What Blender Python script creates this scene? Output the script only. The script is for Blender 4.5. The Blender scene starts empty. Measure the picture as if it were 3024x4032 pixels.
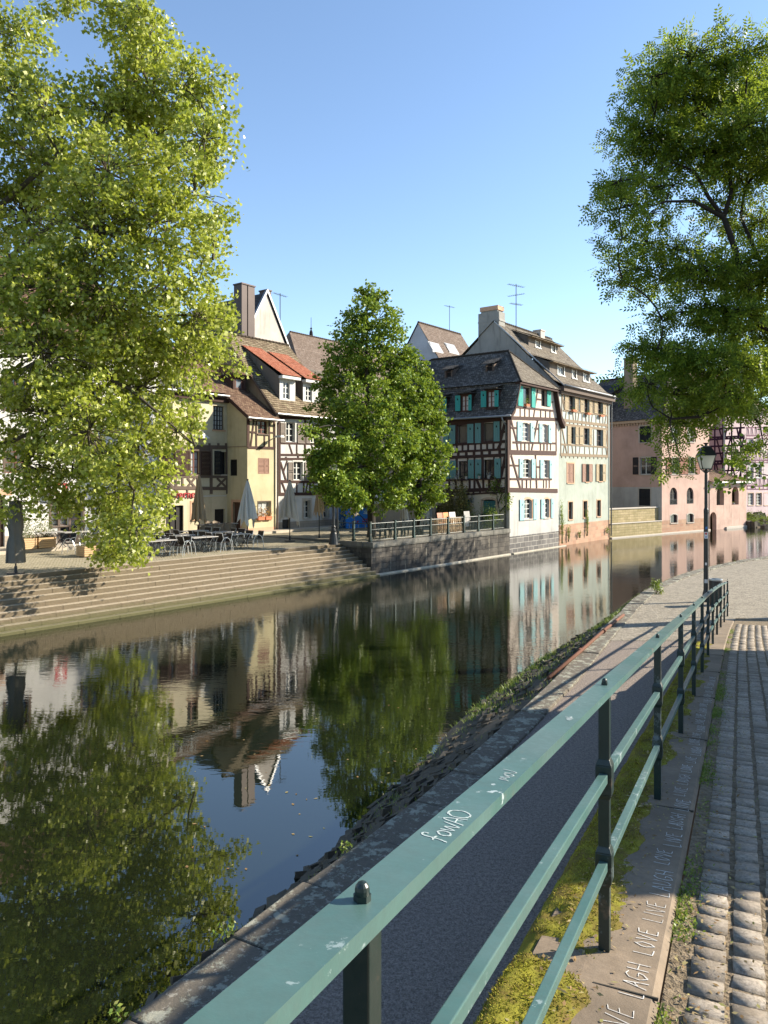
import bpy, bmesh, math, random
import numpy as np
from mathutils import Vector, Matrix
rnd = random.Random(7)
S = bpy.context.scene
COL = S.collection
EXPOSURE, PLANE_D, ASH_D = 1.55, 2.5, 6.0
CX, HY, FL, CZ = 1512.0, 1896.0, 3029.0, 4.9      # the camera: principal column, horizon row, focal length (photo pixels), height over the water

# ------------------------------------------------------------------ frames
class Fr:
    def __init__(self, ox, oy, tx, ty):
        L = math.hypot(tx, ty)
        self.o = (ox, oy); self.t = (tx/L, ty/L); self.m = (-ty/L, tx/L)
        self.ang = math.atan2(ty, tx)
    def w(self, s, k):
        return (self.o[0]+self.t[0]*s+self.m[0]*k, self.o[1]+self.t[1]*s+self.m[1]*k)
    def inv(self, x, y):
        dx, dy = x-self.o[0], y-self.o[1]
        return (dx*self.t[0]+dy*self.t[1], dx*self.m[0]+dy*self.m[1])
    def onk(self, px, py, k):
        a = (px-CX)/FL
        om = self.o[0]*self.m[0]+self.o[1]*self.m[1]; ot = self.o[0]*self.t[0]+self.o[1]*self.t[1]
        lam = (k+om)/(a*self.m[0]+self.m[1])
        return lam*(a*self.t[0]+self.t[1])-ot, CZ+lam*(HY-py)/FL
    def ons(self, px, py, s):
        a = (px-CX)/FL
        om = self.o[0]*self.m[0]+self.o[1]*self.m[1]; ot = self.o[0]*self.t[0]+self.o[1]*self.t[1]
        lam = (s+ot)/(a*self.t[0]+self.t[1])
        return lam*(a*self.m[0]+self.m[1])-om, CZ+lam*(HY-py)/FL
BANK = Fr(8.48, 51.9, .61, .7924)                  # along the far waterline, k = metres inland
PINK = Fr(25.9, 71.7, .766, .643)                  # the pink house beyond the bend
WORLD = Fr(0, 0, 1, 0)
RAIL = Fr(-.5306, 0, .4202, .9075)                 # along the green railing; k<0 is the street side
def at_depth(px, py, d): return ((px-CX)/FL*d, d, CZ+(HY-py)/FL*d)
def at_z(px, py, z):
    d = FL*(CZ-z)/(py-HY)
    return ((px-CX)/FL*d, d, z)

# ------------------------------------------------------------------ objects
OFF = {}
def props(o, label=None, cat=None, group=None, kind=None):
    if label: o['label'] = label
    if cat: o['category'] = cat
    if group: o['group'] = group
    if kind: o['kind'] = kind
    return o
def thing(name, label, cat, fr=WORLD, s=0, k=0, z=0, group=None, rot=0):
    o = bpy.data.objects.new(name, None); COL.objects.link(o)
    x, y = fr.w(s, k)
    o.location = (x, y, z); o.rotation_euler = (0, 0, fr.ang+rot)
    o.empty_display_size = .3
    OFF[o.name] = (s, k, z)
    return props(o, label, cat, group)
def copy_tree(o, parent=None):
    c = o.copy(); COL.objects.link(c)
    if parent: c.parent = parent
    for ch in list(o.children): copy_tree(ch, c)
    return c

class MB:
    def __init__(self): self.v = []; self.f = []; self.mi = []; self.uv = {}
    def poly(self, pts, mi=0, uv=None):
        n = len(self.v); self.v += [tuple(p) for p in pts]
        self.f.append(tuple(range(n, n+len(pts)))); self.mi.append(mi)
        if uv: self.uv[len(self.f)-1] = uv
    def hexa(self, c, mi=0):
        n = len(self.v); self.v += [tuple(p) for p in c]
        for q in ((0,3,2,1),(4,5,6,7),(0,1,5,4),(1,2,6,5),(2,3,7,6),(3,0,4,7)):
            self.f.append(tuple(n+i for i in q)); self.mi.append(mi)
    def box(self, x0, x1, y0, y1, z0, z1, mi=0):
        self.hexa([(x0,y0,z0),(x1,y0,z0),(x1,y1,z0),(x0,y1,z0),(x0,y0,z1),(x1,y0,z1),(x1,y1,z1),(x0,y1,z1)], mi)
    def bar(self, p, q, w, h, up=(0,0,1), mi=0):
        p, q = Vector(p), Vector(q); d = (q-p).normalized(); u = Vector(up)
        a = d.cross(u)
        if a.length < 1e-4: a = d.cross(Vector((1,0,0)))
        a.normalize(); b = a.cross(d).normalized()
        a *= w/2; b *= h/2
        self.hexa([p-a-b, q-a-b, q+a-b, p+a-b, p-a+b, q-a+b, q+a+b, p+a+b], mi)
    def tube(self, pts, r, n=8, mi=0, cap=True):
        pts = [Vector(p) for p in pts]
        rs = r if isinstance(r, (list, tuple)) else [r]*len(pts)
        base = len(self.v); prev = None
        for i, p in enumerate(pts):
            d = (pts[min(i+1, len(pts)-1)]-pts[max(i-1, 0)])
            d = d.normalized() if d.length > 1e-9 else Vector((0,0,1))
            if prev is None:
                a = d.cross(Vector((0,0,1)) if abs(d.z) < .9 else Vector((1,0,0))).normalized()
            else:
                a = prev-d*prev.dot(d)
                a = a.normalized() if a.length > 1e-6 else d.orthogonal().normalized()
            prev = a; b = d.cross(a)
            for j in range(n):
                t = 2*math.pi*j/n
                self.v.append(tuple(p+(a*math.cos(t)+b*math.sin(t))*rs[i]))
        for i in range(len(pts)-1):
            for j in range(n):
                k = (j+1) % n
                self.f.append((base+i*n+j, base+i*n+k, base+(i+1)*n+k, base+(i+1)*n+j)); self.mi.append(mi)
        if cap:
            self.f.append(tuple(base+j for j in range(n))[::-1]); self.mi.append(mi)
            self.f.append(tuple(base+(len(pts)-1)*n+j for j in range(n))); self.mi.append(mi)
    def lathe(self, c, prof, n=16, mi=0, rot=0):
        base = len(self.v)
        for r, z in prof:
            for j in range(n):
                t = 2*math.pi*j/n+rot
                self.v.append((c[0]+r*math.cos(t), c[1]+r*math.sin(t), c[2]+z))
        for i in range(len(prof)-1):
            for j in range(n):
                k = (j+1) % n
                self.f.append((base+i*n+j, base+i*n+k, base+(i+1)*n+k, base+(i+1)*n+j)); self.mi.append(mi)
        self.f.append(tuple(base+j for j in range(n))[::-1]); self.mi.append(mi)
        self.f.append(tuple(base+(len(prof)-1)*n+j for j in range(n))); self.mi.append(mi)
    def build(self, name, mats, parent=None, smooth=False, bevel=0, recalc=True, off=None):
        if off is None: off = OFF.get(parent.name, (0,0,0)) if parent else (0,0,0)
        me = bpy.data.meshes.new(name)
        me.from_pydata([(x-off[0], y-off[1], z-off[2]) for x, y, z in self.v], [], self.f)
        if not isinstance(mats, (list, tuple)): mats = [mats]
        for m in mats: me.materials.append(m)
        if len(mats) > 1: me.polygons.foreach_set('material_index', self.mi)
        if self.uv:
            l = me.uv_layers.new(name='UVMap')
            for i, uvs in self.uv.items():
                p = me.polygons[i]
                for j, li in enumerate(p.loop_indices): l.data[li].uv = uvs[j]
        if recalc and len(self.f) < 60000:
            b = bmesh.new(); b.from_mesh(me); bmesh.ops.recalc_face_normals(b, faces=b.faces); b.to_mesh(me); b.free()
        if smooth: me.polygons.foreach_set('use_smooth', [True]*len(me.polygons))
        o = bpy.data.objects.new(name, me); COL.objects.link(o)
        if parent: o.parent = parent
        OFF[o.name] = off
        if bevel:
            md = o.modifiers.new('edge', 'BEVEL'); md.width = bevel; md.segments = 2; md.limit_method = 'ANGLE'
        return o
def struct(o, label=None):
    o['kind'] = 'structure'
    if label: o['label'] = label
    return o
def np_mesh(name, V, F, mat, parent=None, off=None, smooth=False):
    """V (n,3), F (m,k) arrays of equal sized polygons"""
    if off is None: off = OFF.get(parent.name, (0,0,0)) if parent else (0,0,0)
    V = np.asarray(V, dtype=np.float32)-np.asarray(off, dtype=np.float32)
    F = np.asarray(F, dtype=np.int32); m, k = F.shape
    me = bpy.data.meshes.new(name)
    me.vertices.add(len(V)); me.vertices.foreach_set('co', V.ravel())
    me.loops.add(m*k); me.loops.foreach_set('vertex_index', F.ravel())
    me.polygons.add(m); me.polygons.foreach_set('loop_start', np.arange(0, m*k, k, dtype=np.int32))
    me.polygons.foreach_set('loop_total', np.full(m, k, dtype=np.int32))
    me.materials.append(mat); me.update(); me.validate()
    if smooth: me.polygons.foreach_set('use_smooth', [True]*m)
    o = bpy.data.objects.new(name, me); COL.objects.link(o)
    if parent: o.parent = parent
    OFF[o.name] = tuple(off)
    return o

# ------------------------------------------------------------------ materials
MAT = {}
class NT:
    def __init__(self, name):
        self.m = bpy.data.materials.new(name); self.m.use_nodes = True
        self.t = self.m.node_tree; self.n = self.t.nodes; self.n.clear()
        self.out = self.n.new('ShaderNodeOutputMaterial')
    def N(self, typ, **kw):
        n = self.n.new('ShaderNode'+typ)
        ins = kw.pop('ins', {})
        for a, b in kw.items(): setattr(n, a, b)
        for a, b in ins.items(): self.set(n, a, b)
        return n
    def set(self, n, sock, val):
        s = n.inputs[sock]
        if hasattr(val, 'is_linked') or isinstance(val, bpy.types.NodeSocket): self.t.links.new(val, s)
        elif isinstance(val, (tuple, list)) and len(val) == 3 and s.type == 'RGBA': s.default_value = (*val, 1)
        else: s.default_value = val
    def coord(self, kind='Object'): return self.N('TexCoord').outputs[kind]
    def mapping(self, vec, scale=(1,1,1), rot=(0,0,0), loc=(0,0,0)):
        return self.N('Mapping', ins={'Vector': vec, 'Scale': scale, 'Rotation': rot, 'Location': loc}).outputs[0]
    def noise(self, vec, scale, detail=4, rough=.55, out='Fac', dist=0):
        return self.N('TexNoise', ins={'Vector': vec, 'Scale': scale, 'Detail': detail, 'Roughness': rough, 'Distortion': dist}).outputs[out]
    def ramp(self, fac, stops):
        n = self.N('ValToRGB', ins={'Fac': fac}); e = n.color_ramp.elements
        while len(e) < len(stops): e.new(.5)
        for i, (p, c) in enumerate(stops):
            e[i].position = p; e[i].color = (*c, 1) if len(c) == 3 else c
        return n.outputs[0]
    def mix(self, fac, a, b, typ='MIX'):
        n = self.N('MixRGB', blend_type=typ); self.set(n, 0, fac); self.set(n, 1, a); self.set(n, 2, b); return n.outputs[0]
    def math(self, op, a, b=0.0):
        n = self.N('Math', operation=op); self.set(n, 0, a); self.set(n, 1, b); return n.outputs[0]
    def bump(self, h, strength=.3, dist=.02, nrm=None):
        n = self.N('Bump', ins={'Height': h, 'Strength': strength, 'Distance': dist})
        if nrm is not None: self.set(n, 'Normal', nrm)
        return n.outputs[0]
    def bsdf(self, col, rough=.8, nrm=None, metal=0.0, spec=.3, **kw):
        b = self.N('BsdfPrincipled'); self.set(b, 'Base Color', col); self.set(b, 'Roughness', rough); self.set(b, 'Metallic', metal)
        self.set(b, 'Specular IOR Level', spec)
        if nrm is not None: self.set(b, 'Normal', nrm)
        for a, v in kw.items(): self.set(b, a, v)
        return b.outputs[0]
    def done(self, sh):
        self.t.links.new(sh, self.out.inputs[0]); return self.m
    def stonevec(self):
        """(x+y, z) of object space: courses run round corners"""
        sx = self.N('SeparateXYZ', ins={0: self.coord()})
        a = self.math('ADD', sx.outputs[0], sx.outputs[1])
        return self.N('CombineXYZ', ins={0: a, 1: sx.outputs[2]}).outputs[0]
def sc(c, f): return tuple(min(1, x*f) for x in c)
def m_simple(name, col, rough=.7, var=.15, scale=6, bump=.15, metal=0.0, spec=.3):
    n = NT(name); v = n.coord(); a = n.noise(v, scale, 5)
    c = n.mix(a, sc(col, 1-var), sc(col, 1+var))
    h = n.noise(v, scale*8, 4)
    return n.done(n.bsdf(c, rough, n.bump(h, bump, .01), metal, spec))
def m_plaster(name, col, stain=(.5,.42,.33), amount=.6, scale=.5):
    n = NT(name); v = n.coord()
    big = n.noise(v, scale, 6, .65); mid = n.noise(v, 3.5, 5, .6); fine = n.noise(v, 40, 3)
    st = n.noise(n.mapping(v, (2.2,2.2,.25)), 1.3, 5, .6)
    c = n.mix(n.ramp(big, [(.40,(0,0,0)),(.66,(1,1,1))]), col, sc(col, .76))
    c = n.mix(n.math('MULTIPLY', n.ramp(st, [(.55,(0,0,0)),(.8,(1,1,1))]), amount), c, stain, 'MULTIPLY')
    c = n.mix(n.math('MULTIPLY', mid, .22), c, sc(col, .7))
    h = n.math('ADD', n.math('MULTIPLY', mid, .8), n.math('MULTIPLY', fine, .3))
    return n.done(n.bsdf(c, .9, n.bump(h, .35, .03), 0.0, .15))
def m_wood(name, col, var=.35, grain=(1,1,8)):
    n = NT(name); v = n.coord()
    g = n.noise(n.mapping(v, (6,6,6)), 2.2, 5, .65); b = n.noise(v, .9, 3)
    c = n.mix(g, sc(col, 1-var), sc(col, 1+var)); c = n.mix(n.math('MULTIPLY', b, .4), c, sc(col, 1.5))
    return n.done(n.bsdf(c, .8, n.bump(g, .4, .02), 0.0, .2))
def m_tiles(name, c1, c2, c3, w=.19, h=.17, moss=None):
    """plain tile roof; UV in metres; every tile its own tone"""
    n = NT(name); uv = n.coord('UV')
    br = n.N('TexBrick', offset=.5, ins={'Vector': uv, 'Color1': (0,0,0), 'Color2': (1,1,1), 'Mortar': (.5,.5,.5), 'Scale': 1.0,
             'Mortar Size': .012, 'Mortar Smooth': .3, 'Bias': 0.0, 'Brick Width': w, 'Row Height': h})
    tone = br.outputs[0]
    nb = n.noise(uv, .55, 5, .6); nm = n.noise(uv, 9, 4)
    c = n.ramp(tone, [(0,c1),(.5,c2),(1,c3)])
    c = n.mix(n.ramp(nb, [(.38,(0,0,0)),(.68,(1,1,1))]), c, n.mix(.5, c, c1))
    if moss: c = n.mix(n.ramp(n.noise(uv, 1.6, 6, .7), [(.5,(0,0,0)),(.72,(.8,.8,.8))]), c, moss)
    c = n.mix(n.math('MULTIPLY', nm, .35), c, sc(c1, .6))
    c = n.mix(br.outputs[1], c, sc(c1, .3))
    hgt = n.math('SUBTRACT', n.math('MULTIPLY', nm, .5), br.outputs[1])
    hgt = n.math('ADD', hgt, n.math('MULTIPLY', tone, .6))
    return n.done(n.bsdf(c, .85, n.bump(hgt, .7, .03), 0.0, .2))
def m_blocks(name, c1, c2, mortar, w=.55, h=.28, stain=None, stain_amt=.6, joint=.012, bump=.8, streak=None):
    n = NT(name); v = n.stonevec(); o = n.coord()
    vw = n.N('VectorMath', operation='ADD', ins={0: v, 1: n.mapping(n.noise(o, 1.5, 3, .5, 'Color'), (.08,.05,0))}).outputs[0]
    br = n.N('TexBrick', offset=.5, ins={'Vector': vw, 'Color1': (0,0,0), 'Color2': (1,1,1), 'Mortar': (.5,.5,.5), 'Scale': 1.0,
             'Mortar Size': joint, 'Mortar Smooth': .4, 'Bias': 0.0, 'Brick Width': w, 'Row Height': h})
    a = n.noise(o, 6, 6, .65); big = n.noise(o, .7, 6, .65)
    st = n.noise(n.mapping(o, (1.6,1.6,.22)), 1.2, 6, .7)
    c = n.mix(br.outputs[0], c1, c2)
    c = n.mix(n.math('MULTIPLY', a, .5), c, sc(c1, .55))
    c = n.mix(br.outputs[1], c, mortar)
    if stain: c = n.mix(n.math('MULTIPLY', n.ramp(n.mix(.5, st, big), [(.4,(0,0,0)),(.62,(1,1,1))]), stain_amt), c, stain)
    if streak:
        sk = n.noise(n.mapping(o, (2.6,2.6,.12)), 1.5, 6, .7); c = n.mix(n.math('MULTIPLY', n.ramp(n.mix(.3, sk, a), [(.55,(0,0,0)),(.66,(1,1,1))]), .7), c, streak)
    h_ = n.math('SUBTRACT', n.math('MULTIPLY', a, .7), br.outputs[1])
    return n.done(n.bsdf(c, .9, n.bump(h_, bump, .03), 0.0, .2))
def m_leaf(name, cols, trans=.38, rough=.45, spec=.35):
    n = NT(name); g = n.N('NewGeometry')
    r = g.outputs['Random Per Island']
    c = n.ramp(r, [(i/(len(cols)-1), x) for i, x in enumerate(cols)])
    big = n.noise(n.coord(), .35, 3)
    c = n.mix(n.math('MULTIPLY', big, .3), c, sc(cols[0], .8))
    p = n.bsdf(c, rough, None, 0.0, spec)
    tc = n.mix(.5, c, (.28,.34,.03))
    t = n.N('BsdfTranslucent', ins={'Color': tc}).outputs[0]
    mx = n.N('MixShader', ins={0: trans, 1: p, 2: t}).outputs[0]
    return n.done(mx)
def m_glass(name, tint=(.012,.014,.016), rough=.06):
    n = NT(name)
    w = n.noise(n.coord(), 1.2, 2)
    return n.done(n.bsdf(n.mix(w, tint, sc(tint, 2.5)), rough, n.bump(w, .06, .02), 0.0, .6))
def m_louvre(name, col, pitch=.055):
    n = NT(name); v = n.coord(); z = n.N('SeparateXYZ', ins={0: v}).outputs[2]
    w = n.math('FRACT', n.math('DIVIDE', z, pitch))
    a = n.noise(v, 5, 4)
    c = n.mix(a, sc(col, .75), sc(col, 1.2))
    return n.done(n.bsdf(c, .6, n.bump(w, 1.0, .025), 0.0, .3))
# ------------------------------------------------------------------ camera, sun, sky
cam = bpy.data.cameras.new('camera'); co = bpy.data.objects.new('camera', cam); COL.objects.link(co)
co.location = (0, 0, CZ); co.rotation_euler = (math.radians(90), 0, 0)
cam.sensor_fit = 'VERTICAL'; cam.sensor_height = 36; cam.lens = 36*FL/4032
cam.shift_y = -(2016-HY)/4032; cam.clip_start = .05; cam.clip_end = 2000
S.camera = co
SUN_EL = math.radians(28); SUN_AZ = math.atan2(.977, .21)      # clockwise from +Y
sd = Vector((math.sin(SUN_AZ)*math.cos(SUN_EL), math.cos(SUN_AZ)*math.cos(SUN_EL), math.sin(SUN_EL)))
sl = bpy.data.lights.new('sun', 'SUN'); sl.energy = 4.3; sl.angle = math.radians(.53); sl.color = (1, .9, .74)
so = bpy.data.objects.new('sun', sl); COL.objects.link(so); so.rotation_euler = sd.to_track_quat('Z', 'Y').to_euler(); so.location = (40, 10, 40)
wd = bpy.data.worlds.new('World'); S.world = wd; wd.use_nodes = True
wn = wd.node_tree; wn.nodes.clear()
sky = wn.nodes.new('ShaderNodeTexSky'); sky.sky_type = 'NISHITA'; sky.sun_disc = False
sky.sun_elevation = SUN_EL; sky.sun_rotation = SUN_AZ; sky.altitude = 200; sky.air_density = 1.0; sky.dust_density = .12; sky.ozone_density = 2.0
bg = wn.nodes.new('ShaderNodeBackground'); bg.inputs[1].default_value = .093
wo = wn.nodes.new('ShaderNodeOutputWorld')
wn.links.new(sky.outputs[0], bg.inputs[0]); wn.links.new(bg.outputs[0], wo.inputs[0])
S.view_settings.view_transform = 'Standard'; S.view_settings.look = 'None'; S.view_settings.exposure = EXPOSURE; S.view_settings.gamma = 1
S.cycles.use_denoising = True
S.cycles.max_bounces = 8; S.cycles.diffuse_bounces = 3; S.cycles.glossy_bounces = 4; S.cycles.transmission_bounces = 4
S.cycles.sample_clamp_indirect = 6

# ------------------------------------------------------------------ materials of the setting
def mk_water():
    n = NT('water'); v = n.coord()
    d1 = n.noise(n.mapping(v, (1,1,1), (0,0,.9)), .32, 2, .5)             # calm and ruffled patches
    mask = n.ramp(d1, [(.40,(.05,.05,.05)),(.62,(1,1,1))])
    r1 = n.noise(n.mapping(v, (1.0,2.6,1), (0,0,0.12)), 2.3, 3, .55, dist=.4)
    r2 = n.noise(n.mapping(v, (1.0,2.4,1), (0,0,-.2)), 7.5, 2, .5)
    h = n.math('ADD', n.math('MULTIPLY', r1, 1.0), n.math('MULTIPLY', n.math('MULTIPLY', r2, mask), .26))
    swell = n.noise(n.mapping(v, (1,1.6,1)), .5, 2)
    h = n.math('ADD', h, n.math('MULTIPLY', swell, 1.2))
    c = n.mix(n.noise(v, .12, 3), (.006,.009,.004), (.010,.013,.006))
    yy = n.N('SeparateXYZ', ins={0: v}).outputs[1]
    far = n.N('MapRange', interpolation_type='SMOOTHSTEP', ins={'Value': yy, 'From Min': 9.0, 'From Max': 26.0, 'To Min': .07, 'To Max': 1.0}).outputs[0]
    b = n.bsdf(c, .008, n.bump(n.math('MULTIPLY', h, far), .06, .05), 0.0, .5)
    n.n['Principled BSDF'].inputs['IOR'].default_value = 2.2
    return n.done(b)
MAT['water'] = mk_water()
def mk_gravel(name, c1, c2, sc_=60):
    n = NT(name); v = n.coord()
    a = n.ramp(n.mix(.55, n.noise(v, sc_, 3, .6), n.noise(v, sc_*.4, 4, .8)), [(.40,(0,0,0)),(.60,(1,1,1))]); b = n.noise(v, .9, 5, .6); s = n.N('TexVoronoi', ins={'Vector': v, 'Scale': sc_*1.4}).outputs[0]
    c = n.mix(a, c1, c2); c = n.mix(n.math('MULTIPLY', b, .35), c, sc(c1, .8))
    sp = n.ramp(n.noise(v, 26, 2), [(.74,(0,0,0)),(.78,(1,1,1))])
    c = n.mix(n.math('MULTIPLY', sp, .5), c, (.42,.4,.36))
    h = n.math('ADD', a, n.math('MULTIPLY', s, .6))
    return n.done(n.bsdf(c, .9, n.bump(h, .7, .012), 0.0, .25))
MAT['asphalt'] = mk_gravel('asphalt', (.12,.10,.085), (.36,.30,.255), 60)
MAT['plaza'] = mk_gravel('plaza_gravel', (.15,.13,.10), (.36,.32,.255), 16)
MAT['earth'] = mk_gravel('earth', (.06,.045,.028), (.15,.11,.07), 40)
def mk_cobble(name, c1, c2, joint, w=.14, h=.11):
    n = NT(name); o = n.coord()
    br = n.N('TexBrick', offset=.5, ins={'Vector': n.N('VectorMath', operation='ADD', ins={0: o, 1: n.mapping(n.noise(o, 2.5, 3, .5, 'Color'), (.08,.08,0))}).outputs[0],
             'Color1': (0,0,0), 'Color2': (1,1,1), 'Mortar': (.5,.5,.5), 'Scale': 1.0, 'Mortar Size': .012, 'Mortar Smooth': .5, 'Brick Width': w, 'Row Height': h})
    c = n.mix(br.outputs[0], c1, c2); c = n.mix(n.math('MULTIPLY', n.noise(o, .6, 5), .5), c, sc(c1, .7))
    c = n.mix(br.outputs[1], c, joint)
    return n.done(n.bsdf(c, .85, n.bump(n.math('SUBTRACT', n.math('MULTIPLY', n.noise(o, 30, 4), .4), br.outputs[1]), .8, .02), 0.0, .25))
MAT['cobble_far'] = mk_cobble('terrace_cobble', (.27,.235,.17), (.40,.35,.26), (.17,.16,.08))
MAT['pave_far'] = m_simple('pavement', (.40,.35,.28), .85, .15, 3)
MAT['quay'] = m_blocks('quay_stone', (.055,.05,.045), (.17,.15,.125), (.05,.045,.04), .62, .30, (.024,.022,.02), .9, streak=(.34,.30,.235))
MAT['quay_cap'] = m_blocks('quay_cap_stone', (.17,.16,.14), (.28,.26,.22), (.08,.075,.06), 1.3, .5, (.06,.06,.05), .7)
def mk_step():
    n = NT('step_stone'); o = n.coord()
    a = n.noise(o, 9, 7, .75); b = n.noise(o, .5, 5, .6); d = n.noise(n.mapping(o, (.6,3,3)), 4, 6, .75)
    c = n.mix(a, (.24,.20,.15), (.53,.46,.36)); c = n.mix(n.math('MULTIPLY', b, .5), c, (.24,.185,.12))
    sx = n.N('SeparateXYZ', ins={0: o}).outputs[0]
    w = n.math('FRACT', n.math('ADD', n.math('MULTIPLY', sx, .7), n.math('MULTIPLY', n.noise(n.mapping(o, (0,2.3,6)), 1.7, 0), 9)))
    j = n.ramp(w, [(.0,(1,1,1)),(.015,(0,0,0))])
    c = n.mix(n.math('MULTIPLY', n.ramp(d, [(.55,(0,0,0)),(.7,(1,1,1))]), .65), c, (.095,.085,.055))
    c = n.mix(n.math('MULTIPLY', j, .3), c, (.10,.085,.065))
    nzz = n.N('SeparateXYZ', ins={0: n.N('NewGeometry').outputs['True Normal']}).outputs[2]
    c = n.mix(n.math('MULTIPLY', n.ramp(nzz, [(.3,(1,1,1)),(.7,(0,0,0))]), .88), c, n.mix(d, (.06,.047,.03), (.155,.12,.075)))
    zz = n.N('SeparateXYZ', ins={0: o}).outputs[2]; al = n.ramp(n.math('ADD', zz, n.math('MULTIPLY', n.math('SUBTRACT', d, .5), .5)), [(.10,(1,1,1)),(.42,(0,0,0))])
    c = n.mix(n.math('MULTIPLY', al, .75), c, (.075,.078,.03))
    return n.done(n.bsdf(c, .9, n.bump(n.math('ADD', a, d), .8, .03), 0.0, .2))
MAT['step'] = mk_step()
def mk_slab():
    n = NT('lichen_stone'); o = n.coord()
    a = n.noise(o, 14, 8, .75); li = n.ramp(n.noise(o, 5.5, 8, .72), [(.52,(0,0,0)),(.57,(1,1,1))]); li2 = n.ramp(n.noise(o, 16, 5, .7), [(.58,(0,0,0)),(.63,(1,1,1))])
    c = n.mix(a, (.065,.058,.048), (.19,.165,.13)); c = n.mix(n.math('MULTIPLY', li, .75), c, (.33,.335,.27)); c = n.mix(n.math('MULTIPLY', li2, .5), c, (.40,.385,.33))
    return n.done(n.bsdf(c, .9, n.bump(n.math('ADD', a, n.math('MULTIPLY', li, .4)), .8, .02), 0.0, .2))
MAT['slab'] = mk_slab()
def mk_sand():
    n = NT('brown_flagstone'); o = n.coord()
    a = n.noise(o, 18, 8, .7); b = n.noise(o, 1.6, 5, .6)
    c = n.mix(a, (.12,.09,.062), (.29,.225,.16)); c = n.mix(n.math('MULTIPLY', n.ramp(b, [(.4,(0,0,0)),(.62,(1,1,1))]), .65), c, (.10,.08,.058))
    return n.done(n.bsdf(c, .85, n.bump(a, .5, .008), 0.0, .25))
MAT['sand'] = mk_sand()
MAT['revet'] = m_simple('revetment_stone', (.075,.064,.048), .95, .6, 3.5, .9)
MAT['ledge'] = m_simple('concrete_ledge', (.36,.33,.27), .9, .25, 3, .4)

# ------------------------------------------------------------------ ground, water, banks
b = MB(); b.poly([(-700,-700,-1.6),(700,-700,-1.6),(700,900,-1.6),(-700,900,-1.6)]); struct(b.build('ground', MAT['earth']))
b = MB(); b.poly([(-160,-60,0),(160,-60,0),(160,260,0),(-160,260,0)]); struct(b.build('water', MAT['water']))
STEP_Z = 1.58
b = MB()                                                            # far bank: cobbled terrace
def bw(s, k, z): return (*BANK.w(s, k), z)
ss = [-60,-40,-30,-24,-20,-17,-14.9]
for i in range(len(ss)-1):
    b.poly([bw(ss[i],2.25,STEP_Z), bw(ss[i+1],2.25,STEP_Z), bw(ss[i+1],9,1.72), bw(ss[i],9,1.72)])
b.poly([bw(-60,9,1.72), bw(-14.9,9,1.72), bw(-14.9,40,1.75), bw(-60,40,1.75)])
b.poly([bw(-14.9,.05,1.70), bw(-.0,.05,1.70), bw(0,40,1.75), bw(-14.9,40,1.75)])
def local_bank(mb):
    o = BANK.w(0,0); ca, sa = BANK.t
    mb.v = [((x-o[0])*ca+(y-o[1])*sa, -(x-o[0])*sa+(y-o[1])*ca, z) for x, y, z in mb.v]
def bank_obj(mb, name, mat, **kw):
    local_bank(mb); ob = mb.build(name, mat, **kw); ob.location = (8.48, 51.9, 0); ob.rotation_euler = (0,0,BANK.ang); return ob
struct(bank_obj(b, 'terrace', MAT['cobble_far']))
b = MB(); b.poly([bw(-80,9,1.6), bw(70,9,1.6), bw(70,300,1.6), bw(-80,300,1.6)]); struct(b.build('town_ground', MAT['pave_far']))
b = MB()                                                            # raised pavement in front of the left houses
P_ = [(-60,8.6),(-22.5,8.6),(-20.3,9.6),(-14.5,9.2),(-5.5,9.3)]
for i in range(len(P_)-1):
    (s0,k0),(s1,k1) = P_[i], P_[i+1]
    b.hexa([bw(s0,k0,1.5),bw(s1,k1,1.5),bw(s1,13,1.5),bw(s0,13,1.5),bw(s0,k0,1.86),bw(s1,k1,1.86),bw(s1,13,1.86),bw(s0,13,1.86)])
struct(bank_obj(b, 'pavement', MAT['pave_far']))
# steps down to the water
b = MB(); NST = 10; SK0, SK1 = -.55, 2.25; tr = (SK1-SK0)/NST; ri = STEP_Z/(NST-.4)
r2 = random.Random(3)
for i in range(NST):
    k0 = SK0+tr*i; z1 = STEP_Z-ri*(NST-1-i)
    s = -60
    while s < -14.95:
        L = r2.uniform(.9, 1.9); e = min(s+L, -14.95); dz = r2.uniform(-.005,.005); dk = r2.uniform(-.006,.006)
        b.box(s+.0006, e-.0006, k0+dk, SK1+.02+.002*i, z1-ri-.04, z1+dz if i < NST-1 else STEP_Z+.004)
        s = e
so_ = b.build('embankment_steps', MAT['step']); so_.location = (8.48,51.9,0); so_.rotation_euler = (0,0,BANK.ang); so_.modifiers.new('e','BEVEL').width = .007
struct(so_)
# quay wall under the fenced terrace
qw = thing('quay_wall', 'dark weathered stone quay wall under the fenced terrace beside the steps', 'wall', BANK, -7.5, 0, 0)
b = MB(); b.box(-14.95, 0, -.0, .75, -.8, 1.42); b.box(-15.0,-14.9, -.02, 8.5, -.8, 1.42); b.build('wall', MAT['quay'], qw)
b = MB(); s = -14.95
while s < -.02:
    e = min(s+r2.uniform(1.1,1.7), -.0); b.box(s+.006, e-.006, -.07, .6, 1.42, 1.715+r2.uniform(-.01,.01)); s = e
b.box(-15.02,-14.9,.6,8.5,1.42,1.73)
b.build('cap_stones', MAT['quay_cap'], qw, bevel=.02)
b = MB(); b.box(-14.9,-.2,-.22,-.0,-.5,.07); b.box(0.2,8.6,-.22,-.0,-.5,.06); b.build('ledge', MAT['ledge'], qw, bevel=.02)
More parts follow.
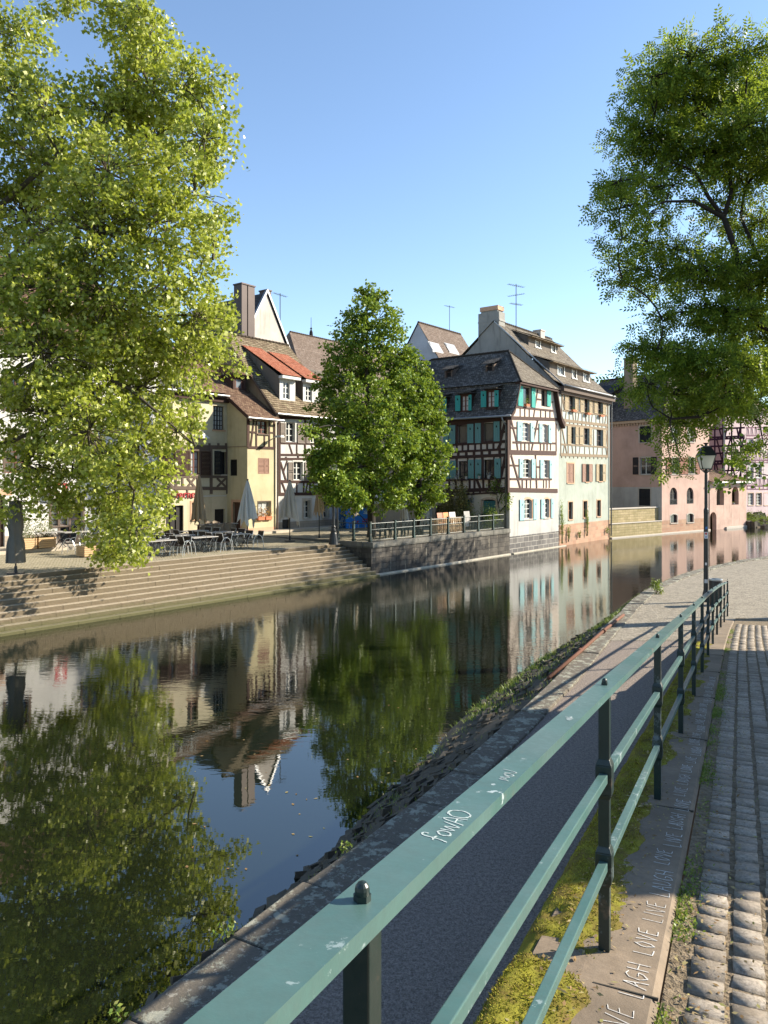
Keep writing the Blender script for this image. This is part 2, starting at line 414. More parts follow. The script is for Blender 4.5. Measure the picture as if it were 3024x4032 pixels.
# near bank ------------------------------------------------------------
def catmull(P, n=8):
    out = []
    for i in range(len(P)-1):
        p0 = np.array(P[max(i-1,0)]); p1 = np.array(P[i]); p2 = np.array(P[i+1]); p3 = np.array(P[min(i+2,len(P)-1)])
        for j in range(n):
            t = j/n; out.append(tuple(.5*((2*p1)+(-p0+p2)*t+(2*p0-5*p1+4*p2-p3)*t*t+(-p0+3*p1-3*p2+p3)*t**3)))
    out.append(tuple(P[-1])); return out
QZ = 1.0
Q = catmull([(-7.2,-5),(-5.3,-1),(-3.5,2.4),(-1.83,5.53),(-.76,7.4),(.63,9.75),(3.4,15.2),(6.3,21.4),(9.8,28.2),(14,34),(19.5,39.5),(28,45),(44,52)])
def left_of(P, i):
    a = np.array(P[max(i-1,0)]); c = np.array(P[min(i+1,len(P)-1)]); d = (c-a)/np.linalg.norm(c-a); return np.array((-d[1], d[0]))
QN = [left_of(Q, i) for i in range(len(Q))]
RW = [float(np.interp(q[1], [-5, 4, 7, 11, 15, 20, 25, 29], [.7,.9,1.15,1.6,1.95,1.75,1.2,.5])) for q in Q]
inner = [tuple(np.array(q)-n*.42) for q, n in zip(Q, QN)]
SPLIT = 18.3
ni = [i for i, q in enumerate(inner) if q[1] <= SPLIT+.1]; fi = [i for i, q in enumerate(inner) if q[1] > SPLIT-1.0]
ni = [i for i, q in enumerate(inner) if q[1] <= SPLIT+2.5]
b = MB(); b.poly([(*inner[i], QZ) for i in ni]+[(26, SPLIT+5, QZ), (26,-5,QZ)]); struct(b.build('path', MAT['asphalt']))
b = MB(); fp = [i for i in fi if inner[i][1] > SPLIT-.0]
b.poly([(*inner[i], QZ+.006) for i in fp]+[(70,52,QZ+.006),(70,SPLIT+1.5,QZ+.006)]); struct(b.build('plaza', MAT['plaza']))
# stone kerb of the quay edge, slab by slab, then turning into the plaza edge
b = MB(); i = 0; acc = 0; r3 = random.Random(11)
segs = []; cur = [0]
for i in range(1, len(Q)):
    acc += math.dist(Q[i], Q[i-1]); cur.append(i)
    if acc > .9: segs.append(cur); cur = [i]; acc = 0
for sg in segs:
    a, c = sg[0], sg[-1]
    if Q[a][1] > 44: break
    dz = r3.uniform(-.012,.012); wi = .42+r3.uniform(-.01,.02); g = .012
    A, C = np.array(Q[a]), np.array(Q[c]); d = (C-A)/np.linalg.norm(C-A); A = A+d*g/2; C = C-d*g/2
    A2, C2 = A-QN[a]*wi, C-QN[c]*wi; o1 = r3.uniform(-.01,.03)
    A = A+QN[a]*o1; C = C+QN[c]*o1
    zt = QZ+.045+dz; zb = QZ-.3
    b.hexa([(*A,zb),(*C,zb),(*C2,zb),(*A2,zb),(*A,zt),(*C,zt),(*C2,zt),(*A2,zt)])
kb = b.build('quay_kerb', MAT['slab'], bevel=.02); struct(kb)
# rough stone revetment sloping into the water
nq, nk = len(Q), 9
V = []; F = []
for i in range(nq):
    for j in range(nk):
        t = j/(nk-1); w_ = RW[i]*1.25*t; z = QZ-.02-1.28*t
        p = np.array(Q[i])+QN[i]*(w_+.0); V.append((p[0]+r3.uniform(-.03,.03), p[1]+r3.uniform(-.03,.03), z+r3.uniform(-.04,.04)))
for i in range(nq-1):
    for j in range(nk-1):
        F.append((i*nk+j, (i+1)*nk+j, (i+1)*nk+j+1, i*nk+j+1))
struct(np_mesh('embankment', V, F, MAT['revet']))
b = MB()
for _ in range(3400):
    i = r3.randrange(len(Q)-1)
    if not (2 < Q[i][1] < 30): continue
    f = r3.random(); q = np.array(Q[i])*(1-f)+np.array(Q[i+1])*f; d = np.array(Q[i+1])-np.array(Q[i]); d /= np.linalg.norm(d); n_ = np.array((-d[1], d[0]))
    t = r3.uniform(.02,1.0); rw = RW[i]*1.25; p = q+n_*rw*t; z = QZ-.03-1.28*t+r3.uniform(-.035,.02)
    ang = math.atan2(d[1], d[0])+r3.gauss(0,.35); L = r3.uniform(.08,.42)/2; w_ = r3.uniform(.04,.12)/2; h = r3.uniform(.02,.07)
    ca, sa = math.cos(ang), math.sin(ang); slope = 1.28/rw
    pts = []
    for zz in (-h, h):
        for (u, v) in ((-L,-w_),(L,-w_),(L,w_),(-L,w_)):
            u2, v2 = u*r3.uniform(.8,1.1), v*r3.uniform(.7,1.2)
            pts.append((p[0]+ca*u2-sa*v2, p[1]+sa*u2+ca*v2, z-v2*slope*.6+zz))
    b.hexa(pts)
st = b.build('revetment_stones', MAT['revet'], recalc=False); props(st, 'rough dark slabs of the stone revetment between path kerb and water', 'stones', None, 'stuff')
# cobbled street ramp along the railing -------------------------------
def zr(a): return max(QZ+.012, 3.38-.0977*a) if a < 22 else QZ+.012+max(0, .218-.0977*(a-22))*.9
def rp(a, k, z=None):
    k2 = k-.0011*max(0, a-13)**2
    return (*RAIL.w(a, k2), zr(a) if z is None else z)
b = MB(); aa = [-6+.5*i for i in range(63)]
for i in range(len(aa)-1):
    for k0, k1 in ((-.23,-2.2),(-2.2,-5.2)):
        b.poly([rp(aa[i],k0,zr(aa[i])-.009), rp(aa[i],k1,zr(aa[i])-.009), rp(aa[i+1],k1,zr(aa[i+1])-.009), rp(aa[i+1],k0,zr(aa[i+1])-.009)])
MAT['street_dirt'] = mk_gravel('street_dirt', (.10,.075,.045), (.25,.195,.13), 30)
struct(b.build('street', MAT['street_dirt']))
def mk_sett():
    n = NT('granite_sett'); o = n.coord(); g = n.N('NewGeometry').outputs['Random Per Island']
    a = n.noise(o, 48, 7, .8); b_ = n.noise(o, 2, 4)
    a2 = n.noise(o, 11, 5, .7); c = n.mix(g, (.21,.175,.14), (.47,.41,.34)); c = n.mix(n.math('MULTIPLY', n.ramp(a, [(.42,(0,0,0)),(.60,(1,1,1))]), .75), c, (.11,.095,.075)); c = n.mix(n.math('MULTIPLY', n.ramp(a2, [(.5,(0,0,0)),(.7,(1,1,1))]), .6), c, (.17,.125,.075)); c = n.mix(n.math('MULTIPLY', b_, .3), c, (.30,.24,.17))
    return n.done(n.bsdf(c, .72, n.bump(n.math('ADD', a, n.math('MULTIPLY', a2, .5)), 1.0, .010), 0.0, .35))
MAT['sett'] = mk_sett()
V = []; F = []; r4 = random.Random(5); kk = -.295
while kk > -2.5:
    w_ = r4.uniform(.115,.165); a = -1.5+r4.random()*.1
    while a < 22.3:
        L = r4.uniform(.10,.165); g = r4.uniform(.007,.015)
        k0, k1 = kk-.006-r4.random()*.006, kk-w_+.003+r4.random()*.005; a0, a1 = a+g/2, a+L-g/2; h = r4.uniform(-.006,.004)
        n0 = len(V)
        for (ai, ki) in ((a0,k0),(a1,k0),(a1,k1),(a0,k1)):
            V.append(rp(ai+r4.uniform(-.005,.005), ki+r4.uniform(-.005,.005), zr(ai)-.04))
        for (da, ki) in ((.009,k0-.008),(-.009,k0-.008),(-.009,k1+.008),(.009,k1+.008)):
            ai = a0+da if da > 0 else a1+da
            V.append(rp(ai+r4.uniform(-.006,.006), ki+r4.uniform(-.006,.006), zr(ai)+h+r4.uniform(-.003,.003)))
        F += [(n0,n0+1,n0+5,n0+4),(n0+1,n0+2,n0+6,n0+5),(n0+2,n0+3,n0+7,n0+6),(n0+3,n0,n0+4,n0+7),(n0+4,n0+5,n0+6,n0+7)]
        a += L
    kk -= w_
struct(np_mesh('cobblestones', V, F, MAT['sett']))
# retaining wall that carries the railing
rwl = thing('retaining_wall', 'low retaining wall with mossy top and chalked flagstones carrying the railing', 'wall', WORLD, *RAIL.w(3,0), zr(3))
MAT['wallstone'] = m_blocks('retaining_stone', (.12,.10,.08), (.24,.20,.155), (.07,.06,.05), .5, .27, (.04,.04,.025), .7)
b = MB()
prof = [(.30,None,.9),(.30,-.06,0),(.25,.0,0),(.05,.015,0),(-.20,.012,0),(-.222,-.008,0),(-.222,-.15,0)]
aa = [-4+.4*i for i in range(69)]
def pz(a, p): return p[2] if p[1] is None else zr(a)+p[1]
for i in range(len(aa)-1):
    for j in range(len(prof)-1):
        p, q = prof[j], prof[j+1]; a0, a1 = aa[i], aa[i+1]
        b.poly([rp(a0,p[0],pz(a0,p)), rp(a1,p[0],pz(a1,p)), rp(a1,q[0],pz(a1,q)), rp(a0,q[0],pz(a0,q))], 0 if j < 2 else 1)
b.build('wall', [MAT['wallstone'], MAT['sand']], rwl)
# joints between the flagstones
MAT['joint'] = m_simple('joint_dirt', (.05,.045,.035), .95)
b = MB()
for a in (3.05, 5.3, 7.4, 9.7, 12, 14.2):
    b.hexa([rp(a,.0,zr(a)+.005),rp(a+.006,.0,zr(a)+.005),rp(a+.012,-.222,zr(a)+.005),rp(a+.006,-.222,zr(a)+.005),
            rp(a,.0,zr(a)+.0160),rp(a+.006,.0,zr(a)+.0160),rp(a+.012,-.223,zr(a)+.0165),rp(a+.006,-.223,zr(a)+.0165)])
b.build('stone_joint', MAT['joint'], rwl)
# chalk writing on the flagstones
GL = {'L':([[(0,1),(0,0),(.5,.03)]],.62),'I':([[(.1,1),(.1,0)]],.3),'V':([[(0,1),(.25,0),(.55,1)]],.66),'E':([[(.5,1),(.03,.97),(0,0),(.5,.02)],[(0,.5),(.42,.55)]],.62),
      'A':([[(0,0),(.27,1),(.52,0)],[(.1,.38),(.45,.42)]],.64),'U':([[(0,1),(.02,.2),(.22,0),(.45,.2),(.5,1)]],.64),'G':([[(.5,.85),(.28,1),(.04,.75),(0,.3),(.22,0),(.5,.15),(.5,.45),(.3,.45)]],.66),
      'H':([[(0,1),(0,0)],[(.5,1),(.52,0)],[(0,.52),(.52,.48)]],.66),'O':([[(.25,1),(.04,.75),(0,.35),(.2,0),(.45,.2),(.5,.65),(.3,1)]],.64),'F':([[(.45,1),(0,.95),(0,0)],[(0,.5),(.4,.55)]],.6),
      'W':([[(0,1),(.15,0),(.32,.7),(.5,0),(.68,1)]],.8),'D':([[(0,0),(0,1),(.35,.85),(.5,.5),(.3,.1),(0,0)]],.64),'M':([[(0,0),(.08,1),(.3,.3),(.52,1),(.62,0)]],.78),'N':([[(0,0),(.05,1),(.45,0),(.5,1)]],.62)}
def strokes(mb, word, a, k, h, wst, zf, rj, up=1, sx=1.0, lift=.004):
    """letters run along +a, their tops towards +k"""
    for ch in word:
        if ch in GL:
            for st_ in GL[ch][0]:
                pts = [(a+x*h*sx+rj.gauss(0,.035)*h, k+up*(y*h)+rj.gauss(0,.04)*h) for x, y in st_]
                for (p, q) in zip(pts[:-1], pts[1:]):
                    da, dk = q[0]-p[0], q[1]-p[1]; L = math.hypot(da, dk) or 1; na, nk = -dk/L*wst/2, da/L*wst/2
                    c = [(p[0]+na,p[1]+nk),(q[0]+na,q[1]+nk),(q[0]-na,q[1]-nk),(p[0]-na,p[1]-nk)]
                    mb.hexa([rp(x, y, zf(x, y)+.0005) for x, y in c]+[rp(x, y, zf(x, y)+lift) for x, y in c])
            a += GL[ch][1]*h*sx+.012
        else: a += .06
    return a
n = NT('chalk'); v = n.coord(); MAT['chalk'] = n.done(n.bsdf(n.mix(n.ramp(n.noise(v, 38, 5, .75), [(.36,(0,0,0)),(.52,(1,1,1))]), (.30,.265,.22), (.58,.57,.54)), .95, None, 0, .1))
b = MB(); rj = random.Random(2); a = 2.80
words = ['IVE','LAGH','LOVE','LIVE','LAUGH','LOVE','LIVE','LAUGH','LOVE','LIVE','LAUGH','LOVE','LIVE','LAUGH','LOVE','LIVE','LAUGH','LOVE','LIVE','LAUGH','LOVE','LIVE','LAUGH','LOVE','LIVE','LAUGH','LOVE','LIVE']
for i, wd_ in enumerate(words):
    h = rj.uniform(.066,.086); a = strokes(b, wd_, a, -.185+rj.uniform(-.015,.03), h, rj.uniform(.0026,.0044), lambda x, y: zr(x)+.0160-(.05-y)*.009, rj, 1, .95, .0014)+.07
b.build('chalk_writing', MAT['chalk'], rwl, recalc=False)
# ------------------------------------------------------------------ railing
def mk_paint(name, base, fade, chips=.06):
    n = NT(name); o = n.coord()
    a = n.noise(o, 3.5, 6, .65); b_ = n.noise(o, 45, 5, .7); g = n.noise(o, 14, 6, .7)
    up = n.N('SeparateXYZ', ins={0: n.N('NewGeometry').outputs['Normal']}).outputs[2]
    c = n.mix(n.ramp(a, [(.35,(0,0,0)),(.7,(1,1,1))]), base, fade)
    c = n.mix(n.math('MULTIPLY', g, .35), c, sc(base, .8))
    gr = n.ramp(n.mix(.35, n.noise(o, 1.6, 5, .7), b_), [(.44,(0,0,0)),(.62,(1,1,1))])
    c = n.mix(n.math('MULTIPLY', gr, .45), c, tuple(x*.45+y for x, y in zip(fade, (.02,.018,.016))))
    ch = n.ramp(n.noise(o, 9, 6, .6), [(.685,(0,0,0)),(.695,(1,1,1))])
    rust = n.ramp(n.noise(o, 6, 8, .7), [(.60,(0,0,0)),(.70,(1,1,1))])
    c = n.mix(n.math('MULTIPLY', rust, .5), c, (.20,.12,.08))
    ed = n.ramp(n.mix(.5, n.noise(o, 22, 6, .75), n.noise(o, 2.2, 2)), [(.59,(0,0,0)),(.605,(1,1,1))])
    c = n.mix(n.math('MULTIPLY', ch, chips*10), c, (.50,.55,.56)); c = n.mix(n.math('MULTIPLY', ed, chips*8), c, (.34,.40,.40))
    return n.done(n.bsdf(c, n.math('ADD', .30, n.math('MULTIPLY', b_, .2)), n.bump(n.math('ADD', b_, n.math('MULTIPLY', ch, -.6)), .12, .004), 0.0, .5))
MAT['rail_top'] = mk_paint('faded_green_paint', (.043,.105,.093), (.085,.152,.142))
MAT['rail_post'] = mk_paint('dark_green_paint', (.003,.012,.010), (.006,.022,.018), .02)
rl = thing('railing', 'long teal painted iron railing running down along the cobbled street above the path', 'railing', WORLD, *RAIL.w(3,0), zr(3))
def rbox(mb, a0, a1, k0, k1, h0, h1, mi=0):
    P = [(a0,k0),(a1,k0),(a1,k1),(a0,k1)]
    mb.hexa([rp(a,k,zr(a)+h0) for a, k in P]+[rp(a,k,zr(a)+h1) for a, k in P], mi)
HT = 1.048
b = MB(); aa = np.arange(-3.2, 23.61, .67)
for i in range(len(aa)-1): rbox(b, aa[i], aa[i+1], -.036, .036, HT-.027, HT)
tb = b.build('top_rail', MAT['rail_top'], rl)
b = MB(); rj = random.Random(8)
zt_ = lambda x, y: zr(x)+HT
for wd_, a_, k_, h_, t_ in ():
    b = MB(); strokes(b, wd_, a_, k_, h_, t_, zt_, rj, lift=.0012); b.build('scratched_writing', MAT['chalk'], rl, recalc=False)
MAT['scratch'] = m_simple('scratched_paint', (.36,.42,.41), .9, .3, 30)
def scrawl(a, k, h, paths, th):
    b = MB()
    for P in paths:
        C = catmull([(x*h, y*h) for x, y in P], 5)
        for p, q in zip(C[:-1], C[1:]):
            da, dk = q[0]-p[0], q[1]-p[1]; L = math.hypot(da, dk) or 1; w = th*rj.uniform(.6,1.2)/2; na, nk = -dk/L*w, da/L*w
            c = [(a+p[0]+na,k+p[1]+nk),(a+q[0]+na,k+q[1]+nk),(a+q[0]-na,k+q[1]-nk),(a+p[0]-na,k+p[1]-nk)]
            b.hexa([rp(x,y,zr(x)+HT+.0003) for x, y in c]+[rp(x,y,zr(x)+HT+.0010) for x, y in c])
    b.build('scratched_writing', MAT['scratch'], rl, recalc=False)
scrawl(1.45,-.024,.045,[[(.1,-.1),(.25,.3),(.35,.95),(.6,1.05),(.62,.85)],[(.05,.45),(.3,.5),(.5,.45)],[(.9,.55),(.7,.35),(.78,.05),(1.05,.1),(1.15,.4),(1.0,.6),(.85,.5)],[(1.3,.6),(1.4,.05),(1.65,.55),(1.8,.0),(2.15,.75)],[(2.15,-.05),(2.55,.95),(2.85,0)],[(2.25,.35),(2.8,.4)],[(3.3,1.0),(2.95,.7),(3.0,.2),(3.4,.05),(3.75,.45),(3.6,.95),(3.2,1.0),(3.1,.85)]],.0034)
scrawl(1.86,-.022,.036,[[(0,0),(.1,.6),(.3,.2),(.5,.65),(.7,.1),(.95,.5)],[(1.2,.6),(1.0,.2),(1.3,.0),(1.5,.4),(1.3,.65)],[(1.6,.7),(1.8,.1),(2.05,.1),(2.3,.95)]],.0024)
scrawl(2.57,-.02,.034,[[(0,.2),(.2,.5),(.25,.1),(.5,.6),(.6,.1),(.9,.7),(1.0,.1),(1.4,.85)],[(1.5,.9),(1.2,.5),(1.6,.3),(1.8,.6)]],.0028)
PA = [(1.08+1.93*i)/.9075 for i in range(-2, 12)]
for i, a in enumerate(PA):
    b = MB(); w_ = .021
    rbox(b, a-w_, a+w_, -w_, w_, -.05, HT-.027)
    for h in (.35, .69):
        pr = [(.021,-.085),(.031,-.062),(.031,.05),(.021,.075)]
        for (r0,z0),(r1,z1) in zip(pr[:-1], pr[1:]):
            b.hexa([rp(a-r0,-r0,zr(a)+h+z0),rp(a+r0,-r0,zr(a)+h+z0),rp(a+r0,r0,zr(a)+h+z0),rp(a-r0,r0,zr(a)+h+z0),
                    rp(a-r1,-r1,zr(a)+h+z1),rp(a+r1,-r1,zr(a)+h+z1),rp(a+r1,r1,zr(a)+h+z1),rp(a-r1,r1,zr(a)+h+z1)])
    p = b.build('post', MAT['rail_post'], rl, bevel=.003 if i < 6 else 0)
    b = MB(); c = rp(a, 0, zr(a)+HT)
    b.lathe(c, [(.0125,0),(.0125,.010)], 6); b.lathe((c[0],c[1],c[2]+.010), [(.0105,0),(.0105,.006),(.0095,.011),(.006,.0155),(.001,.017)], 14)
    b.build('bolt', MAT['rail_post'], p)
    if i < len(PA)-1:
        for h in (.35, .69):
            b = MB(); rbox(b, a+.02, PA[i+1]-.02, -.017, .017, h-.0175, h+.0175); b.build('rail', MAT['rail_top'], rl, bevel=.003 if i < 6 else 0)
# ------------------------------------------------------------------ moss and grass
from mathutils import noise as MN
def nz(x, y, z=0): return MN.noise((x, y, z))
def fbm(x, y, z=0): return MN.fractal((x, y, z), 1.0, 2.0, 4)
def mk_moss():
    n = NT('moss'); o = n.coord(); g = n.N('NewGeometry').outputs['Random Per Island']
    a = n.noise(o, 5, 6, .7); b_ = n.noise(o, 40, 5, .7)
    c = n.ramp(a, [(.32,(.10,.06,.028)),(.45,(.17,.12,.03)),(.54,(.22,.20,.025)),(.70,(.36,.34,.03))])
    c = n.mix(n.math('MULTIPLY', g, .5), c, (.12,.13,.02)); c = n.mix(n.math('MULTIPLY', b_, .4), c, (.06,.045,.02))
    return n.done(n.bsdf(c, .95, n.bump(b_, .8, .01), 0.0, .1))
MAT['moss'] = mk_moss()
def mossh(a, k):
    d = .5+.5*fbm(a*1.9, k*4, 3.1)+.28*nz(a*.9, 7.7)
    edge = min(1, max(0, (.335-k)/.05))*min(1, max(0, (k+.03+.09*nz(a*2.2, 1.3)+.05*nz(a*6, 2.2))/.05))
    gap = 1.0 if not (3.02 < a+.3*nz(a,k*3) < 3.28) else .0
    return max(0, d-.18)*edge*gap
V = []; F = []; A_ = np.arange(-.5, 16, .035); K_ = np.linspace(.345, -.10, 24)
for a in A_:
    for k in K_:
        m = mossh(a, k); cr = .05*max(0, 1-abs(k-.22)/.2)
        edge_drop = -.06*max(0, (k-.27)/.07)**1.5
        V.append(rp(a, k, zr(a)+.006+edge_drop+(m*(.035+cr)+.008*fbm(a*22, k*22)*min(1, m*4) if m > .02 else -.02)))
nk = len(K_)
for i in range(len(A_)-1):
    for j in range(nk-1): F.append((i*nk+j, (i+1)*nk+j, (i+1)*nk+j+1, i*nk+j+1))
mo = np_mesh('moss', V, F, MAT['moss'], smooth=True); props(mo, 'yellow green and brown moss cushion on top of the retaining wall', 'moss', None, 'stuff')
def blades(name, pts, lens, width, mat, lean=.5, seed=1, bend=.3):
    """pts (n,3), one curved two segment blade at each"""
    g = np.random.default_rng(seed); n = len(pts); P = np.asarray(pts); L = np.asarray(lens)[:,None]
    az = g.uniform(0, 2*np.pi, n); d = np.stack([np.cos(az), np.sin(az), np.zeros(n)], 1); s = np.stack([-np.sin(az), np.cos(az), np.zeros(n)], 1)
    ln = g.uniform(0, lean, n)[:,None]; up = np.array([[0,0,1.0]])
    m = P+(up*.55+d*ln*.3)*L; t = P+(up*(1-ln*.35)+d*(ln+bend*.3))*L; w = (np.asarray(width)*np.ones(n))[:,None]*s
    V = np.stack([P-w, P+w, m+w*.8, m-w*.8, t+w*.12, t-w*.12], 1).reshape(-1,3)
    i = np.arange(n)[:,None]*6
    F = np.concatenate([i+np.array([[0,1,2,3]]), i+np.array([[3,2,4,5]])], 0)
    return np_mesh(name, V, F, mat)
MAT['moss_tuft'] = m_leaf('moss_tuft', [(.08,.05,.02),(.22,.17,.03),(.29,.27,.03),(.38,.36,.05)], .25, .7, .1)
MAT['grass'] = m_leaf('grass_blade', [(.07,.12,.02),(.14,.22,.03),(.23,.31,.05),(.28,.27,.10)], .35)
g1 = random.Random(21); pts = []; ln = []
while len(pts) < 60000:
    a = .3+g1.random()**1.6*13; k = g1.uniform(-.06,.335); m = mossh(a, k)
    if g1.random() < m*1.6*(1 if k > .1+.1*nz(a*3, 8.8) else .45):
        cr = .05*max(0, 1-abs(k-.22)/.2); ed = -.06*max(0, (k-.27)/.07)**1.5
        pts.append(rp(a, k, zr(a)+ed+m*(.035+cr)+.002)); ln.append(g1.uniform(.005,.015))
t_ = blades('moss_tufts', pts, ln, .0024, MAT['moss_tuft'], .9, 3); props(t_, 'short moss tufts covering the wall top beside the railing posts', 'moss', None, 'stuff')
pts = []; ln = []
while len(pts) < 7000:
    a = .6+g1.random()**1.3*20; k = -.222-abs(g1.gauss(0,.05))
    dn = .25+1.1*nz(a*2.1, 4.4)+.5*nz(a*7, k*12)
    if g1.random() < dn: pts.append(rp(a, k, zr(a)-.028)); ln.append(g1.uniform(.012,.045)*(.6+.6*dn))
for kk_ in (-.295-.14*i for i in range(1,6)):
    for _ in range(700):
        a = .6+g1.random()**1.3*16
        if .5+.9*nz(a*1.1, kk_*9) > g1.random()*.9: pts.append(rp(a, kk_+g1.gauss(0,.008), zr(a)-.03)); ln.append(g1.uniform(.012,.035))
t_ = blades('grass', pts, ln, .0032, MAT['grass'], .9, 4); props(t_, 'green grass strip growing between the flagstones and the cobbles', 'grass', None, 'stuff')
# broad leaved weeds and litter
def kites(name, P, D, N, L, W, mat, parent=None, off=None, fold=0.0):
    """flat kite leaves: base P, direction D, normal N"""
    P = np.asarray(P, float); D = np.asarray(D, float); N = np.asarray(N, float); L = np.asarray(L, float)[:,None]; W = np.asarray(W, float)[:,None]
    D /= np.linalg.norm(D, axis=1)[:,None]; Sd = np.cross(D, N); Sd /= (np.linalg.norm(Sd, axis=1)[:,None]+1e-9); Nn = np.cross(Sd, D)
    V = np.stack([P, P+D*L*.45+Sd*W*.5+Nn*L*fold, P+D*L, P+D*L*.45-Sd*W*.5+Nn*L*fold], 1).reshape(-1,3)
    i = np.arange(len(P))[:,None]*4
    return np_mesh(name, V, i+np.array([[0,1,2,3]]), mat, parent, off)
def rdir(g, n, up=0.0):
    v = g.normal(size=(n,3)); v[:,2] += up; return v/np.linalg.norm(v, axis=1)[:,None]
gg = np.random.default_rng(5)
pts = []
while len(pts) < 5200:
    a = .8+g1.random()**1.5*12; k = -.225-abs(g1.gauss(0,.05))
    if .35+1.0*nz(a*2.1, 4.4)+.5*nz(a*7,k*12) > g1.random(): pts.append(rp(a, k, zr(a)-.02+g1.random()*.03))
n_ = len(pts); t_ = kites('weeds', pts, rdir(gg,n_,.7), rdir(gg,n_,1), gg.uniform(.010,.024,n_), gg.uniform(.006,.013,n_), MAT['grass']); props(t_, 'small leafy weeds growing along the flagstone edge', 'weeds', None, 'stuff')
MAT['litter'] = m_leaf('leaf_litter', [(.16,.09,.04),(.26,.17,.08),(.34,.27,.14),(.30,.30,.10)], .1, .7, .1)
pts = []
while len(pts) < 2600:
    a = .8+g1.random()**1.5*11
    if g1.random() < .5:
        k = g1.uniform(-.08,.2); z = zr(a)+.02+mossh(a,k)*.06
    else: k = -.24-abs(g1.gauss(0,.16)); z = zr(a)+.008
    pts.append(rp(a, k, z))
n_ = len(pts); d = rdir(gg,n_); d[:,2] *= .12
t_ = kites('leaf_litter', pts, d, rdir(gg,n_,3), gg.uniform(.010,.035,n_), gg.uniform(.005,.014,n_), MAT['litter']); props(t_, 'dry brown leaf litter scattered over moss and cobbles', 'litter', None, 'stuff')
pts = []
for _ in range(420):
    y = g1.uniform(3, 20); i = g1.random(); pts.append((g1.uniform(-.6,2.5)+.45*y-1.2, y, QZ+.012))
n_ = len(pts); d = rdir(gg,n_); d[:,2] *= .1
t_ = kites('twigs_on_path', pts, d, rdir(gg,n_,3), gg.uniform(.02,.07,n_), gg.uniform(.006,.02,n_), MAT['litter']); props(t_, 'pale dry scraps lying on the dark gravel path', 'litter', None, 'stuff')
pts = []
for _ in range(60):
    x_, y_, _z = at_z(g1.uniform(700,1750), g1.uniform(2750,3500), 0); pts.append((x_, y_, .006))
n_ = len(pts); d = rdir(gg,n_); d[:,2] = 0
t_ = kites('floating_leaves', pts, d, np.tile((0,0,1.0),(n_,1)), gg.uniform(.03,.08,n_), gg.uniform(.02,.05,n_), MAT['litter']); props(t_, 'few pale leaves floating on the dark water', 'leaves', None, 'stuff')
# grass and plants on the revetment
pts = []; ln = []
while len(pts) < 21000:
    i = g1.randrange(len(Q)-1); y = Q[i][1]
    if not (3 < y < 42): continue
    f = g1.random(); q = np.array(Q[i])*(1-f)+np.array(Q[i+1])*f
    if y < 21: t = g1.choice((g1.gauss(.78,.10), g1.gauss(.35,.3), g1.gauss(.72,.15)))
    else: t = abs(g1.gauss(.1,.25))
    if not 0 <= t < .92: continue
    dn = .35+1.1*nz(q[0]*.8+t*2, q[1]*.8, 2.0)+(.35 if y > 14 else -.12)
    if g1.random() < dn:
        p = q+QN[i]*RW[i]*1.25*t; pts.append((p[0], p[1], QZ-.06-1.28*t)); ln.append(g1.uniform(.04,.15)*(1.2 if y > 14 else .8))
t_ = blades('bank_grass', pts, ln, .007, MAT['grass'], .8, 6); props(t_, 'tufts of grass growing on the stone revetment at the water', 'grass', None, 'stuff')
def weed(label, x, y, z, h, n, seed, group=None, mat='grass', spread=.5, leaf=.05, name='weed_plant', cat='plant', stems=7):
    r_ = thing(name, label, cat, WORLD, x, y, z, group); g = np.random.default_rng(seed); b = MB(); tips = []
    for _ in range(stems):
        d = rdir(g, 1, 1.2)[0]; d[2] = abs(d[2]); e = np.array((x,y,z))+d*h*g.uniform(.5,1)*np.array((spread*1.6,spread*1.6,1))
        m = (np.array((x,y,z))+e)/2+g.normal(size=3)*h*.06; b.tube([(x,y,z-.03), tuple(m), tuple(e)], [.006*h*3,.004*h*3,.002*h*3], 5); tips.append((m,e))
    b.build('stem', MAT['twig'], r_)
    P = []
    for i in range(n):
        m, e = tips[g.integers(len(tips))]; f = g.random(); P.append(m*(1-f)+e*f+g.normal(size=3)*h*.10)
    D = rdir(g,n,.4); kites('leaves', P, D, rdir(g,n,1), g.uniform(.6,1.2,n)*leaf, g.uniform(.4,.7,n)*leaf, MAT[mat], r_)
    return r_
MAT['twig'] = m_simple('twig_bark', (.06,.045,.03), .9, .3, 20)
x, y, z = at_z(2585, 2338, 1.0)
weed('bright green bushy weed on the quay edge below the pink houses', x, y, z, .5, 420, 1, spread=.5, leaf=.07, name='bush', cat='bush')
for i, (px, py) in enumerate(((1230,3680),(1128,3740),(860,3790),(800,3850),(700,3885),(640,3990),(430,4010),(1010,3680))):
    pass
for i, (qi, lab) in enumerate(((3.9,'small green weed hanging over the kerb at the lower end of the path'),(4.6,'small ivy like weed at the kerb beside the first rail bolt'),(5.4,'pale weed in a kerb joint by the dark reflection'),(6.5,'small leafy weed on the kerb above the blue reflection'),(8.2,'green weed on the revetment where the kerb turns sunlit'))):
    i0 = min(range(len(Q)), key=lambda j: abs(Q[j][1]-qi)); q = np.array(Q[i0])+QN[i0]*.07
    weed(lab, q[0], q[1], QZ-.03, .20, 60, 20+i, 'weeds along the quay kerb', leaf=.045, stems=5)
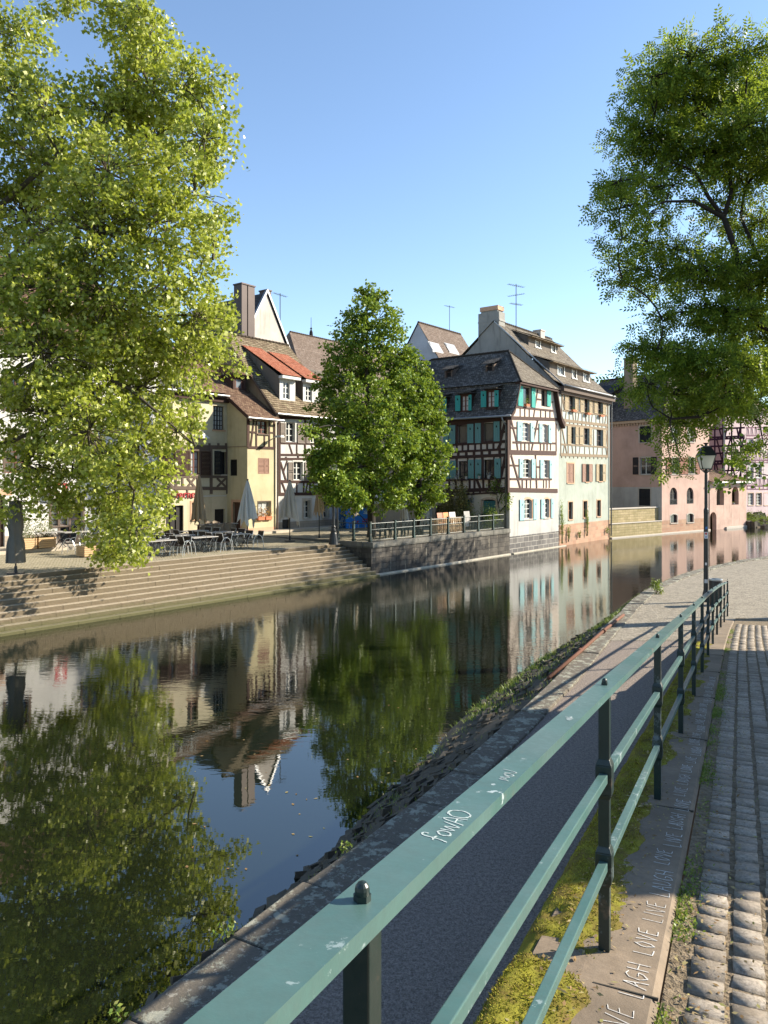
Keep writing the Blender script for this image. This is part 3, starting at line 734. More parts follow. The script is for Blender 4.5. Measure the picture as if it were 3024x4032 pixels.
# rusty pipe
MAT['rust'] = m_simple('rusty_iron', (.12,.05,.028), .85, .45, 12, .5)
x0, y0, z0 = at_z(2160, 2668, 1.08); x1, y1, z1 = at_z(2455, 2422, 1.08)
pr = thing('rusty_pipe', 'long rusty brown iron pipe lying along the edge of the path', 'pipe', WORLD, x0, y0, 1.04)
b = MB(); b.tube([(x0,y0,1.075),((x0*2+x1)/3+.03,(y0*2+y1)/3,1.10),((x0+2*x1)/3-.02,(y0+2*y1)/3,1.09),(x1,y1,1.085)], .04, 10); b.build('tube', MAT['rust'], pr, smooth=True)
for f in (.33,.66): b = MB(); b.tube([(x0+(x1-x0)*f-.03,y0+(y1-y0)*f-.07,1.095),(x0+(x1-x0)*f+.03,y0+(y1-y0)*f+.07,1.095)], .055, 10); b.build('coupling', MAT['rust'], pr)
# ------------------------------------------------------------------ street lamp by the path
MAT['black_iron'] = m_simple('black_iron', (.012,.014,.016), .45, .3, 12, .15, 0, .5)
def mk_frost():
    n = NT('frosted_glass'); o = n.coord()
    p = n.bsdf((.50,.53,.50), .35, None, 0, .5); t = n.N('BsdfTranslucent', ins={'Color': (.75,.78,.74)}).outputs[0]
    return n.done(n.N('MixShader', ins={0: .5, 1: p, 2: t}).outputs[0])
MAT['frost'] = mk_frost()
def lantern(root, x, y, zb, scl=1.0, rot=.3, n=4):
    q = math.sqrt(2) if n == 4 else 1.0
    b = MB(); b.lathe((x,y,zb), [(.135*scl*q,0),(.235*scl*q,.43*scl)], n, 0, rot); b.build('lamp_glass', MAT['frost'], root)
    b = MB()
    for j in range(n):
        t = rot+2*math.pi*j/n; c, s_ = math.cos(t), math.sin(t); k = scl*q
        b.bar((x+.137*k*c,y+.137*k*s_,zb), (x+.238*k*c,y+.238*k*s_,zb+.43*scl), .022*scl, .022*scl)
        b.bar((x+.137*k*c,y+.137*k*s_,zb), (x+.03*c,y+.03*s_,zb-.13*scl), .022*scl, .022*scl)
        t2 = rot+2*math.pi*(j+1)/n
        b.bar((x+.137*k*c,y+.137*k*s_,zb), (x+.137*k*math.cos(t2),y+.137*k*math.sin(t2),zb), .03*scl, .03*scl)
    b.build('lamp_frame', MAT['black_iron'], root)
    b = MB(); k = scl*q
    b.lathe((x,y,zb+.43*scl), [(.265*k,0),(.262*k,.02*scl),(.225*k,.09*scl),(.17*k,.21*scl),(.12*k,.29*scl),(.05*k,.325*scl)], n, 0, rot)
    b.lathe((x,y,zb+.43*scl), [(.045*scl,.31*scl),(.04*scl,.36*scl),(.06*scl,.38*scl),(.10*scl,.415*scl),(.03*scl,.42*scl)], 12)
    b.build('lamp_roof', MAT['black_iron'], root)
lx, ly = (2780-CX)/FL*24.9, 24.9
sl_ = thing('street_lamp', 'black iron street lamp with four sided lantern standing beside the railing end', 'street lamp', WORLD, lx, ly, 1.0)
b = MB(); b.lathe((lx,ly,1.0), [(.11,0),(.11,.25),(.095,.32),(.078,.4),(.073,1.2),(.07,2.85),(.075,2.9),(.075,2.98),(.052,3.05),(.047,4.1),(.042,4.2),(.06,4.22),(.06,4.26),(.035,4.3)], 16); b.build('lamp_post', MAT['black_iron'], sl_, smooth=False)
lantern(sl_, lx, ly, 5.305, 1.0, .62)
MAT['sticker_white'] = m_simple('sticker_white', (.6,.6,.6), .6); MAT['sticker_red'] = m_simple('sticker_red', (.45,.05,.05), .6); MAT['sticker_blue'] = m_simple('sticker_blue', (.05,.15,.4), .6)
b = MB(); ca = math.atan2(-ly, -lx); cx_, cy_ = lx+math.cos(ca)*.071, ly+math.sin(ca)*.071; sx_, sy_ = -math.sin(ca), math.cos(ca)
def stick(mb, u0, u1, z0, z1, d, mi, diamond=False):
    P = [(u0,z0),(u1,z0),(u1,z1),(u0,z1)] if not diamond else [((u0+u1)/2,z0),(u1,(z0+z1)/2),((u0+u1)/2,z1),(u0,(z0+z1)/2)]
    f = lambda u, z, e: (cx_+sx_*u+math.cos(ca)*e, cy_+sy_*u+math.sin(ca)*e, z)
    mb.hexa([f(u,z,-.01) for u, z in P]+[f(u,z,d) for u, z in P], mi)
stick(b, -.055,.055,3.06,3.27,.004,0); stick(b,-.04,.04,3.175,3.255,.006,1,True); stick(b,-.03,.03,3.08,3.14,.006,2,True)
stick(b, -.045,.045,1.62,1.74,.004,0); stick(b,-.03,.03,2.2,2.28,.004,0); stick(b,-.02,.04,3.36,3.44,.004,2)
b.build('sticker', [MAT['sticker_white'],MAT['sticker_red'],MAT['sticker_blue']], sl_)
bx_, by_ = (2818-CX)/FL*24.2, 24.2
bn = thing('litter_bin', 'round dark litter bin with pale rim behind the railing at the lamp', 'bin', WORLD, bx_, by_, 1.0)
b = MB(); b.lathe((bx_,by_,1.0), [(.17,0),(.19,.1),(.20,.78),(.19,.80),(.16,.78),(.15,.3)], 20); b.build('body', MAT['black_iron'], bn)
b = MB(); b.lathe((bx_,by_,1.79), [(.205,0),(.21,.03),(.205,.05),(.165,.05),(.16,.0)], 20); b.build('rim', m_simple('grey_metal', (.35,.37,.38), .4, .1, 5, .05, .6), bn)
# ------------------------------------------------------------------ house kit
def c1(x, y): return (550+x/1.844, 1050+y/1.844)
def c2(x, y): return (1200+x/1.844, 1050+y/1.844)
def c3(x, y): return (1650+x/2.011, 1150+y/2.011)
def c4(x, y): return (2300+x/2.011, 1300+y/2.011)
class Face:
    """a wall plane: kind 'k' looks towards -k (u = s), kind 's' looks towards -s (u = k)"""
    def __init__(self, fr, kind, c): self.fr = fr; self.kind = kind; self.c = c; self.op = []
    def p(self, u, n, z): return (u, self.c-n, z) if self.kind == 'k' else (self.c-n, u, z)
    def px(self, x, y): return self.fr.onk(x, y, self.c) if self.kind == 'k' else self.fr.ons(x, y, self.c)
    def rect(self, cf, x0, y0, x1, y1):
        ym, xm = (y0+y1)/2, (x0+x1)/2
        ua, ub = self.px(*cf(x0, ym))[0], self.px(*cf(x1, ym))[0]
        za, zb = self.px(*cf(xm, y0))[1], self.px(*cf(xm, y1))[1]
        return min(ua,ub), max(ua,ub), min(za,zb), max(za,zb)
    def box(self, mb, u0, u1, n0, n1, z0, z1, mi=0):
        P = [(u0,n0),(u1,n0),(u1,n1),(u0,n1)]
        mb.hexa([self.p(u,n,z0) for u, n in P]+[self.p(u,n,z1) for u, n in P], mi)
    def beam(self, mb, a, b, w, n=.03, mi=0, n0=-.04):
        (u0,z0),(u1,z1) = a, b; L = math.hypot(u1-u0, z1-z0) or 1; du, dz = -(z1-z0)/L*w/2, (u1-u0)/L*w/2
        C = [(u0+du,z0+dz),(u1+du,z1+dz),(u1-du,z1-dz),(u0-du,z0-dz)]
        mb.hexa([self.p(u,n0,z) for u, z in C]+[self.p(u,n,z) for u, z in C], mi)
    def wall(self, mb, u0, u1, z0, z1, mi=0, mz=None, dep=.2):
        """wall sheet with its openings cut out and their reveals; mz = [(z, material)] bands"""
        ops = [o for o in self.op if o[0] > u0-.01 and o[1] < u1+.01 and o[3] > z0 and o[2] < z1]
        us = sorted({u0,u1,*[o[0] for o in ops],*[o[1] for o in ops]}); zs = sorted({z0,z1,*[max(z0,o[2]) for o in ops],*[min(z1,o[3]) for o in ops],*([z for z, m in mz if z0 < z < z1] if mz else [])})
        for i in range(len(us)-1):
            for j in range(len(zs)-1):
                uc, zc = (us[i]+us[i+1])/2, (zs[j]+zs[j+1])/2
                if any(o[0] < uc < o[1] and o[2] < zc < o[3] for o in ops): continue
                m = mi
                if mz:
                    for z, mm in mz:
                        if zc < z: m = mm; break
                mb.poly([self.p(us[i],0,zs[j]), self.p(us[i+1],0,zs[j]), self.p(us[i+1],0,zs[j+1]), self.p(us[i],0,zs[j+1])], m)
        for o in ops:
            a, b_, c, d = o[:4]; c = max(c, z0); d = min(d, z1); m = mi
            if mz:
                for z, mm in mz:
                    if (c+d)/2 < z: m = mm; break
            mb.poly([self.p(a,0,c),self.p(a,-dep,c),self.p(a,-dep,d),self.p(a,0,d)], m); mb.poly([self.p(b_,0,c),self.p(b_,-dep,c),self.p(b_,-dep,d),self.p(b_,0,d)], m)
            mb.poly([self.p(a,0,c),self.p(b_,0,c),self.p(b_,-dep,c),self.p(a,-dep,c)], m); mb.poly([self.p(a,0,d),self.p(b_,0,d),self.p(b_,-dep,d),self.p(a,-dep,d)], m)
            if len(o) > 4 and o[4]:                                  # arched head: fill the corners
                r = (b_-a)/2; rise = r*o[4]; uc = (a+b_)/2; N = 8
                for sgn in (-1,1):
                    pts = [(uc+sgn*r, d)]+[(uc+sgn*r*math.cos(t*math.pi/2/N), d-rise+rise*math.sin(t*math.pi/2/N)) for t in range(N+1)]
                    for q in range(1, len(pts)-1):
                        mb.poly([self.p(*(pts[0][0],0,pts[0][1])), self.p(pts[q][0],0,pts[q][1]), self.p(pts[q+1][0],0,pts[q+1][1])], m)
                        mb.poly([self.p(pts[q][0],0,pts[q][1]), self.p(pts[q+1][0],0,pts[q+1][1]), self.p(pts[q+1][0],-dep,pts[q+1][1]), self.p(pts[q][0],-dep,pts[q][1])], m)
def window(root, f, u0, u1, z0, z1, frame='w_white', nv=1, nh=2, dep=.17, arch=0, pane='glass', sill=None, surround=None, fw=.055, sw=.12, label=None, mull=.028):
    f.op.append((u0,u1,z0,z1,arch))
    b = MB()
    f.box(b,u0,u1,-dep-.03,-dep+.03,z0,z0+fw); f.box(b,u0,u1,-dep-.03,-dep+.03,z1-fw,z1)
    f.box(b,u0,u0+fw,-dep-.03,-dep+.03,z0+fw,z1-fw); f.box(b,u1-fw,u1,-dep-.03,-dep+.03,z0+fw,z1-fw)
    w = u1-u0
    for i in range(1, nv+1):
        c = u0+w*i/(nv+1); m = mull*(1.6 if i == (nv+1)/2 else 1); f.box(b,c-m,c+m,-dep-.02,-dep+.025,z0+fw,z1-fw)
    for j in range(1, nh+1):
        c = z0+(z1-z0)*j/(nh+1); f.box(b,u0+fw,u1-fw,-dep-.015,-dep+.018,c-mull*.8,c+mull*.8)
    wo_ = b.build('window', MAT[frame], root)
    if label: wo_['label'] = label
    b = MB(); f.box(b,u0+.01,u1-.01,-dep-.012,-dep-.006,z0+.01,z1-.01); b.build('pane', MAT[pane], wo_)
    if sill: b = MB(); f.box(b,u0-.07,u1+.07,-.1,.07,z0-.08,z0-.002); b.build('sill', MAT[sill], wo_)
    if surround:
        b = MB(); e = .022
        f.box(b,u0-sw,u0-.002,-.05,e,z0-.02,z1); f.box(b,u1+.002,u1+sw,-.05,e,z0-.02,z1)
        if not arch: f.box(b,u0-sw,u1+sw,-.05,e,z1+.002,z1+sw)
        else:
            r = (u1-u0)/2; rise = r*arch; uc = (u0+u1)/2; N = 10
            for t in range(N):
                a0, a1 = math.pi*t/N, math.pi*(t+1)/N; k = (r+sw)/r
                q = lambda a, kk: (uc+r*kk*math.cos(a), z1-rise+(rise+(sw if kk > 1 else 0))*math.sin(a))
                c = [q(a0,1),q(a1,1),q(a1,k),q(a0,k)]
                b.hexa([f.p(u,-.05,z) for u, z in c]+[f.p(u,e,z) for u, z in c])
        b.build('surround', MAT[surround], wo_)
    return wo_
def shutter(root, f, u0, u1, z0, z1, mat, kind='drop', n=.035, swing=0.0):
    """open shutter lying against the wall"""
    b = MB(); t = .04
    if kind == 'louvre':
        e = .055; f.box(b,u0,u0+e,n,n+t,z0,z1); f.box(b,u1-e,u1,n,n+t,z0,z1); f.box(b,u0+e,u1-e,n,n+t,z0,z0+e); f.box(b,u0+e,u1-e,n,n+t,z1-e,z1)
        zm = (z0+z1)/2; f.box(b,u0+e,u1-e,n,n+t,zm-e/2,zm+e/2); k = int((z1-z0-2*e)/.075)
        for i in range(k):
            z = z0+e+(i+.5)*(z1-z0-2*e)/k
            if abs(z-zm) < .05: continue
            C = [(u0+e,n+.004,z+.028),(u1-e,n+.004,z+.028),(u1-e,n+.034,z-.026),(u0+e,n+.034,z-.026)]
            b.hexa([f.p(u,nn,zz-.006) for u, nn, zz in C]+[f.p(u,nn,zz+.006) for u, nn, zz in C])
        return b.build('shutter', MAT[mat], root)
    k = max(2, round((u1-u0)/.16))
    for i in range(k):
        a, c = u0+(u1-u0)*i/k, u0+(u1-u0)*(i+1)/k; f.box(b,a+.003,c-.003,n,n+t+.003*(i%2),z0,z1)
    for z in (z0+.18, z1-.18) if kind == 'batten' else (): f.box(b,u0+.02,u1-.02,n+t,n+t+.03,z-.045,z+.045)
    if kind == 'drop':
        uc, zc, r = (u0+u1)/2, z1-(z1-z0)*.27, .055
        P = [(uc+r*math.cos(t_)*(1.0), zc+r*math.sin(t_)) for t_ in np.linspace(math.pi*.9, math.pi*2.1, 9)]+[(uc+.02, zc+.15)]
        b.hexa([f.p(uc-.01,n+t,zc),f.p(uc+.01,n+t,zc),f.p(uc+.01,n+t,zc+.02),f.p(uc-.01,n+t,zc+.02)]+[f.p(uc-.01,n+t+.004,zc),f.p(uc+.01,n+t+.004,zc),f.p(uc+.01,n+t+.004,zc+.02),f.p(uc-.01,n+t+.004,zc+.02)], 1)
        b.poly([f.p(u,n+t+.006,z) for u, z in P], 1)
        return b.build('shutter', [MAT[mat], MAT['dark']], root)
    return b.build('shutter', MAT[mat], root)
def winpx(root, f, cf, box, shut=(), smat='teal', skind='drop', **kw):
    r = f.rect(cf, *box); w = window(root, f, *r, **kw)
    for s in shut: shutter(root, f, *f.rect(cf, *s), smat, skind)
    return w
def beams(root, f, cf, lines, mat, n=.03, name='timber_frame', rows=()):
    b = MB(); jj = random.Random(len(lines))
    for i, (x0,y0,x1,y1,w) in enumerate(lines):
        f.beam(b, f.px(*cf(x0,y0)), f.px(*cf(x1,y1)), w, n+.0017*(i%9))
    for q, (xs, xl, yl, xr, yr, xl2, yl2, xr2, yr2, w) in enumerate(rows):   # posts between two sloping lines
        for x in xs:
            t = lambda a, ya, c, yc: ya+(yc-ya)*(x-a)/(c-a)
            f.beam(b, f.px(*cf(x, t(xl,yl,xr,yr))), f.px(*cf(x, t(xl2,yl2,xr2,yr2))), w, n-.006-.0013*(q%4))
    return b.build(name, MAT[mat], root)
def slope(mb, a, b, c, d, row=.17, lift=.022, mi=0):
    """tiled slope in real courses: a-b eave, d-c ridge"""
    a, b, c, d = map(Vector, (a,b,c,d)); L = ((d-a).length+(c-b).length)/2; n = max(1, int(L/row)); nr = (b-a).cross(d-a)
    if nr.length < 1e-6: nr = (b-a).cross(c-a)
    nr.normalize()
    if nr.z < 0: nr = -nr
    wid = max((b-a).length, (c-d).length); ea = (b-a).normalized() if (b-a).length > 1e-6 else (c-d).normalized()
    for i in range(n):
        f0, f1 = i/n, (i+1)/n+.12/n
        p, q = a.lerp(d, f0)+nr*lift, b.lerp(c, f0)+nr*lift; r, s = b.lerp(c, min(1,f1))+nr*.002, a.lerp(d, min(1,f1))+nr*.002
        v0, v1 = row*i, row*(i+1); U = lambda P: (P-a).dot(ea)
        mb.poly([p,q,r,s], mi, [(U(p),v0),(U(q),v0),(U(r),v1),(U(s),v1)])
        p2, q2 = a.lerp(d, f0), b.lerp(c, f0)
        mb.poly([p2,q2,q,p], mi, [(U(p),v0),(U(q),v0),(U(q),v0+.02),(U(p),v0+.02)])
def ridge(mb, p, q, r=.11, step=.33):
    p, q = Vector(p), Vector(q); n = max(1, int((q-p).length/step))
    for i in range(n):
        a, c = p.lerp(q, i/n), p.lerp(q, (i+.93)/n); mb.tube([a, c], [r, r*.85], 8, 0, False)
def antenna(label, fr, s, k, z0, h, seed, arms=2):
    r_ = thing('antenna', label, 'antenna', fr, s, k, z0); b = MB(); g = random.Random(seed)
    b.tube([(s,k,z0-.4),(s,k,z0+h)], .035, 6); b.build('mast', MAT['dark_metal'], r_)
    for i in range(arms):
        b = MB(); z = z0+h-.15-i*.75; t = g.uniform(-.4,.4)+i*1.3; c, s_ = math.cos(t), math.sin(t); L = .85-.12*i
        b.tube([(s-c*L,k-s_*L,z),(s+c*L,k+s_*L,z)], .016, 5)
        for j in range(9):
            f = -1+2*j/8; x, y = s+c*L*f, k+s_*L*f; e = .28-.1*abs(f)
            b.tube([(x+s_*e,y-c*e,z+.02),(x-s_*e,y+c*e,z+.02)], .010, 4)
        b.build('aerial', MAT['dark_metal'], r_)
    return r_
# ------------------------------------------------------------------ materials of the houses
MAT['w_white'] = m_simple('white_window_paint', (.52,.52,.49), .5, .08); MAT['w_brown'] = m_simple('brown_window_wood', (.055,.03,.022), .6, .3); MAT['w_redbrown'] = m_simple('red_brown_window_wood', (.12,.045,.032), .6, .3)
MAT['w_black'] = m_simple('dark_window', (.018,.016,.016), .5, .3)
MAT['glass'] = m_glass('window_glass'); MAT['curtain'] = m_glass('curtained_glass', (.20,.21,.215), .12); MAT['glass_grey'] = m_glass('grey_glass', (.07,.08,.09), .08)
MAT['dark'] = m_simple('dark_opening', (.012,.011,.010), .9, .2); MAT['blind'] = m_louvre('roller_blind', (.20,.17,.135), .05)
MAT['teal'] = m_wood('teal_shutter_paint', (.115,.235,.225), .22); MAT['teal_dark'] = m_wood('dark_teal_paint', (.035,.115,.12), .22); MAT['teal_bright'] = m_wood('bright_teal_paint', (.045,.27,.235), .18); MAT['teal_pale'] = m_wood('pale_teal_paint', (.25,.42,.43), .18)
MAT['sh_tan'] = m_wood('tan_shutter', (.32,.255,.165), .25); MAT['sh_brown'] = m_wood('dark_brown_shutter', (.045,.026,.020), .3); MAT['sh_black'] = m_simple('black_shutter', (.016,.018,.021), .6, .3)
MAT['sh_grey'] = m_wood('grey_brown_shutter', (.17,.145,.125), .25); MAT['sh_red'] = m_wood('red_brown_shutter', (.21,.095,.065), .25); MAT['sh_pink'] = m_wood('dusty_brown_shutter', (.24,.145,.11), .2)
MAT['timber'] = m_wood('dark_timber', (.050,.028,.023), .45); MAT['timber_red'] = m_wood('red_brown_timber', (.058,.034,.028), .4); MAT['timber_tan'] = m_wood('tan_timber', (.185,.14,.095), .35); MAT['timber_grey'] = m_wood('grey_timber', (.10,.075,.06), .4)
MAT['timber_purple'] = m_wood('purple_timber', (.028,.010,.024), .3); MAT['timber_plum'] = m_wood('plum_timber', (.11,.045,.075), .3)
MAT['pl_cream'] = m_plaster('cream_plaster', (.54,.485,.345)); MAT['pl_yellow'] = m_plaster('yellow_plaster', (.50,.445,.285)); MAT['pl_white'] = m_plaster('white_plaster', (.56,.555,.535), (.6,.58,.55)); MAT['pl_rose'] = m_plaster('pale_rose_plaster', (.60,.52,.445))
MAT['pl_white2'] = m_plaster('weathered_white_plaster', (0.426,0.418,0.395), (.36,.33,.29), .6); MAT['pl_mint'] = m_plaster('mint_plaster', (.345,.375,.325), (.62,.56,.46), .6); MAT['pl_mint2'] = m_plaster('pale_mint_plaster', (0.395,0.441,0.418))
MAT['pl_pink'] = m_plaster('pink_plaster', (.50,.345,.285), (.52,.45,.40), .4); MAT['pl_pink2'] = m_plaster('worn_pink_plaster', (.50,.35,.285), (.38,.33,.29), .75, .8); MAT['pl_lilac'] = m_plaster('lilac_plaster', (0.426,0.293,0.285)); MAT['pl_lilac2'] = m_plaster('pale_lilac_plaster', (0.502,0.395,0.403))
MAT['pl_grey'] = m_plaster('grey_stained_plaster', (0.281,0.276,0.255), (.22,.19,.17), .9, .35); MAT['pl_beige'] = m_plaster('beige_plaster', (.62,.52,.40)); MAT['pl_tan'] = m_plaster('brown_plaster', (0.255,0.200,0.140)); MAT['pl_dirty'] = m_plaster('dirty_dormer_plaster', (0.162,0.140,0.119), (.1,.09,.08), .8)
MAT['stone_red'] = m_blocks('red_sandstone', (.36,.20,.13), (.47,.30,.20), (.33,.26,.19), .6, .3, (.22,.17,.13), .4, .014, .6); MAT['stone_grey'] = m_blocks('grey_sandstone', (.11,.105,.105), (.21,.195,.18), (.36,.34,.30), .8, .36, (.06,.055,.05), .5, .03, .6)
MAT['stone_yel'] = m_blocks('yellow_sandstone', (.31,.25,.13), (.46,.37,.22), (.20,.16,.10), .5, .22, (.16,.14,.06), .6); MAT['stone_trim'] = m_simple('sandstone_trim', (.42,.31,.22), .9, .2, 4); MAT['stone_trim2'] = m_simple('grey_stone_trim', (.40,.36,.31), .9, .2, 4); MAT['stone_plinth'] = m_blocks('pale_plinth', (.31,.265,.22), (.38,.33,.28), (.2,.17,.14), 1.1, .42, None, 0, .01, .4)
MAT['stone_pinkish'] = m_simple('pink_sandstone', (.46,.29,.19), .9, .18, 3)
MAT['t_dark'] = m_tiles('dark_weathered_tiles', (.075,.068,.06), (.14,.128,.115), (.27,.25,.225), .18, .16); MAT['t_brown'] = m_tiles('brown_tiles', (.105,.06,.04), (.20,.125,.085), (.30,.21,.14), .18, .16)
MAT['t_moss'] = m_tiles('mossy_tiles', (.13,.095,.06), (.23,.175,.115), (.33,.27,.18), .22, .2, (.17,.165,.085)); MAT['t_red'] = m_tiles('red_tiles', (.29,.10,.055), (.38,.145,.085), (.45,.20,.125), .2, .22); MAT['t_far'] = m_tiles('grey_brown_tiles', (.155,.115,.09), (.205,.155,.125), (.25,.20,.165), .2, .2)
MAT['t_tan'] = m_tiles('tan_grey_tiles', (.12,.10,.078), (.21,.18,.14), (.31,.275,.22), .18, .17); MAT['t_slate'] = m_tiles('slate', (.04,.04,.045), (.06,.06,.068), (.085,.085,.09), .25, .2)
MAT['dark_metal'] = m_simple('dark_metal', (.06,.055,.055), .5, .3, 5, .1, .4); MAT['zinc'] = m_simple('zinc', (.26,.265,.27), .45, .15, 4, .05, .7); MAT['copper_brown'] = m_simple('brown_sheet_metal', (.055,.043,.040), .55, .15, 1.5, .05, .5); MAT['terracotta'] = m_simple('terracotta', (.46,.16,.08), .85)
def tilt(s): return s
# ------------------------------------------------------------------ corner house (dark timber, teal shutters)
ch = thing('corner_house', 'half timbered corner house with teal drop cut shutters and a dark hipped mansard roof', 'house', BANK, 0, 0, 0)
fR, fL = Face(BANK,'k',0), Face(BANK,'s',0); W0 = 7.68
T = dict(frame='w_white', nv=1, nh=3, dep=.16)
winpx(ch,fR,c3,(820,752,884,905),[(780,742,817,903),(886,760,915,915)],'teal_bright',frame='w_black',nv=0,nh=0)
winpx(ch,fR,c3,(968,772,1007,905),[(1009,780,1038,906)],'teal_bright',frame='w_black',nv=0,nh=0)
winpx(ch,fR,c3,(812,1034,876,1180),[(774,1025,811,1180),(878,1035,904,1186)],'teal_pale',arch=.25,pane='glass_grey',**T)
winpx(ch,fR,c3,(970,1046,1019,1190),[(947,1040,969,1190),(1021,1050,1044,1195)],'teal_pale',pane='curtain',arch=.2,**T)
winpx(ch,fR,c3,(820,1322,885,1470),[(790,1318,818,1470),(887,1322,915,1472)],'teal_pale',arch=.25,**T)
winpx(ch,fR,c3,(980,1330,1027,1470),[(955,1326,979,1475),(1029,1330,1048,1475)],'teal_pale',pane='glass_grey',**T)
winpx(ch,fR,c3,(828,1638,893,1796),[(793,1642,826,1808),(900,1638,932,1800)],'teal_pale',arch=.35,sill='stone_trim2',surround='stone_pinkish',sw=.14,**T)
winpx(ch,fR,c3,(990,1636,1030,1786),[(962,1640,988,1793),(1041,1635,1061,1787)],'teal_pale',arch=.35,sill='stone_trim2',surround='stone_pinkish',sw=.12,**T)
# left face
B = dict(frame='w_black', nv=0, nh=0, pane='blind')
winpx(ch,fL,c3,(304,1055,384,1198),[(242,1055,289,1202),(386,1045,433,1196)],'teal',**B)
winpx(ch,fL,c3,(509,1035,592,1184),[(447,1038,491,1196),(594,1025,641,1182)],'teal',**B)
shutter(ch,fL,*fL.rect(c3,195,1058,236,1207),'teal'); shutter(ch,fL,*fL.rect(c3,200,1338,241,1480),'teal')
winpx(ch,fL,c3,(310,1338,390,1478),[(246,1335,295,1478),(392,1328,436,1476)],'teal',frame='w_black',nv=1,nh=2)
winpx(ch,fL,c3,(511,1326,598,1480),[(448,1325,496,1476),(600,1318,649,1474)],'teal',frame='w_black',nv=1,nh=1)
winpx(ch,fL,c3,(100,1065,160,1205),[],frame='w_white',nv=2,nh=3); winpx(ch,fL,c3,(100,1345,165,1480),[],frame='w_brown')
for bx in ((302,1638,406,1820),(505,1642,608,1806)):
    r = fL.rect(c3,*bx); window(ch,fL,*r,frame='w_black',nv=0,nh=0,arch=.22,surround='stone_trim',sw=.15,pane='dark',sill='stone_trim2')
    um = (r[0]+r[1])/2
    for a, c in ((r[0]+.02,um-.006),(um+.006,r[1]-.02)):
        s_ = shutter(ch,fL,a,c,r[2]+.02,r[3]-.1,'teal_dark','batten',n=-.12)
r = fL.rect(c3,128,1690,196,1850); fL.op.append((r[0],r[1],1.74,r[3],0)); b = MB(); fL.box(b,r[0],r[1],-.2,-.14,1.74,r[3]); fL.box(b,r[0]+.1,r[1]-.1,-.14,-.12,1.9,2.6); fL.box(b,r[0]+.1,r[1]-.1,-.14,-.12,2.75,r[3]-.15); b.build('door', MAT['w_brown'], ch)
ZE, ZB, ZR = 9.5, 11.75, 14.42
b = MB(); zs2 = fR.px(*c3(720,1580))[1]; zs1 = fR.px(*c3(720,1935))[1]
fR.wall(b,0,W0,-.6,ZE,0,[(zs1-.02,2),(zs2,1),(99,0)]); fR.wall(b,1.0,W0-1.0,ZE,ZB,0)
for a, c in ((0,1.0),(W0,W0-1.0)): b.poly([fR.p(a,0,ZE),fR.p(c,0,ZE),fR.p(c,0,ZB)], 0)
fL.wall(b,0,11,1.6,ZE,3,[(fL.px(*c3(690,1590))[1],3),(99,0)])
b.poly([(W0,0,0),(W0,11,0),(W0,11,ZE),(W0,0,ZE)],0); b.poly([(0,11,1.6),(W0,11,1.6),(W0,11,ZE),(0,11,ZE)],0)
b.poly([(0,0,-.6),(0,11,-.6),(0,11,1.6),(0,0,1.6)],2)
b.build('wall',[MAT['pl_rose'],MAT['pl_white2'],MAT['stone_grey'],MAT['pl_beige']],ch)
V_ = lambda xs, y0, y1, w=.12: [(x,y0,x,y1,w) for x in xs]
beams(ch,fR,c3,[(707,1000,709,1590,.26),(712,996,1120,1010,.24),(708,1268,1086,1276,.32),(712,1566,1095,1574,.30),
  (740,1190,1085,1198,.13),(720,1480,1050,1482,.13),(745,908,1062,940,.13),(720,1073,773,1076,.12),(905,1080,947,1082,.12),(720,1372,790,1375,.12),(916,1384,955,1386,.12),(918,846,968,852,.11),(1040,870,1060,872,.1),
  (724,1000,772,1190,.16),(772,1190,780,1250,.16),(938,1015,890,1250,.16),(727,1290,800,1552,.17),(920,1290,930,1552,.16),(938,772,906,988,.15),(1084,1040,1085,1262,.15),(722,1000,722,1250,.1)]
  +V_((806,836,870),1190,1252)+V_((960,988,1013,1040),1196,1254)+V_((800,836,872),912,988,.11)+V_((962,1000,1035),930,995,.11)+V_((816,850,882),1480,1552)+V_((985,1006,1030),1482,1552),'timber_red',.03)
HL = lambda x, a, c: a+(c-a)*(x-200)/490
ln = []
for a, c, w in ((1040,985,.55),(1212,1182,.2),(1270,1244,.16),(1312,1290,.22),(1578,1558,.26),(1612,1582,.12),(1492,1474,.12)): ln.append((60,HL(60,a,c),694,HL(694,a,c),w))
for x in (200,250,300,345,390,445,492,540,590,640,690): ln.append((x,HL(x,1212,1182),x,HL(x,1270,1244),.14))
for x in (215,258,312,375,436,498,560,640): ln.append((x,HL(x,1270,1244),x,HL(x,1312,1290),.2))
for x in (240,292,340,402,440,510,556,620,688): ln.append((x,HL(x,1480,1462),x,HL(x,1578,1558),.15))
for x in (262,300,345,392,432,484,542,600,648): ln.append((x,HL(x,1578,1558),x,HL(x,1612,1582),.13))
for x in (238,296,440,500,645): ln += [(x,HL(x,1050,1000),x,HL(x,1212,1182),.14),(x,HL(x,1312,1290),x,HL(x,1490,1472),.14)]
for x in (302,387,507,594): ln += [(x,HL(x,1050,1000),x,HL(x,1212,1182),.1),(x,HL(x,1312,1290),x,HL(x,1490,1472),.1)]
ln += [(682,1035,642,1185,.2),(648,1195,622,1250,.2),(684,1298,655,1440,.2),(655,1440,625,1560,.2),(640,1110,692,1106,.14),(648,1390,692,1386,.14),(458,1485,490,1565,.18),(700,1000,700,1590,.2)]
beams(ch,fL,c3,ln,'timber',.035)
PR = [(-.42,9.32),(.16,9.86),(.55,10.75),(.92,ZB)]
rf = MB(); k0, k1 = -.34, 11.35
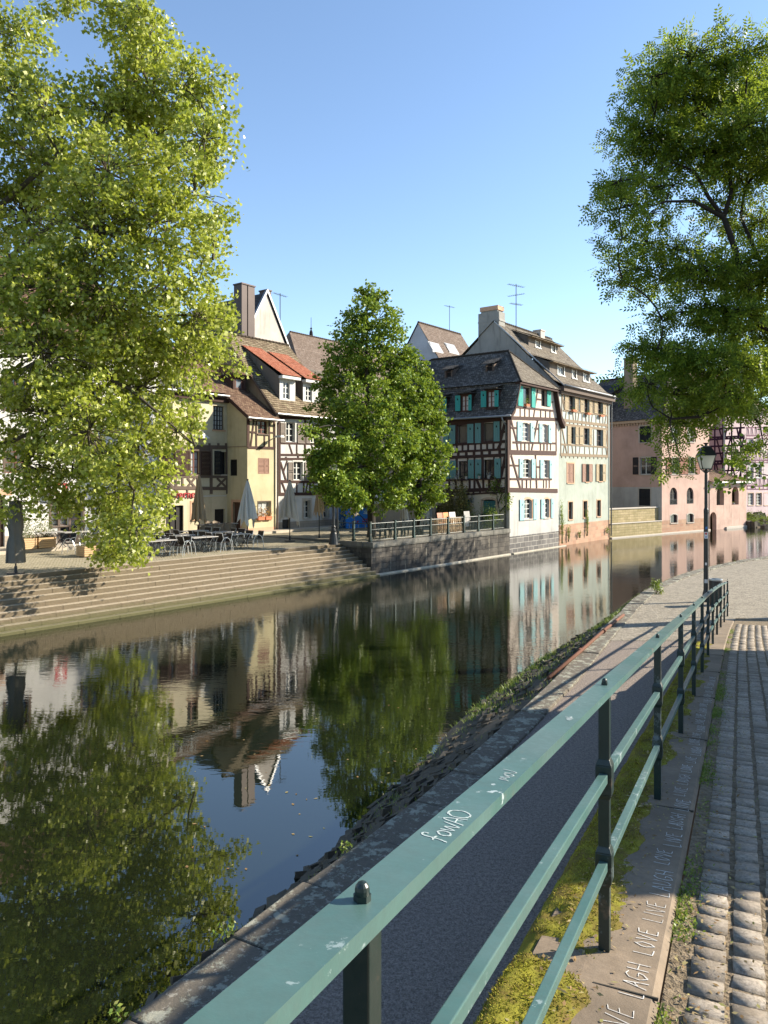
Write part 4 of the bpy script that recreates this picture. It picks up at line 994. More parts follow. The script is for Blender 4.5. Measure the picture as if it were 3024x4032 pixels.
for (s0,z0),(s1,z1) in zip(PR[:-1],PR[1:]):
    slope(rf,(s0,k1,z0),(s0,k0,z0),(s1,k0,z1),(s1,k1,z1)); slope(rf,(W0-s0,k0,z0),(W0-s0,k1,z0),(W0-s1,k1,z1),(W0-s1,k0,z1))
sb, zb_ = .72, ZB-.05; kr0, kr1 = 2.16, 9.0; sm = W0/2
slope(rf,(sb,k1+.1,zb_),(sb,k0-.12,zb_),(sm,kr0,ZR),(sm,kr1,ZR)); slope(rf,(W0-sb,k0-.12,zb_),(W0-sb,k1+.1,zb_),(sm,kr1,ZR),(sm,kr0,ZR))
roof = rf.build('roof', MAT['t_dark'], ch)
hp = MB(); slope(hp,(sb,k0-.12,zb_),(W0-sb,k0-.12,zb_),(sm+.02,kr0,ZR),(sm-.02,kr0,ZR)); hp.build('hip', MAT['t_tan'], roof); hp = MB(); slope(hp,(W0-sb,k1+.1,zb_),(sb,k1+.1,zb_),(sm-.02,kr1,ZR),(sm+.02,kr1,ZR)); hp.build('hip', MAT['t_tan'], roof)
rg = MB(); ridge(rg,(sm,kr0,ZR+.03),(sm,kr1,ZR+.03)); ridge(rg,(sb,k0-.12,zb_),(sm,kr0,ZR+.02),.09); ridge(rg,(W0-sb,k0-.12,zb_),(sm,kr0,ZR+.02),.09); ridge(rg,(sb,k1,zb_),(sm,kr1,ZR+.02),.09); rg.build('ridge_tiles', MAT['t_tan'], roof)
vb = MB()
for (s0,z0),(s1,z1) in zip(PR[:-1],PR[1:]):
    vb.hexa([(s0,k0-.02,z0-.30),(s0,.02,z0-.30),(s1,.02,z1-.30),(s1,k0-.02,z1-.30),(s0,k0-.02,z0-.01),(s0,.02,z0-.01),(s1,.02,z1-.01),(s1,k0-.02,z1-.01)])
    vb.hexa([(W0-s0,k0-.02,z0-.42),(W0-s0,.02,z0-.42),(W0-s1,.02,z1-.42),(W0-s1,k0-.02,z1-.42),(W0-s0,k0-.02,z0-.01),(W0-s0,.02,z0-.01),(W0-s1,.02,z1-.01),(W0-s1,k0-.02,z1-.01)])
vb.box(sb+.05,W0-sb-.05,k0-.06,.0,ZB-.2,ZB-.03); vb.build('verge_board', MAT['timber'], roof)
gt = MB(); gt.tube([(-.47,k0,9.30),(-.47,k1,9.30)],.075,8); gt.build('gutter', MAT['zinc'], ch, smooth=True)
dp = MB(); dp.tube([(-.47,.35,9.28),(-.42,.3,9.0),(-.12,.22,8.7),(-.12,.2,1.75)],.055,8); dp.build('downpipe', MAT['zinc'], ch, smooth=True)
def roof_s(s): return float(np.interp(s,[p[0] for p in PR]+[sm],[p[1] for p in PR]+[ZR]))
for (sx0,wx0,wx1,sx1,y0,y1) in ((98,145,195,220,850,956),(290,335,392,418,820,942),(493,540,598,632,785,912),(-30,-8,28,62,868,962)):
    f = Face(BANK,'s',.06); r = f.rect(c3,wx0,y0,wx1,y1); dm = thing_part = None
    b = MB(); z0, z1 = r[2]-.08, r[3]+.1; ua, ub = r[0]-.1, r[1]+.1
    for e in (ua-.06, ub): b.poly([(.06,e,z0),(1.0,e,z1),(.06,e,z1)]); b.poly([(.06,e+.06,z0),(1.0,e+.06,z1),(.06,e+.06,z1)])
    f.box(b,ua-.06,ua+.1,-.12,.0,z0,z1); f.box(b,ub-.1,ub+.06,-.12,.0,z0,z1); f.box(b,ua,ub,-.14,.01,z0-.08,z0+.06); f.box(b,ua,ub,-.14,.01,z1-.1,z1+.05)
    d_ = b.build('dormer', MAT['timber'], ch)
    w_ = window(d_,f,*r,frame='w_redbrown',nv=1,nh=2,dep=.1,pane='curtain')
    for s in ((sx0,y0,wx0-6,y1),(wx1+2,y0-6,sx1,y1-4)):
        shutter(d_,f,*f.rect(c3,*s),'teal_bright')
    b = MB(); ov = .22; slope(b,(-.28,ub+ov,z1+.10),(-.28,ua-ov,z1+.10),(.95,ua-ov,z1+.42),(.95,ub+ov,z1+.42)); b.box(-.26,.9,ua-ov,ub+ov,z1+.04,z1+.085); b.build('dormer_roof', MAT['t_dark'], d_)
for (x0,y0,x1,y1) in ((214,630,254,680),(536,586,580,632)):
    kk, zz = None, None
    for s in np.arange(1.0,4.2,.02):
        q = BANK.ons(*c3((x0+x1)/2,y1),s)
        if abs(q[1]-roof_s(s)) < .04: kk, zz = q; break
    if kk is None: continue
    f = Face(BANK,'s',s-.05); r = f.rect(c3,x0,y0,x1,y1)
    b = MB(); ua, ub, z0, z1 = r[0]-.12, r[1]+.12, r[2]-.08, r[3]+.08; ext = (z1-z0)/.77+.2
    for e in (ua,ub): b.poly([(s-.05,e,z0),(s-.05,e,z1),(s+ext,e,z1+.35),(s+ext*.6,e,z0)])
    f.box(b,ua,ua+.12,-.1,0,z0,z1); f.box(b,ub-.12,ub,-.1,0,z0,z1); f.box(b,ua,ub,-.1,.04,z0-.06,z0+.04)
    d_ = b.build('dormer', MAT['timber_grey'], ch); window(d_,f,*r,frame='w_brown',nv=0,nh=0,dep=.08,pane='dark')
    b = MB(); slope(b,(s-.35,ub+.2,z1+.06),(s-.35,ua-.2,z1+.06),(s+ext,ua-.2,z1+.6),(s+ext,ub+.2,z1+.6)); b.build('dormer_roof', MAT['t_dark'], d_)
b = MB(); fL.box(b,*[fL.rect(c3,290,1470,392,1490)[i] for i in (0,1)],.03,.26,fL.px(*c3(340,1492))[1],fL.px(*c3(340,1484))[1]); b.build('window_shelf', MAT['timber'], ch); b = MB(); fL.box(b,*[fL.rect(c3,490,1470,590,1490)[i] for i in (0,1)],.03,.26,fL.px(*c3(540,1488))[1],fL.px(*c3(540,1480))[1]); b.build('window_shelf', MAT['timber'], ch)
# flower pots, lantern, vine on the corner house
gp = np.random.default_rng(31)
MAT['pot_grey'] = m_simple('grey_pot', (.36,.35,.33), .8); MAT['leaf_dark'] = m_leaf('dark_leaf', [(.03,.06,.015),(.06,.11,.025),(.09,.15,.03)]); MAT['leaf_light'] = m_leaf('light_leaf', [(.09,.15,.025),(.15,.22,.035),(.21,.27,.05)]); MAT['petal'] = m_leaf('white_petals', [(.5,.5,.46),(.65,.64,.6)], .3); MAT['orange_leaf'] = m_leaf('orange_leaves', [(.40,.17,.06),(.52,.27,.12),(.45,.34,.2)], .3)
def potted(label, fr, s, k, z, r, h, n, mat, seed, spread=.16, rise=.2, potmat='pot_grey', box=None, group=None, name='flower_pot', leaf=.07, cat='flower pot', up=.5):
    r_ = thing(name, label, cat, fr, s, k, z, group); g = np.random.default_rng(seed); b = MB()
    if box: b.box(s-box[0]/2,s+box[0]/2,k-box[1]/2,k+box[1]/2,z,z+h); b.box(s-box[0]/2-.015,s+box[0]/2+.015,k-box[1]/2-.015,k+box[1]/2+.015,z+h-.05,z+h+.004)
    else: b.lathe((s,k,z),[(r*.7,0),(r,h*.85),(r*1.12,h*.86),(r*1.12,h),(r*.8,h)],14)
    b.build('pot', MAT[potmat], r_)
    P = g.normal(size=(n,3))*np.array((spread if not box else box[0]*.34, spread if not box else box[1]*.4, rise*.45))+np.array((s,k,z+h+rise*.45)); P[:,2] = np.maximum(P[:,2], z+h*.9)
    kites('plant', P, rdir(g,n,up), rdir(g,n,.6), g.uniform(.6,1.3,n)*leaf, g.uniform(.35,.6,n)*leaf, MAT[mat], r_)
    return r_
for i, (x, y, lab, m) in enumerate(((302,1484,'grey flower pot with white blooms, leftmost on the teal house window shelf','petal'),(382,1484,'small urn with dark plant on the window shelf between teal shutters','leaf_dark'),(486,1482,'small white pot on the right window shelf of the teal shuttered house','leaf_dark'),(560,1480,'pot with pale flowers under the right teal shuttered window','petal'))):
    u, z = fL.px(*c3(x,y)); potted(lab, BANK, -.15, u, z+.02, .10, .2, 60, m, 40+i, .09, .18)
u, z = fR.px(*c3(842,905)); potted('terracotta trough with leafy green plant in the open gable window', BANK, u, -.12, z, .1, .15, 140, 'leaf_light', 51, box=(.5,.2), rise=.42, potmat='terracotta', name='window_box', cat='window box')
u, z = fL.px(*c3(436,1605)); lt = thing('wall_lantern','small hanging wall lantern under the first floor beams of the corner house','lantern',BANK,-.3,u,z-.35)
b = MB(); b.bar((0,u,z),(-.32,u,z),.03,.03); b.tube([(-.3,u,z),(-.3,u,z-.2)],.012,5); b.build('bracket', MAT['black_iron'], lt)
lantern_ = MB(); lantern_.lathe((-.3,u,z-.55),[(.10,0),(.13,.3),(.15,.31),(.04,.42)],4,0,.7); lantern_.build('lamp_glass', MAT['glass_grey'], lt)
vn = thing('climbing_vine','bare stemmed climbing vine at the right of the corner house terrace wall','vine',BANK,-.15,1.2,1.72); b = MB(); tips = []
def fl(x, y): u, z = fL.px(*c3(x,y)); return np.array((-.09,u,z))
for path in (((640,1800),(645,1740),(630,1680),(620,1600),(600,1545)),((645,1740),(690,1690),(700,1640),(706,1590),(700,1520)),((630,1680),(660,1600),(610,1530)),((620,1600),(560,1590),(520,1575))):
    P = [fl(*p) for p in path]; b.tube([tuple(p) for p in P],[.05,.04,.03,.022,.012][:len(P)],6)
b.build('stem', MAT['twig'], vn)
P = []
for cxy, n, sp in (((600,1525),150,.35),((705,1640),160,.25),((690,1690),60,.2),((640,1560),60,.4)):
    c = fl(*cxy)
    for _ in range(n): P.append(c+gp.normal(size=3)*np.array((.05,sp*.7,sp)))
n = len(P); kites('leaves', np.array(P), rdir(gp,n,-.3), rdir(gp,n)+np.array((-1,0,0)), gp.uniform(.08,.17,n), gp.uniform(.07,.13,n), MAT['leaf_light'], vn)
def bushy(name, label, cat, fr, s, k, z, r, h, n, mat, seed, leaf=.09, stems=8, wild=.3, group=None, up=.6):
    r_ = thing(name, label, cat, fr, s, k, z, group); g = np.random.default_rng(seed); b = MB(); B_ = []
    for _ in range(stems):
        e = np.array((s,k,z))+np.array((g.normal()*r*.6,g.normal()*r*.6,h*g.uniform(.45,.95))); m = (np.array((s,k,z))+e)/2+g.normal(size=3)*r*.12
        b.tube([(s+g.normal()*.05,k+g.normal()*.05,z-.02),tuple(m),tuple(e)],[.018,.012,.004],5); B_ += [m,e,e,(m+e)/2]
    b.build('stem', MAT['twig'], r_)
    P = np.array([B_[g.integers(len(B_))]+g.normal(size=3)*np.array((r,r,h*.6))*wild for _ in range(n)]); P[:,2] = np.maximum(P[:,2], z+.02)
    kites('foliage', P, rdir(g,n,up), rdir(g,n,.8), g.uniform(.6,1.3,n)*leaf, g.uniform(.3,.6,n)*leaf, MAT[mat], r_)
    return r_
MAT['bamboo'] = m_leaf('bamboo_leaf', [(.13,.12,.04),(.20,.18,.06),(.26,.22,.08)], .3)
ub = fL.px(*c3(640,1830))[0]; bushy('bush','dense dark green bush at the right end of the terrace fence','bush',BANK,-.9,ub*.3+.9,1.72,.75,1.35,2200,'leaf_light',61,.11)
for i, (x, lab) in enumerate(((250,'tall yellowish bamboo by the brown door of the corner house'),(370,'yellowish bamboo in front of the shuttered arched window'))):
    u = fL.px(*c3(x,1780))[0]; bushy('bamboo',lab,'bamboo',BANK,-1.0,u-.3,1.72,.55,2.9,1700,'bamboo',70+i,.17,14,.28,'bamboo clumps before the corner house',.2)
for i, (x, y, h, lab) in enumerate(((1130,1990,2.7,'tall climbing weed at the joint between the two riverside houses'),(1185,1975,1.0,'small green weed at the foot of the mint house'),(1330,1930,1.9,'straggling weed on the red sandstone base of the mint house'),(1270,1945,.5,'low dark weed at the waterline of the mint house'),(1490,1910,.5,'green tuft at the water under the mint house downpipe'))):
    u, z = Face(BANK,'k',-.1).px(*c3(x,y)); bushy('weed_plant',lab,'plant',BANK,u,-.12,max(.02,z),.16,h,int(260*h),'leaf_light' if i != 3 else 'leaf_dark',80+i,.10,5,.3)
# ------------------------------------------------------------------ mint house
mh = thing('mint_house','tall pale mint riverside house with tan louvred shutters and shed dormers','house',BANK,7.72,0,0)
fM, fG = Face(BANK,'k',.04), Face(BANK,'s',7.72); M0, M1 = 7.72, 17.92
Z3 = dict(frame='w_brown', nv=1, nh=2, dep=.16)
for bx, sh in (((1182,808,1228,934),((1150,800,1181,934),(1230,815,1253,942))),((1304,828,1342,956),((1272,820,1302,950),(1344,835,1368,962))),((1411,845,1449,967),((1383,838,1410,960),(1451,850,1476,970))),
               ((1200,1070,1232,1202),((1171,1062,1199,1205),(1234,1068,1257,1206))),((1300,1078,1342,1208),((1267,1073,1299,1206),(1344,1080,1366,1208))),((1405,1088,1449,1221),((1452,1092,1476,1222),))):
    w_ = winpx(mh,fM,c3,bx,sh,'sh_tan','louvre',**Z3)
for i, x in enumerate((1208,1322,1428)):
    y = (948,972,988)[i]; u, z = fM.px(*c3(x,y))
    potted(('left','middle','right')[i]+' small clay window box under the top row tan shutters', BANK, u, -.16, z, .1, .14, 50, 'leaf_dark', 90+i, box=(.7,.2), rise=.15, potmat='terracotta', name='window_box', cat='window box')
r = fM.rect(c3,1172,1358,1225,1510); window(mh,fM,*r,frame='w_brown',surround='stone_pinkish',sill='stone_pinkish',nv=0,nh=0,pane='dark'); um = (r[0]+r[1])/2
shutter(mh,fM,r[0]+.01,um-.01,r[2]+.02,r[3]-.02,'sh_pink','louvre',-.05); shutter(mh,fM,um+.01,r[1]-.01,r[2]+.02,r[3]-.02,'sh_pink','louvre',-.05)
for bx, sh in (((1317,1362,1341,1502),((1289,1360,1316,1502),(1342,1362,1369,1502))),((1422,1363,1448,1498),((1399,1362,1421,1498),(1450,1363,1474,1500)))):
    winpx(mh,fM,c3,bx,sh,'sh_pink' if bx[0] < 1400 else 'sh_tan','louvre',frame='w_brown',nv=0,nh=2,sill='stone_pinkish',surround=None)
for bx in ((1183,1662,1216,1800),(1300,1655,1331,1786),(1408,1648,1438,1776)): winpx(mh,fM,c3,bx,frame='w_redbrown',nv=0,nh=1,sill='stone_pinkish',surround='stone_pinkish',sw=.10)
ZM = 12.15; zb0 = fM.px(*c3(1300,1825))[1]; zb1 = fM.px(*c3(1300,1292))[1]
b = MB(); fM.wall(b,M0,M1,-.6,ZM,0,[(zb0,1),(zb1,0),(99,2)])
KR, ZMR = 5.5, 17.75
b.poly([(M0,.04,-.6),(M0,12,-.6),(M0,12,ZM),(M0,KR,ZMR-.15),(M0,.04,ZM)],3); b.poly([(M1,.04,-.6),(M1,12,-.6),(M1,12,ZM),(M1,KR,ZMR-.15),(M1,.04,ZM)],3); b.poly([(M0,12,-.6),(M1,12,-.6),(M1,12,ZM),(M0,12,ZM)],0)
b.build('wall',[MAT['pl_mint'],MAT['stone_red'],MAT['pl_mint2'],MAT['pl_grey']],mh)
ln = [(1118,1012,1492,1056,.22),(1116,1046,1492,1088,.2),(1118,1286,1496,1300,.22),(1140,938,1492,978,.12),(1122,1205,1492,1230,.12),(1135,780,1500,850,.14),
      (1128,1060,1170,1285,.13),(1130,790,1150,935,.13),(1492,850,1492,1300,.16),(1122,1040,1122,1290,.16),(1130,770,1130,1010,.15),(1480,980,1468,1048,.1),(1262,820,1262,945,.1),(1376,838,1376,962,.1),(1262,1075,1262,1215,.1),(1382,1090,1382,1225,.1),(1140,865,1150,866,.1),
      (1484,860,1474,960,.1),(1480,1100,1490,1220,.1)]
for xs, ya, yb, yc, yd in (((1165,1188,1215,1240,1265,1290,1315,1345,1372,1400,1425,1455,1480),942,1018,976,1052),((1150,1180,1210,1240,1275,1310,1345,1380,1415,1450,1478),1208,1286,1230,1297)):
    for i, x in enumerate(xs):
        f_ = (x-1130)/360; d = (-10,0,8,0)[i%4]; ln.append((x,ya+(yc-ya)*f_,x+d,yb+(yd-yb)*f_,.10))
for x in range(1128,1490,32): f_ = (x-1118)/375; ln.append((x,1024+40*f_,x,1040+42*f_,.16)); ln.append((x,1296+12*f_,x,1312+12*f_,.14))
beams(mh,fM,c3,ln,'timber_tan',.03)
kq = [(-.5,ZM-.02),(.35,ZM+.42),(KR,ZMR)]
rf = MB()
for (a0,z0),(a1,z1) in zip(kq[:-1],kq[1:]): slope(rf,(M0-.12,a0,z0),(M1+.2,a0,z0),(M1+.2,a1,z1),(M0-.12,a1,z1))
slope(rf,(M1+.2,12.4,ZM-.02),(M0-.12,12.4,ZM-.02),(M0-.12,KR,ZMR),(M1+.2,KR,ZMR)); roof = rf.build('roof', MAT['t_tan'], mh)
rg = MB(); ridge(rg,(M0,KR,ZMR+.04),(M1+.2,KR,ZMR+.04)); rg.build('ridge_tiles', MAT['t_tan'], roof)
b = MB(); b.box(M0+.02,M1+.15,-.42,.03,ZM-.42,ZM-.06); b.box(M0+.02,M1+.1,-.2,.035,ZM-.62,ZM-.42); b.build('cornice', MAT['timber_grey'], mh)
b = MB(); b.tube([(M0-.1,-.55,ZM-.02),(M1+.2,-.55,ZM-.02)],.075,8); b.build('gutter', MAT['zinc'], mh, smooth=True)
b = MB(); b.tube([(M1-.02,-.5,ZM-.05),(M1-.02,-.18,ZM-.5),(M1-.02,-.12,.25)],.06,8); b.build('downpipe', MAT['zinc'], mh, smooth=True)
b = MB(); b.hexa([(M0-.05,-.5,ZM-.12),(M0-.12,-.5,ZM-.12),(M0-.12,KR,ZMR-.14),(M0-.05,KR,ZMR-.14),(M0-.05,-.5,ZM-.01),(M0-.12,-.5,ZM-.01),(M0-.12,KR,ZMR-.01),(M0-.05,KR,ZMR-.01)]); b.build('verge_board', MAT['zinc'], roof)
b = MB(); b.box(M0-.02,M0+.95,5.1,7.0,14.5,18.45); b.hexa([(M0-.03,5.05,17.7),(M0+1.0,5.05,17.7),(M0+1.0,7.05,17.7),(M0-.03,7.05,17.7),(M0+.05,5.3,18.6),(M0+.9,5.3,18.6),(M0+.9,6.75,18.6),(M0+.05,6.75,18.6)]); b.box(M0-.02,M0+.98,5.2,6.85,18.6,18.95,1); b.build('chimney',[MAT['pl_grey'],MAT['stone_pinkish']],roof)
b = MB(); b.box(15.3,16.1,5.2,5.9,17.2,18.1); b.box(15.25,16.15,5.15,5.95,18.1,18.2); b.build('chimney', MAT['stone_trim2'], roof)
def zroof(k): return float(np.interp(k,[p[0] for p in kq],[p[1] for p in kq]))
def hit(x, y):
    for k in np.arange(-.4,6,.01):
        s, z = BANK.onk(*c3(x,y),k)
        if z <= zroof(k)+.0: return s, k, z
    return None
for wins, ex in ((((925,388,956,450),(1050,428,1076,486)),(1.3,.6)),(((1100,598,1146,676),(1214,628,1242,690),(1303,645,1342,716)),(1.5,.4))):
    hs = [hit((w[0]+w[2])/2,w[3]) for w in wins]; kf = sum(h[1] for h in hs)/len(hs); f = Face(BANK,'k',kf)
    rs = [f.rect(c3,*w) for w in wins]; zs_ = zroof(kf); z1 = max(r[3] for r in rs)+.12; z0 = zs_-.05
    sa, sb_ = rs[0][0]-ex[0], rs[-1][1]+ex[1]
    kb = kf+(z1+.25-zs_)/((ZMR-ZM-.42)/(KR-.35)-.28)
    b = MB()
    for r in rs: window_z = (r[0],r[1],max(r[2],z0+.1),r[3])
    d_ = MB(); f.op = []
    wl = []
    for r in rs: wl.append((r[0],r[1],max(zs_+.12,z1-.12-(r[3]-r[2])),z1-.12))
    for w in wl: f.op.append((*w,0))
    f.wall(d_,sa,sb_,z0,z1)
    for e in (sa,sb_): d_.poly([(e,kf,z0),(e,kf,z1),(e,kb,zroof(kb)+.02),(e,kf+.1,z0)])
    dd = d_.build('dormer', MAT['pl_dirty'], mh); f.op = []
    for w in wl: window(dd,f,*w,frame='w_white',nv=1,nh=1,dep=.1,pane='glass_grey',fw=.09)
    for w in wl: b = MB(); f.box(b,w[0]-.14,w[0]-.01,-.05,.03,w[2]-.1,w[3]+.1); f.box(b,w[1]+.01,w[1]+.14,-.05,.03,w[2]-.1,w[3]+.1); f.box(b,w[0]-.2,w[1]+.2,-.05,.08,w[2]-.1,w[2]-.01); b.build('casing', MAT['w_white'], dd)
    b = MB(); slope(b,(sa-.3,kf-.5,z1+.02),(sb_+.3,kf-.5,z1+.02),(sb_+.3,kb,zroof(kb)+.08),(sa-.3,kb,zroof(kb)+.08)); b.box(sa-.28,sb_+.28,kf-.45,kf,z1-.07,z1-.005); b.build('dormer_roof', MAT['t_moss'], dd)
antenna('tall rooftop antenna beside the big chimney of the mint house',BANK,M0+1.9,4.6,16.6,4.3,1,3)
antenna('rooftop antenna behind the right end of the mint house roof',BANK,22.6,6,11.5,5.2,2,2)
# ------------------------------------------------------------------ pink house and annex
ph = thing('pink_house','pink plastered house with dark slate roof and arched river windows','house',PINK,0,0,0)
fP, fS = Face(PINK,'k',0), Face(PINK,'s',0); PW = 8.9; ZP = 10.75
winpx(ph,fS,c4,(440,760,532,888),frame='w_black',nv=0,nh=0,pane='dark',surround='stone_trim2',sill='stone_trim2')
r = fS.rect(c4,440,760,532,888); um = (r[0]+r[1])/2; shutter(ph,fS,r[0]+.02,um-.01,r[2],r[3],'sh_black','louvre',-.05); shutter(ph,fS,um+.01,r[1]-.02,r[2],r[3],'sh_black','louvre',-.05)
winpx(ph,fS,c4,(442,1008,528,1142),[(388,1008,430,1143),(531,1003,576,1140)],'sh_black','louvre',frame='w_white',nv=1,nh=1,surround='stone_trim2',sw=.09,sill='stone_trim2')
winpx(ph,fS,c4,(434,1256,524,1390),frame='w_black',nv=0,nh=0,pane='dark',surround='stone_trim2',sill='stone_trim2')
r = fS.rect(c4,434,1256,524,1390); um = (r[0]+r[1])/2; shutter(ph,fS,r[0]+.02,um-.01,r[2],r[3],'sh_black','louvre',-.05); shutter(ph,fS,um+.01,r[1]-.02,r[2],r[3],'sh_black','louvre',-.05)
for bx in ((678,1246,738,1382),(812,1246,866,1374)): winpx(ph,fP,c4,bx,frame='w_black',nv=1,nh=2,arch=1.0)
for bx in ((684,1458,738,1526),(815,1452,866,1522)): winpx(ph,fP,c4,bx,frame='w_black',nv=0,nh=0,arch=.35,surround='stone_trim2',sw=.1,sill='stone_trim2')
winpx(ph,fP,c4,(690,1010,748,1138),[(650,1010,688,1140),(752,1010,788,1140)],'sh_red','louvre',frame='w_black',nv=1,nh=2,surround='stone_trim2',sw=.06,sill='stone_trim2')
winpx(ph,fP,c4,(820,1008,872,1136),[(790,1010,818,1138),(880,1008,912,1138)],'sh_red','louvre',frame='w_black',nv=1,nh=2,surround='stone_trim2',sw=.06,sill='stone_trim2')
for bx in ((690,765,745,885),(822,765,872,885)): winpx(ph,fP,c4,bx,frame='w_white',nv=1,nh=2,surround='stone_trim2',sill='stone_trim2')
for bx in ((678,1342,738,1382),(812,1338,866,1374),(690,1108,748,1138),(820,1106,872,1136)):
    r = fP.rect(c4,*bx); f_ = fP
    b = MB(); f_.box(b,r[0],r[1],-.04,-.01,r[3]-.03,r[3]); f_.box(b,r[0],r[1],-.04,-.01,r[2],r[2]+.03)
    for i in range(9):
        u = r[0]+(r[1]-r[0])*(i+.5)/9; d = (r[1]-r[0])/9; f_.beam(b,(u-d*.5,r[2]),(u+d*.5,r[3]),.02,-.012,0,-.03); f_.beam(b,(u+d*.5,r[2]),(u-d*.5,r[3]),.02,-.012,0,-.03)
    b.build('window_guard', MAT['black_iron'], ph)
b = MB(); zl = fS.px(*c4(400,1243))[1]
fP.wall(b,0,PW,-.6,ZP,0,[(1.25,1),(99,0)]); fS.wall(b,0,12,-.6,ZP,0,[(zl,2),(99,0)])
b.poly([(PW,0,-.6),(PW,12,-.6),(PW,12,ZP),(PW,0,ZP)]); b.poly([(0,12,-.6),(PW,12,-.6),(PW,12,ZP),(0,12,ZP)])
b.build('wall',[MAT['pl_pink'],MAT['stone_red'],MAT['pl_white2']],ph)
rf = MB(); ZPR = 15.6
slope(rf,(-.4,12.4,ZP),(-.4,-.4,ZP),(PW/2,1.9,ZPR),(PW/2,9.5,ZPR)); slope(rf,(PW+.4,-.4,ZP),(PW+.4,12.4,ZP),(PW/2,9.5,ZPR),(PW/2,1.9,ZPR)); slope(rf,(-.4,-.4,ZP),(PW+.4,-.4,ZP),(PW/2+.02,1.9,ZPR),(PW/2-.02,1.9,ZPR)); slope(rf,(PW+.4,12.4,ZP),(-.4,12.4,ZP),(PW/2-.02,9.5,ZPR),(PW/2+.02,9.5,ZPR))
roof = rf.build('roof', MAT['t_dark'], ph); rg = MB(); ridge(rg,(PW/2,1.9,ZPR+.03),(PW/2,9.5,ZPR+.03)); ridge(rg,(-.4,-.4,ZP+.03),(PW/2,1.9,ZPR)); rg.build('ridge_tiles', MAT['t_brown'], roof)
b = MB(); b.box(-.3,PW+.3,-.3,12,ZP-.25,ZP-.01); b.build('cornice', MAT['stone_trim'], ph); b = MB()
for i in range(40): b.box(-.16,.02,.3*i,.3*i+.14,ZP-.48,ZP-.25)
b.build('dentils', MAT['stone_trim'], ph)
b = MB(); ks = 7.0; b.box(.9,1.7,3.6,4.6,12,16.9); b.box(.85,1.75,3.55,4.65,16.9,17.05); b.build('chimney', MAT['pl_tan'], roof)
b = MB(); f = Face(PINK,'s',.7); b.box(.7,3.2,6.4,8.6,ZP+.6,ZP+2.6); d_ = b.build('dormer', MAT['pl_grey'], ph); window(d_,f,7.0,8.0,ZP+1.0,ZP+2.2,frame='w_brown',dep=-.04)
b = MB(); slope(b,(.3,8.9,ZP+2.6),(.3,6.1,ZP+2.6),(3.6,6.1,ZP+4.2),(3.6,8.9,ZP+4.2)); b.build('dormer_roof', MAT['t_slate'], d_)
an = thing('pink_annex','low worn pink annex with two tall arches and a water gate','annex',PINK,8.9,0,0)
fA = Face(PINK,'k',-.06); A0, A1 = 8.9, 16.9; ZA = fA.px(*c4(1130,1205))[1]
r = fA.rect(c4,1049,1240,1108,1386); fA.op.append((*r,1.0)); r2_ = fA.rect(c4,1170,1238,1224,1382); fA.op.append((*r2_,1.0)); r3_ = fA.rect(c4,936,1442,1048,1590); r3_ = (max(A0+.05,r3_[0]),r3_[1],-.5,r3_[3]); fA.op.append((*r3_,.9))
b = MB(); fA.wall(b,A0,A1,-.6,ZA,0,None,.45); b.poly([(A1,-.06,-.6),(A1,3.6,-.6),(A1,3.6,ZA),(A1,-.06,ZA)]); b.poly([(A0,3.6,-.6),(A1,3.6,-.6),(A1,3.6,ZA),(A0,3.6,ZA)]); b.poly([(A0,-.06,ZA),(A1,-.06,ZA),(A1,3.6,ZA),(A0,3.6,ZA)])
b.poly([(A0,1.2,-.6),(A1,1.2,-.6),(A1,1.2,ZA),(A0,1.2,ZA)],1); b.build('wall',[MAT['pl_pink2'],MAT['pl_tan']],an)
rf = MB(); slope(rf,(A0-.1,-.5,ZA+.02),(A1+.35,-.5,ZA+.02),(A1+.1,3.0,ZA+1.35),(A0-.1,3.0,ZA+1.35)); rf.build('roof', MAT['t_brown'], an); b = MB(); b.box(A0-.1,A1+.35,-.45,-.05,ZA-.12,ZA); b.tube([(A0-.1,-.52,ZA+.01),(A1+.35,-.52,ZA+.01)],.06,8); b.build('gutter', MAT['zinc'], an)
b = MB(); u0, z0 = fA.px(*c4(1130,1585)); b.box(A0+3.2,A1+.2,-.25,.0,-.4,.22); b.box(-.1,A0-.05,-.2,.0,-.5,.12); b.build('footing', MAT['stone_trim2'], an, bevel=.03)
u, z = fA.px(*c4(1185,1378)); potted('white bowl standing in the right arch of the pink annex',PINK,u,-.02,z,.16,.14,30,'leaf_dark',101,.1,.08)
# garden wall between mint and pink houses
gw = thing('garden_wall','sunlit yellowish stone wall at the water between mint and pink houses','wall',BANK,18,0,0)
e = BANK.inv(*PINK.w(0,0)); b = MB(); L_ = math.hypot(e[0]-M1, e[1]); nx, ny = -(e[1])/L_, (e[0]-M1)/L_
def wseg(mb, f0, f1, d0, d1, z0, z1):
    P = [(M1+(e[0]-M1)*f, e[1]*f) for f in (f0,f1)]; Cc = [(P[0][0]+nx*d0,P[0][1]+ny*d0),(P[1][0]+nx*d0,P[1][1]+ny*d0),(P[1][0]+nx*d1,P[1][1]+ny*d1),(P[0][0]+nx*d1,P[0][1]+ny*d1)]
    mb.hexa([(x,y,z0) for x, y in Cc]+[(x,y,z1) for x, y in Cc])
wseg(b,0,1,0,.8,-.6,1.2); wseg(b,0,1,.35,.8,1.2,2.45); b.build('wall', MAT['stone_yel'], gw); b = MB(); wseg(b,0,1,-.06,.37,1.2,1.28); wseg(b,0,1,.28,.86,2.45,2.56); wseg(b,0,1,-.2,-.01,-.4,.1); b.build('cap_stones', MAT['stone_trim2'], gw, bevel=.02)
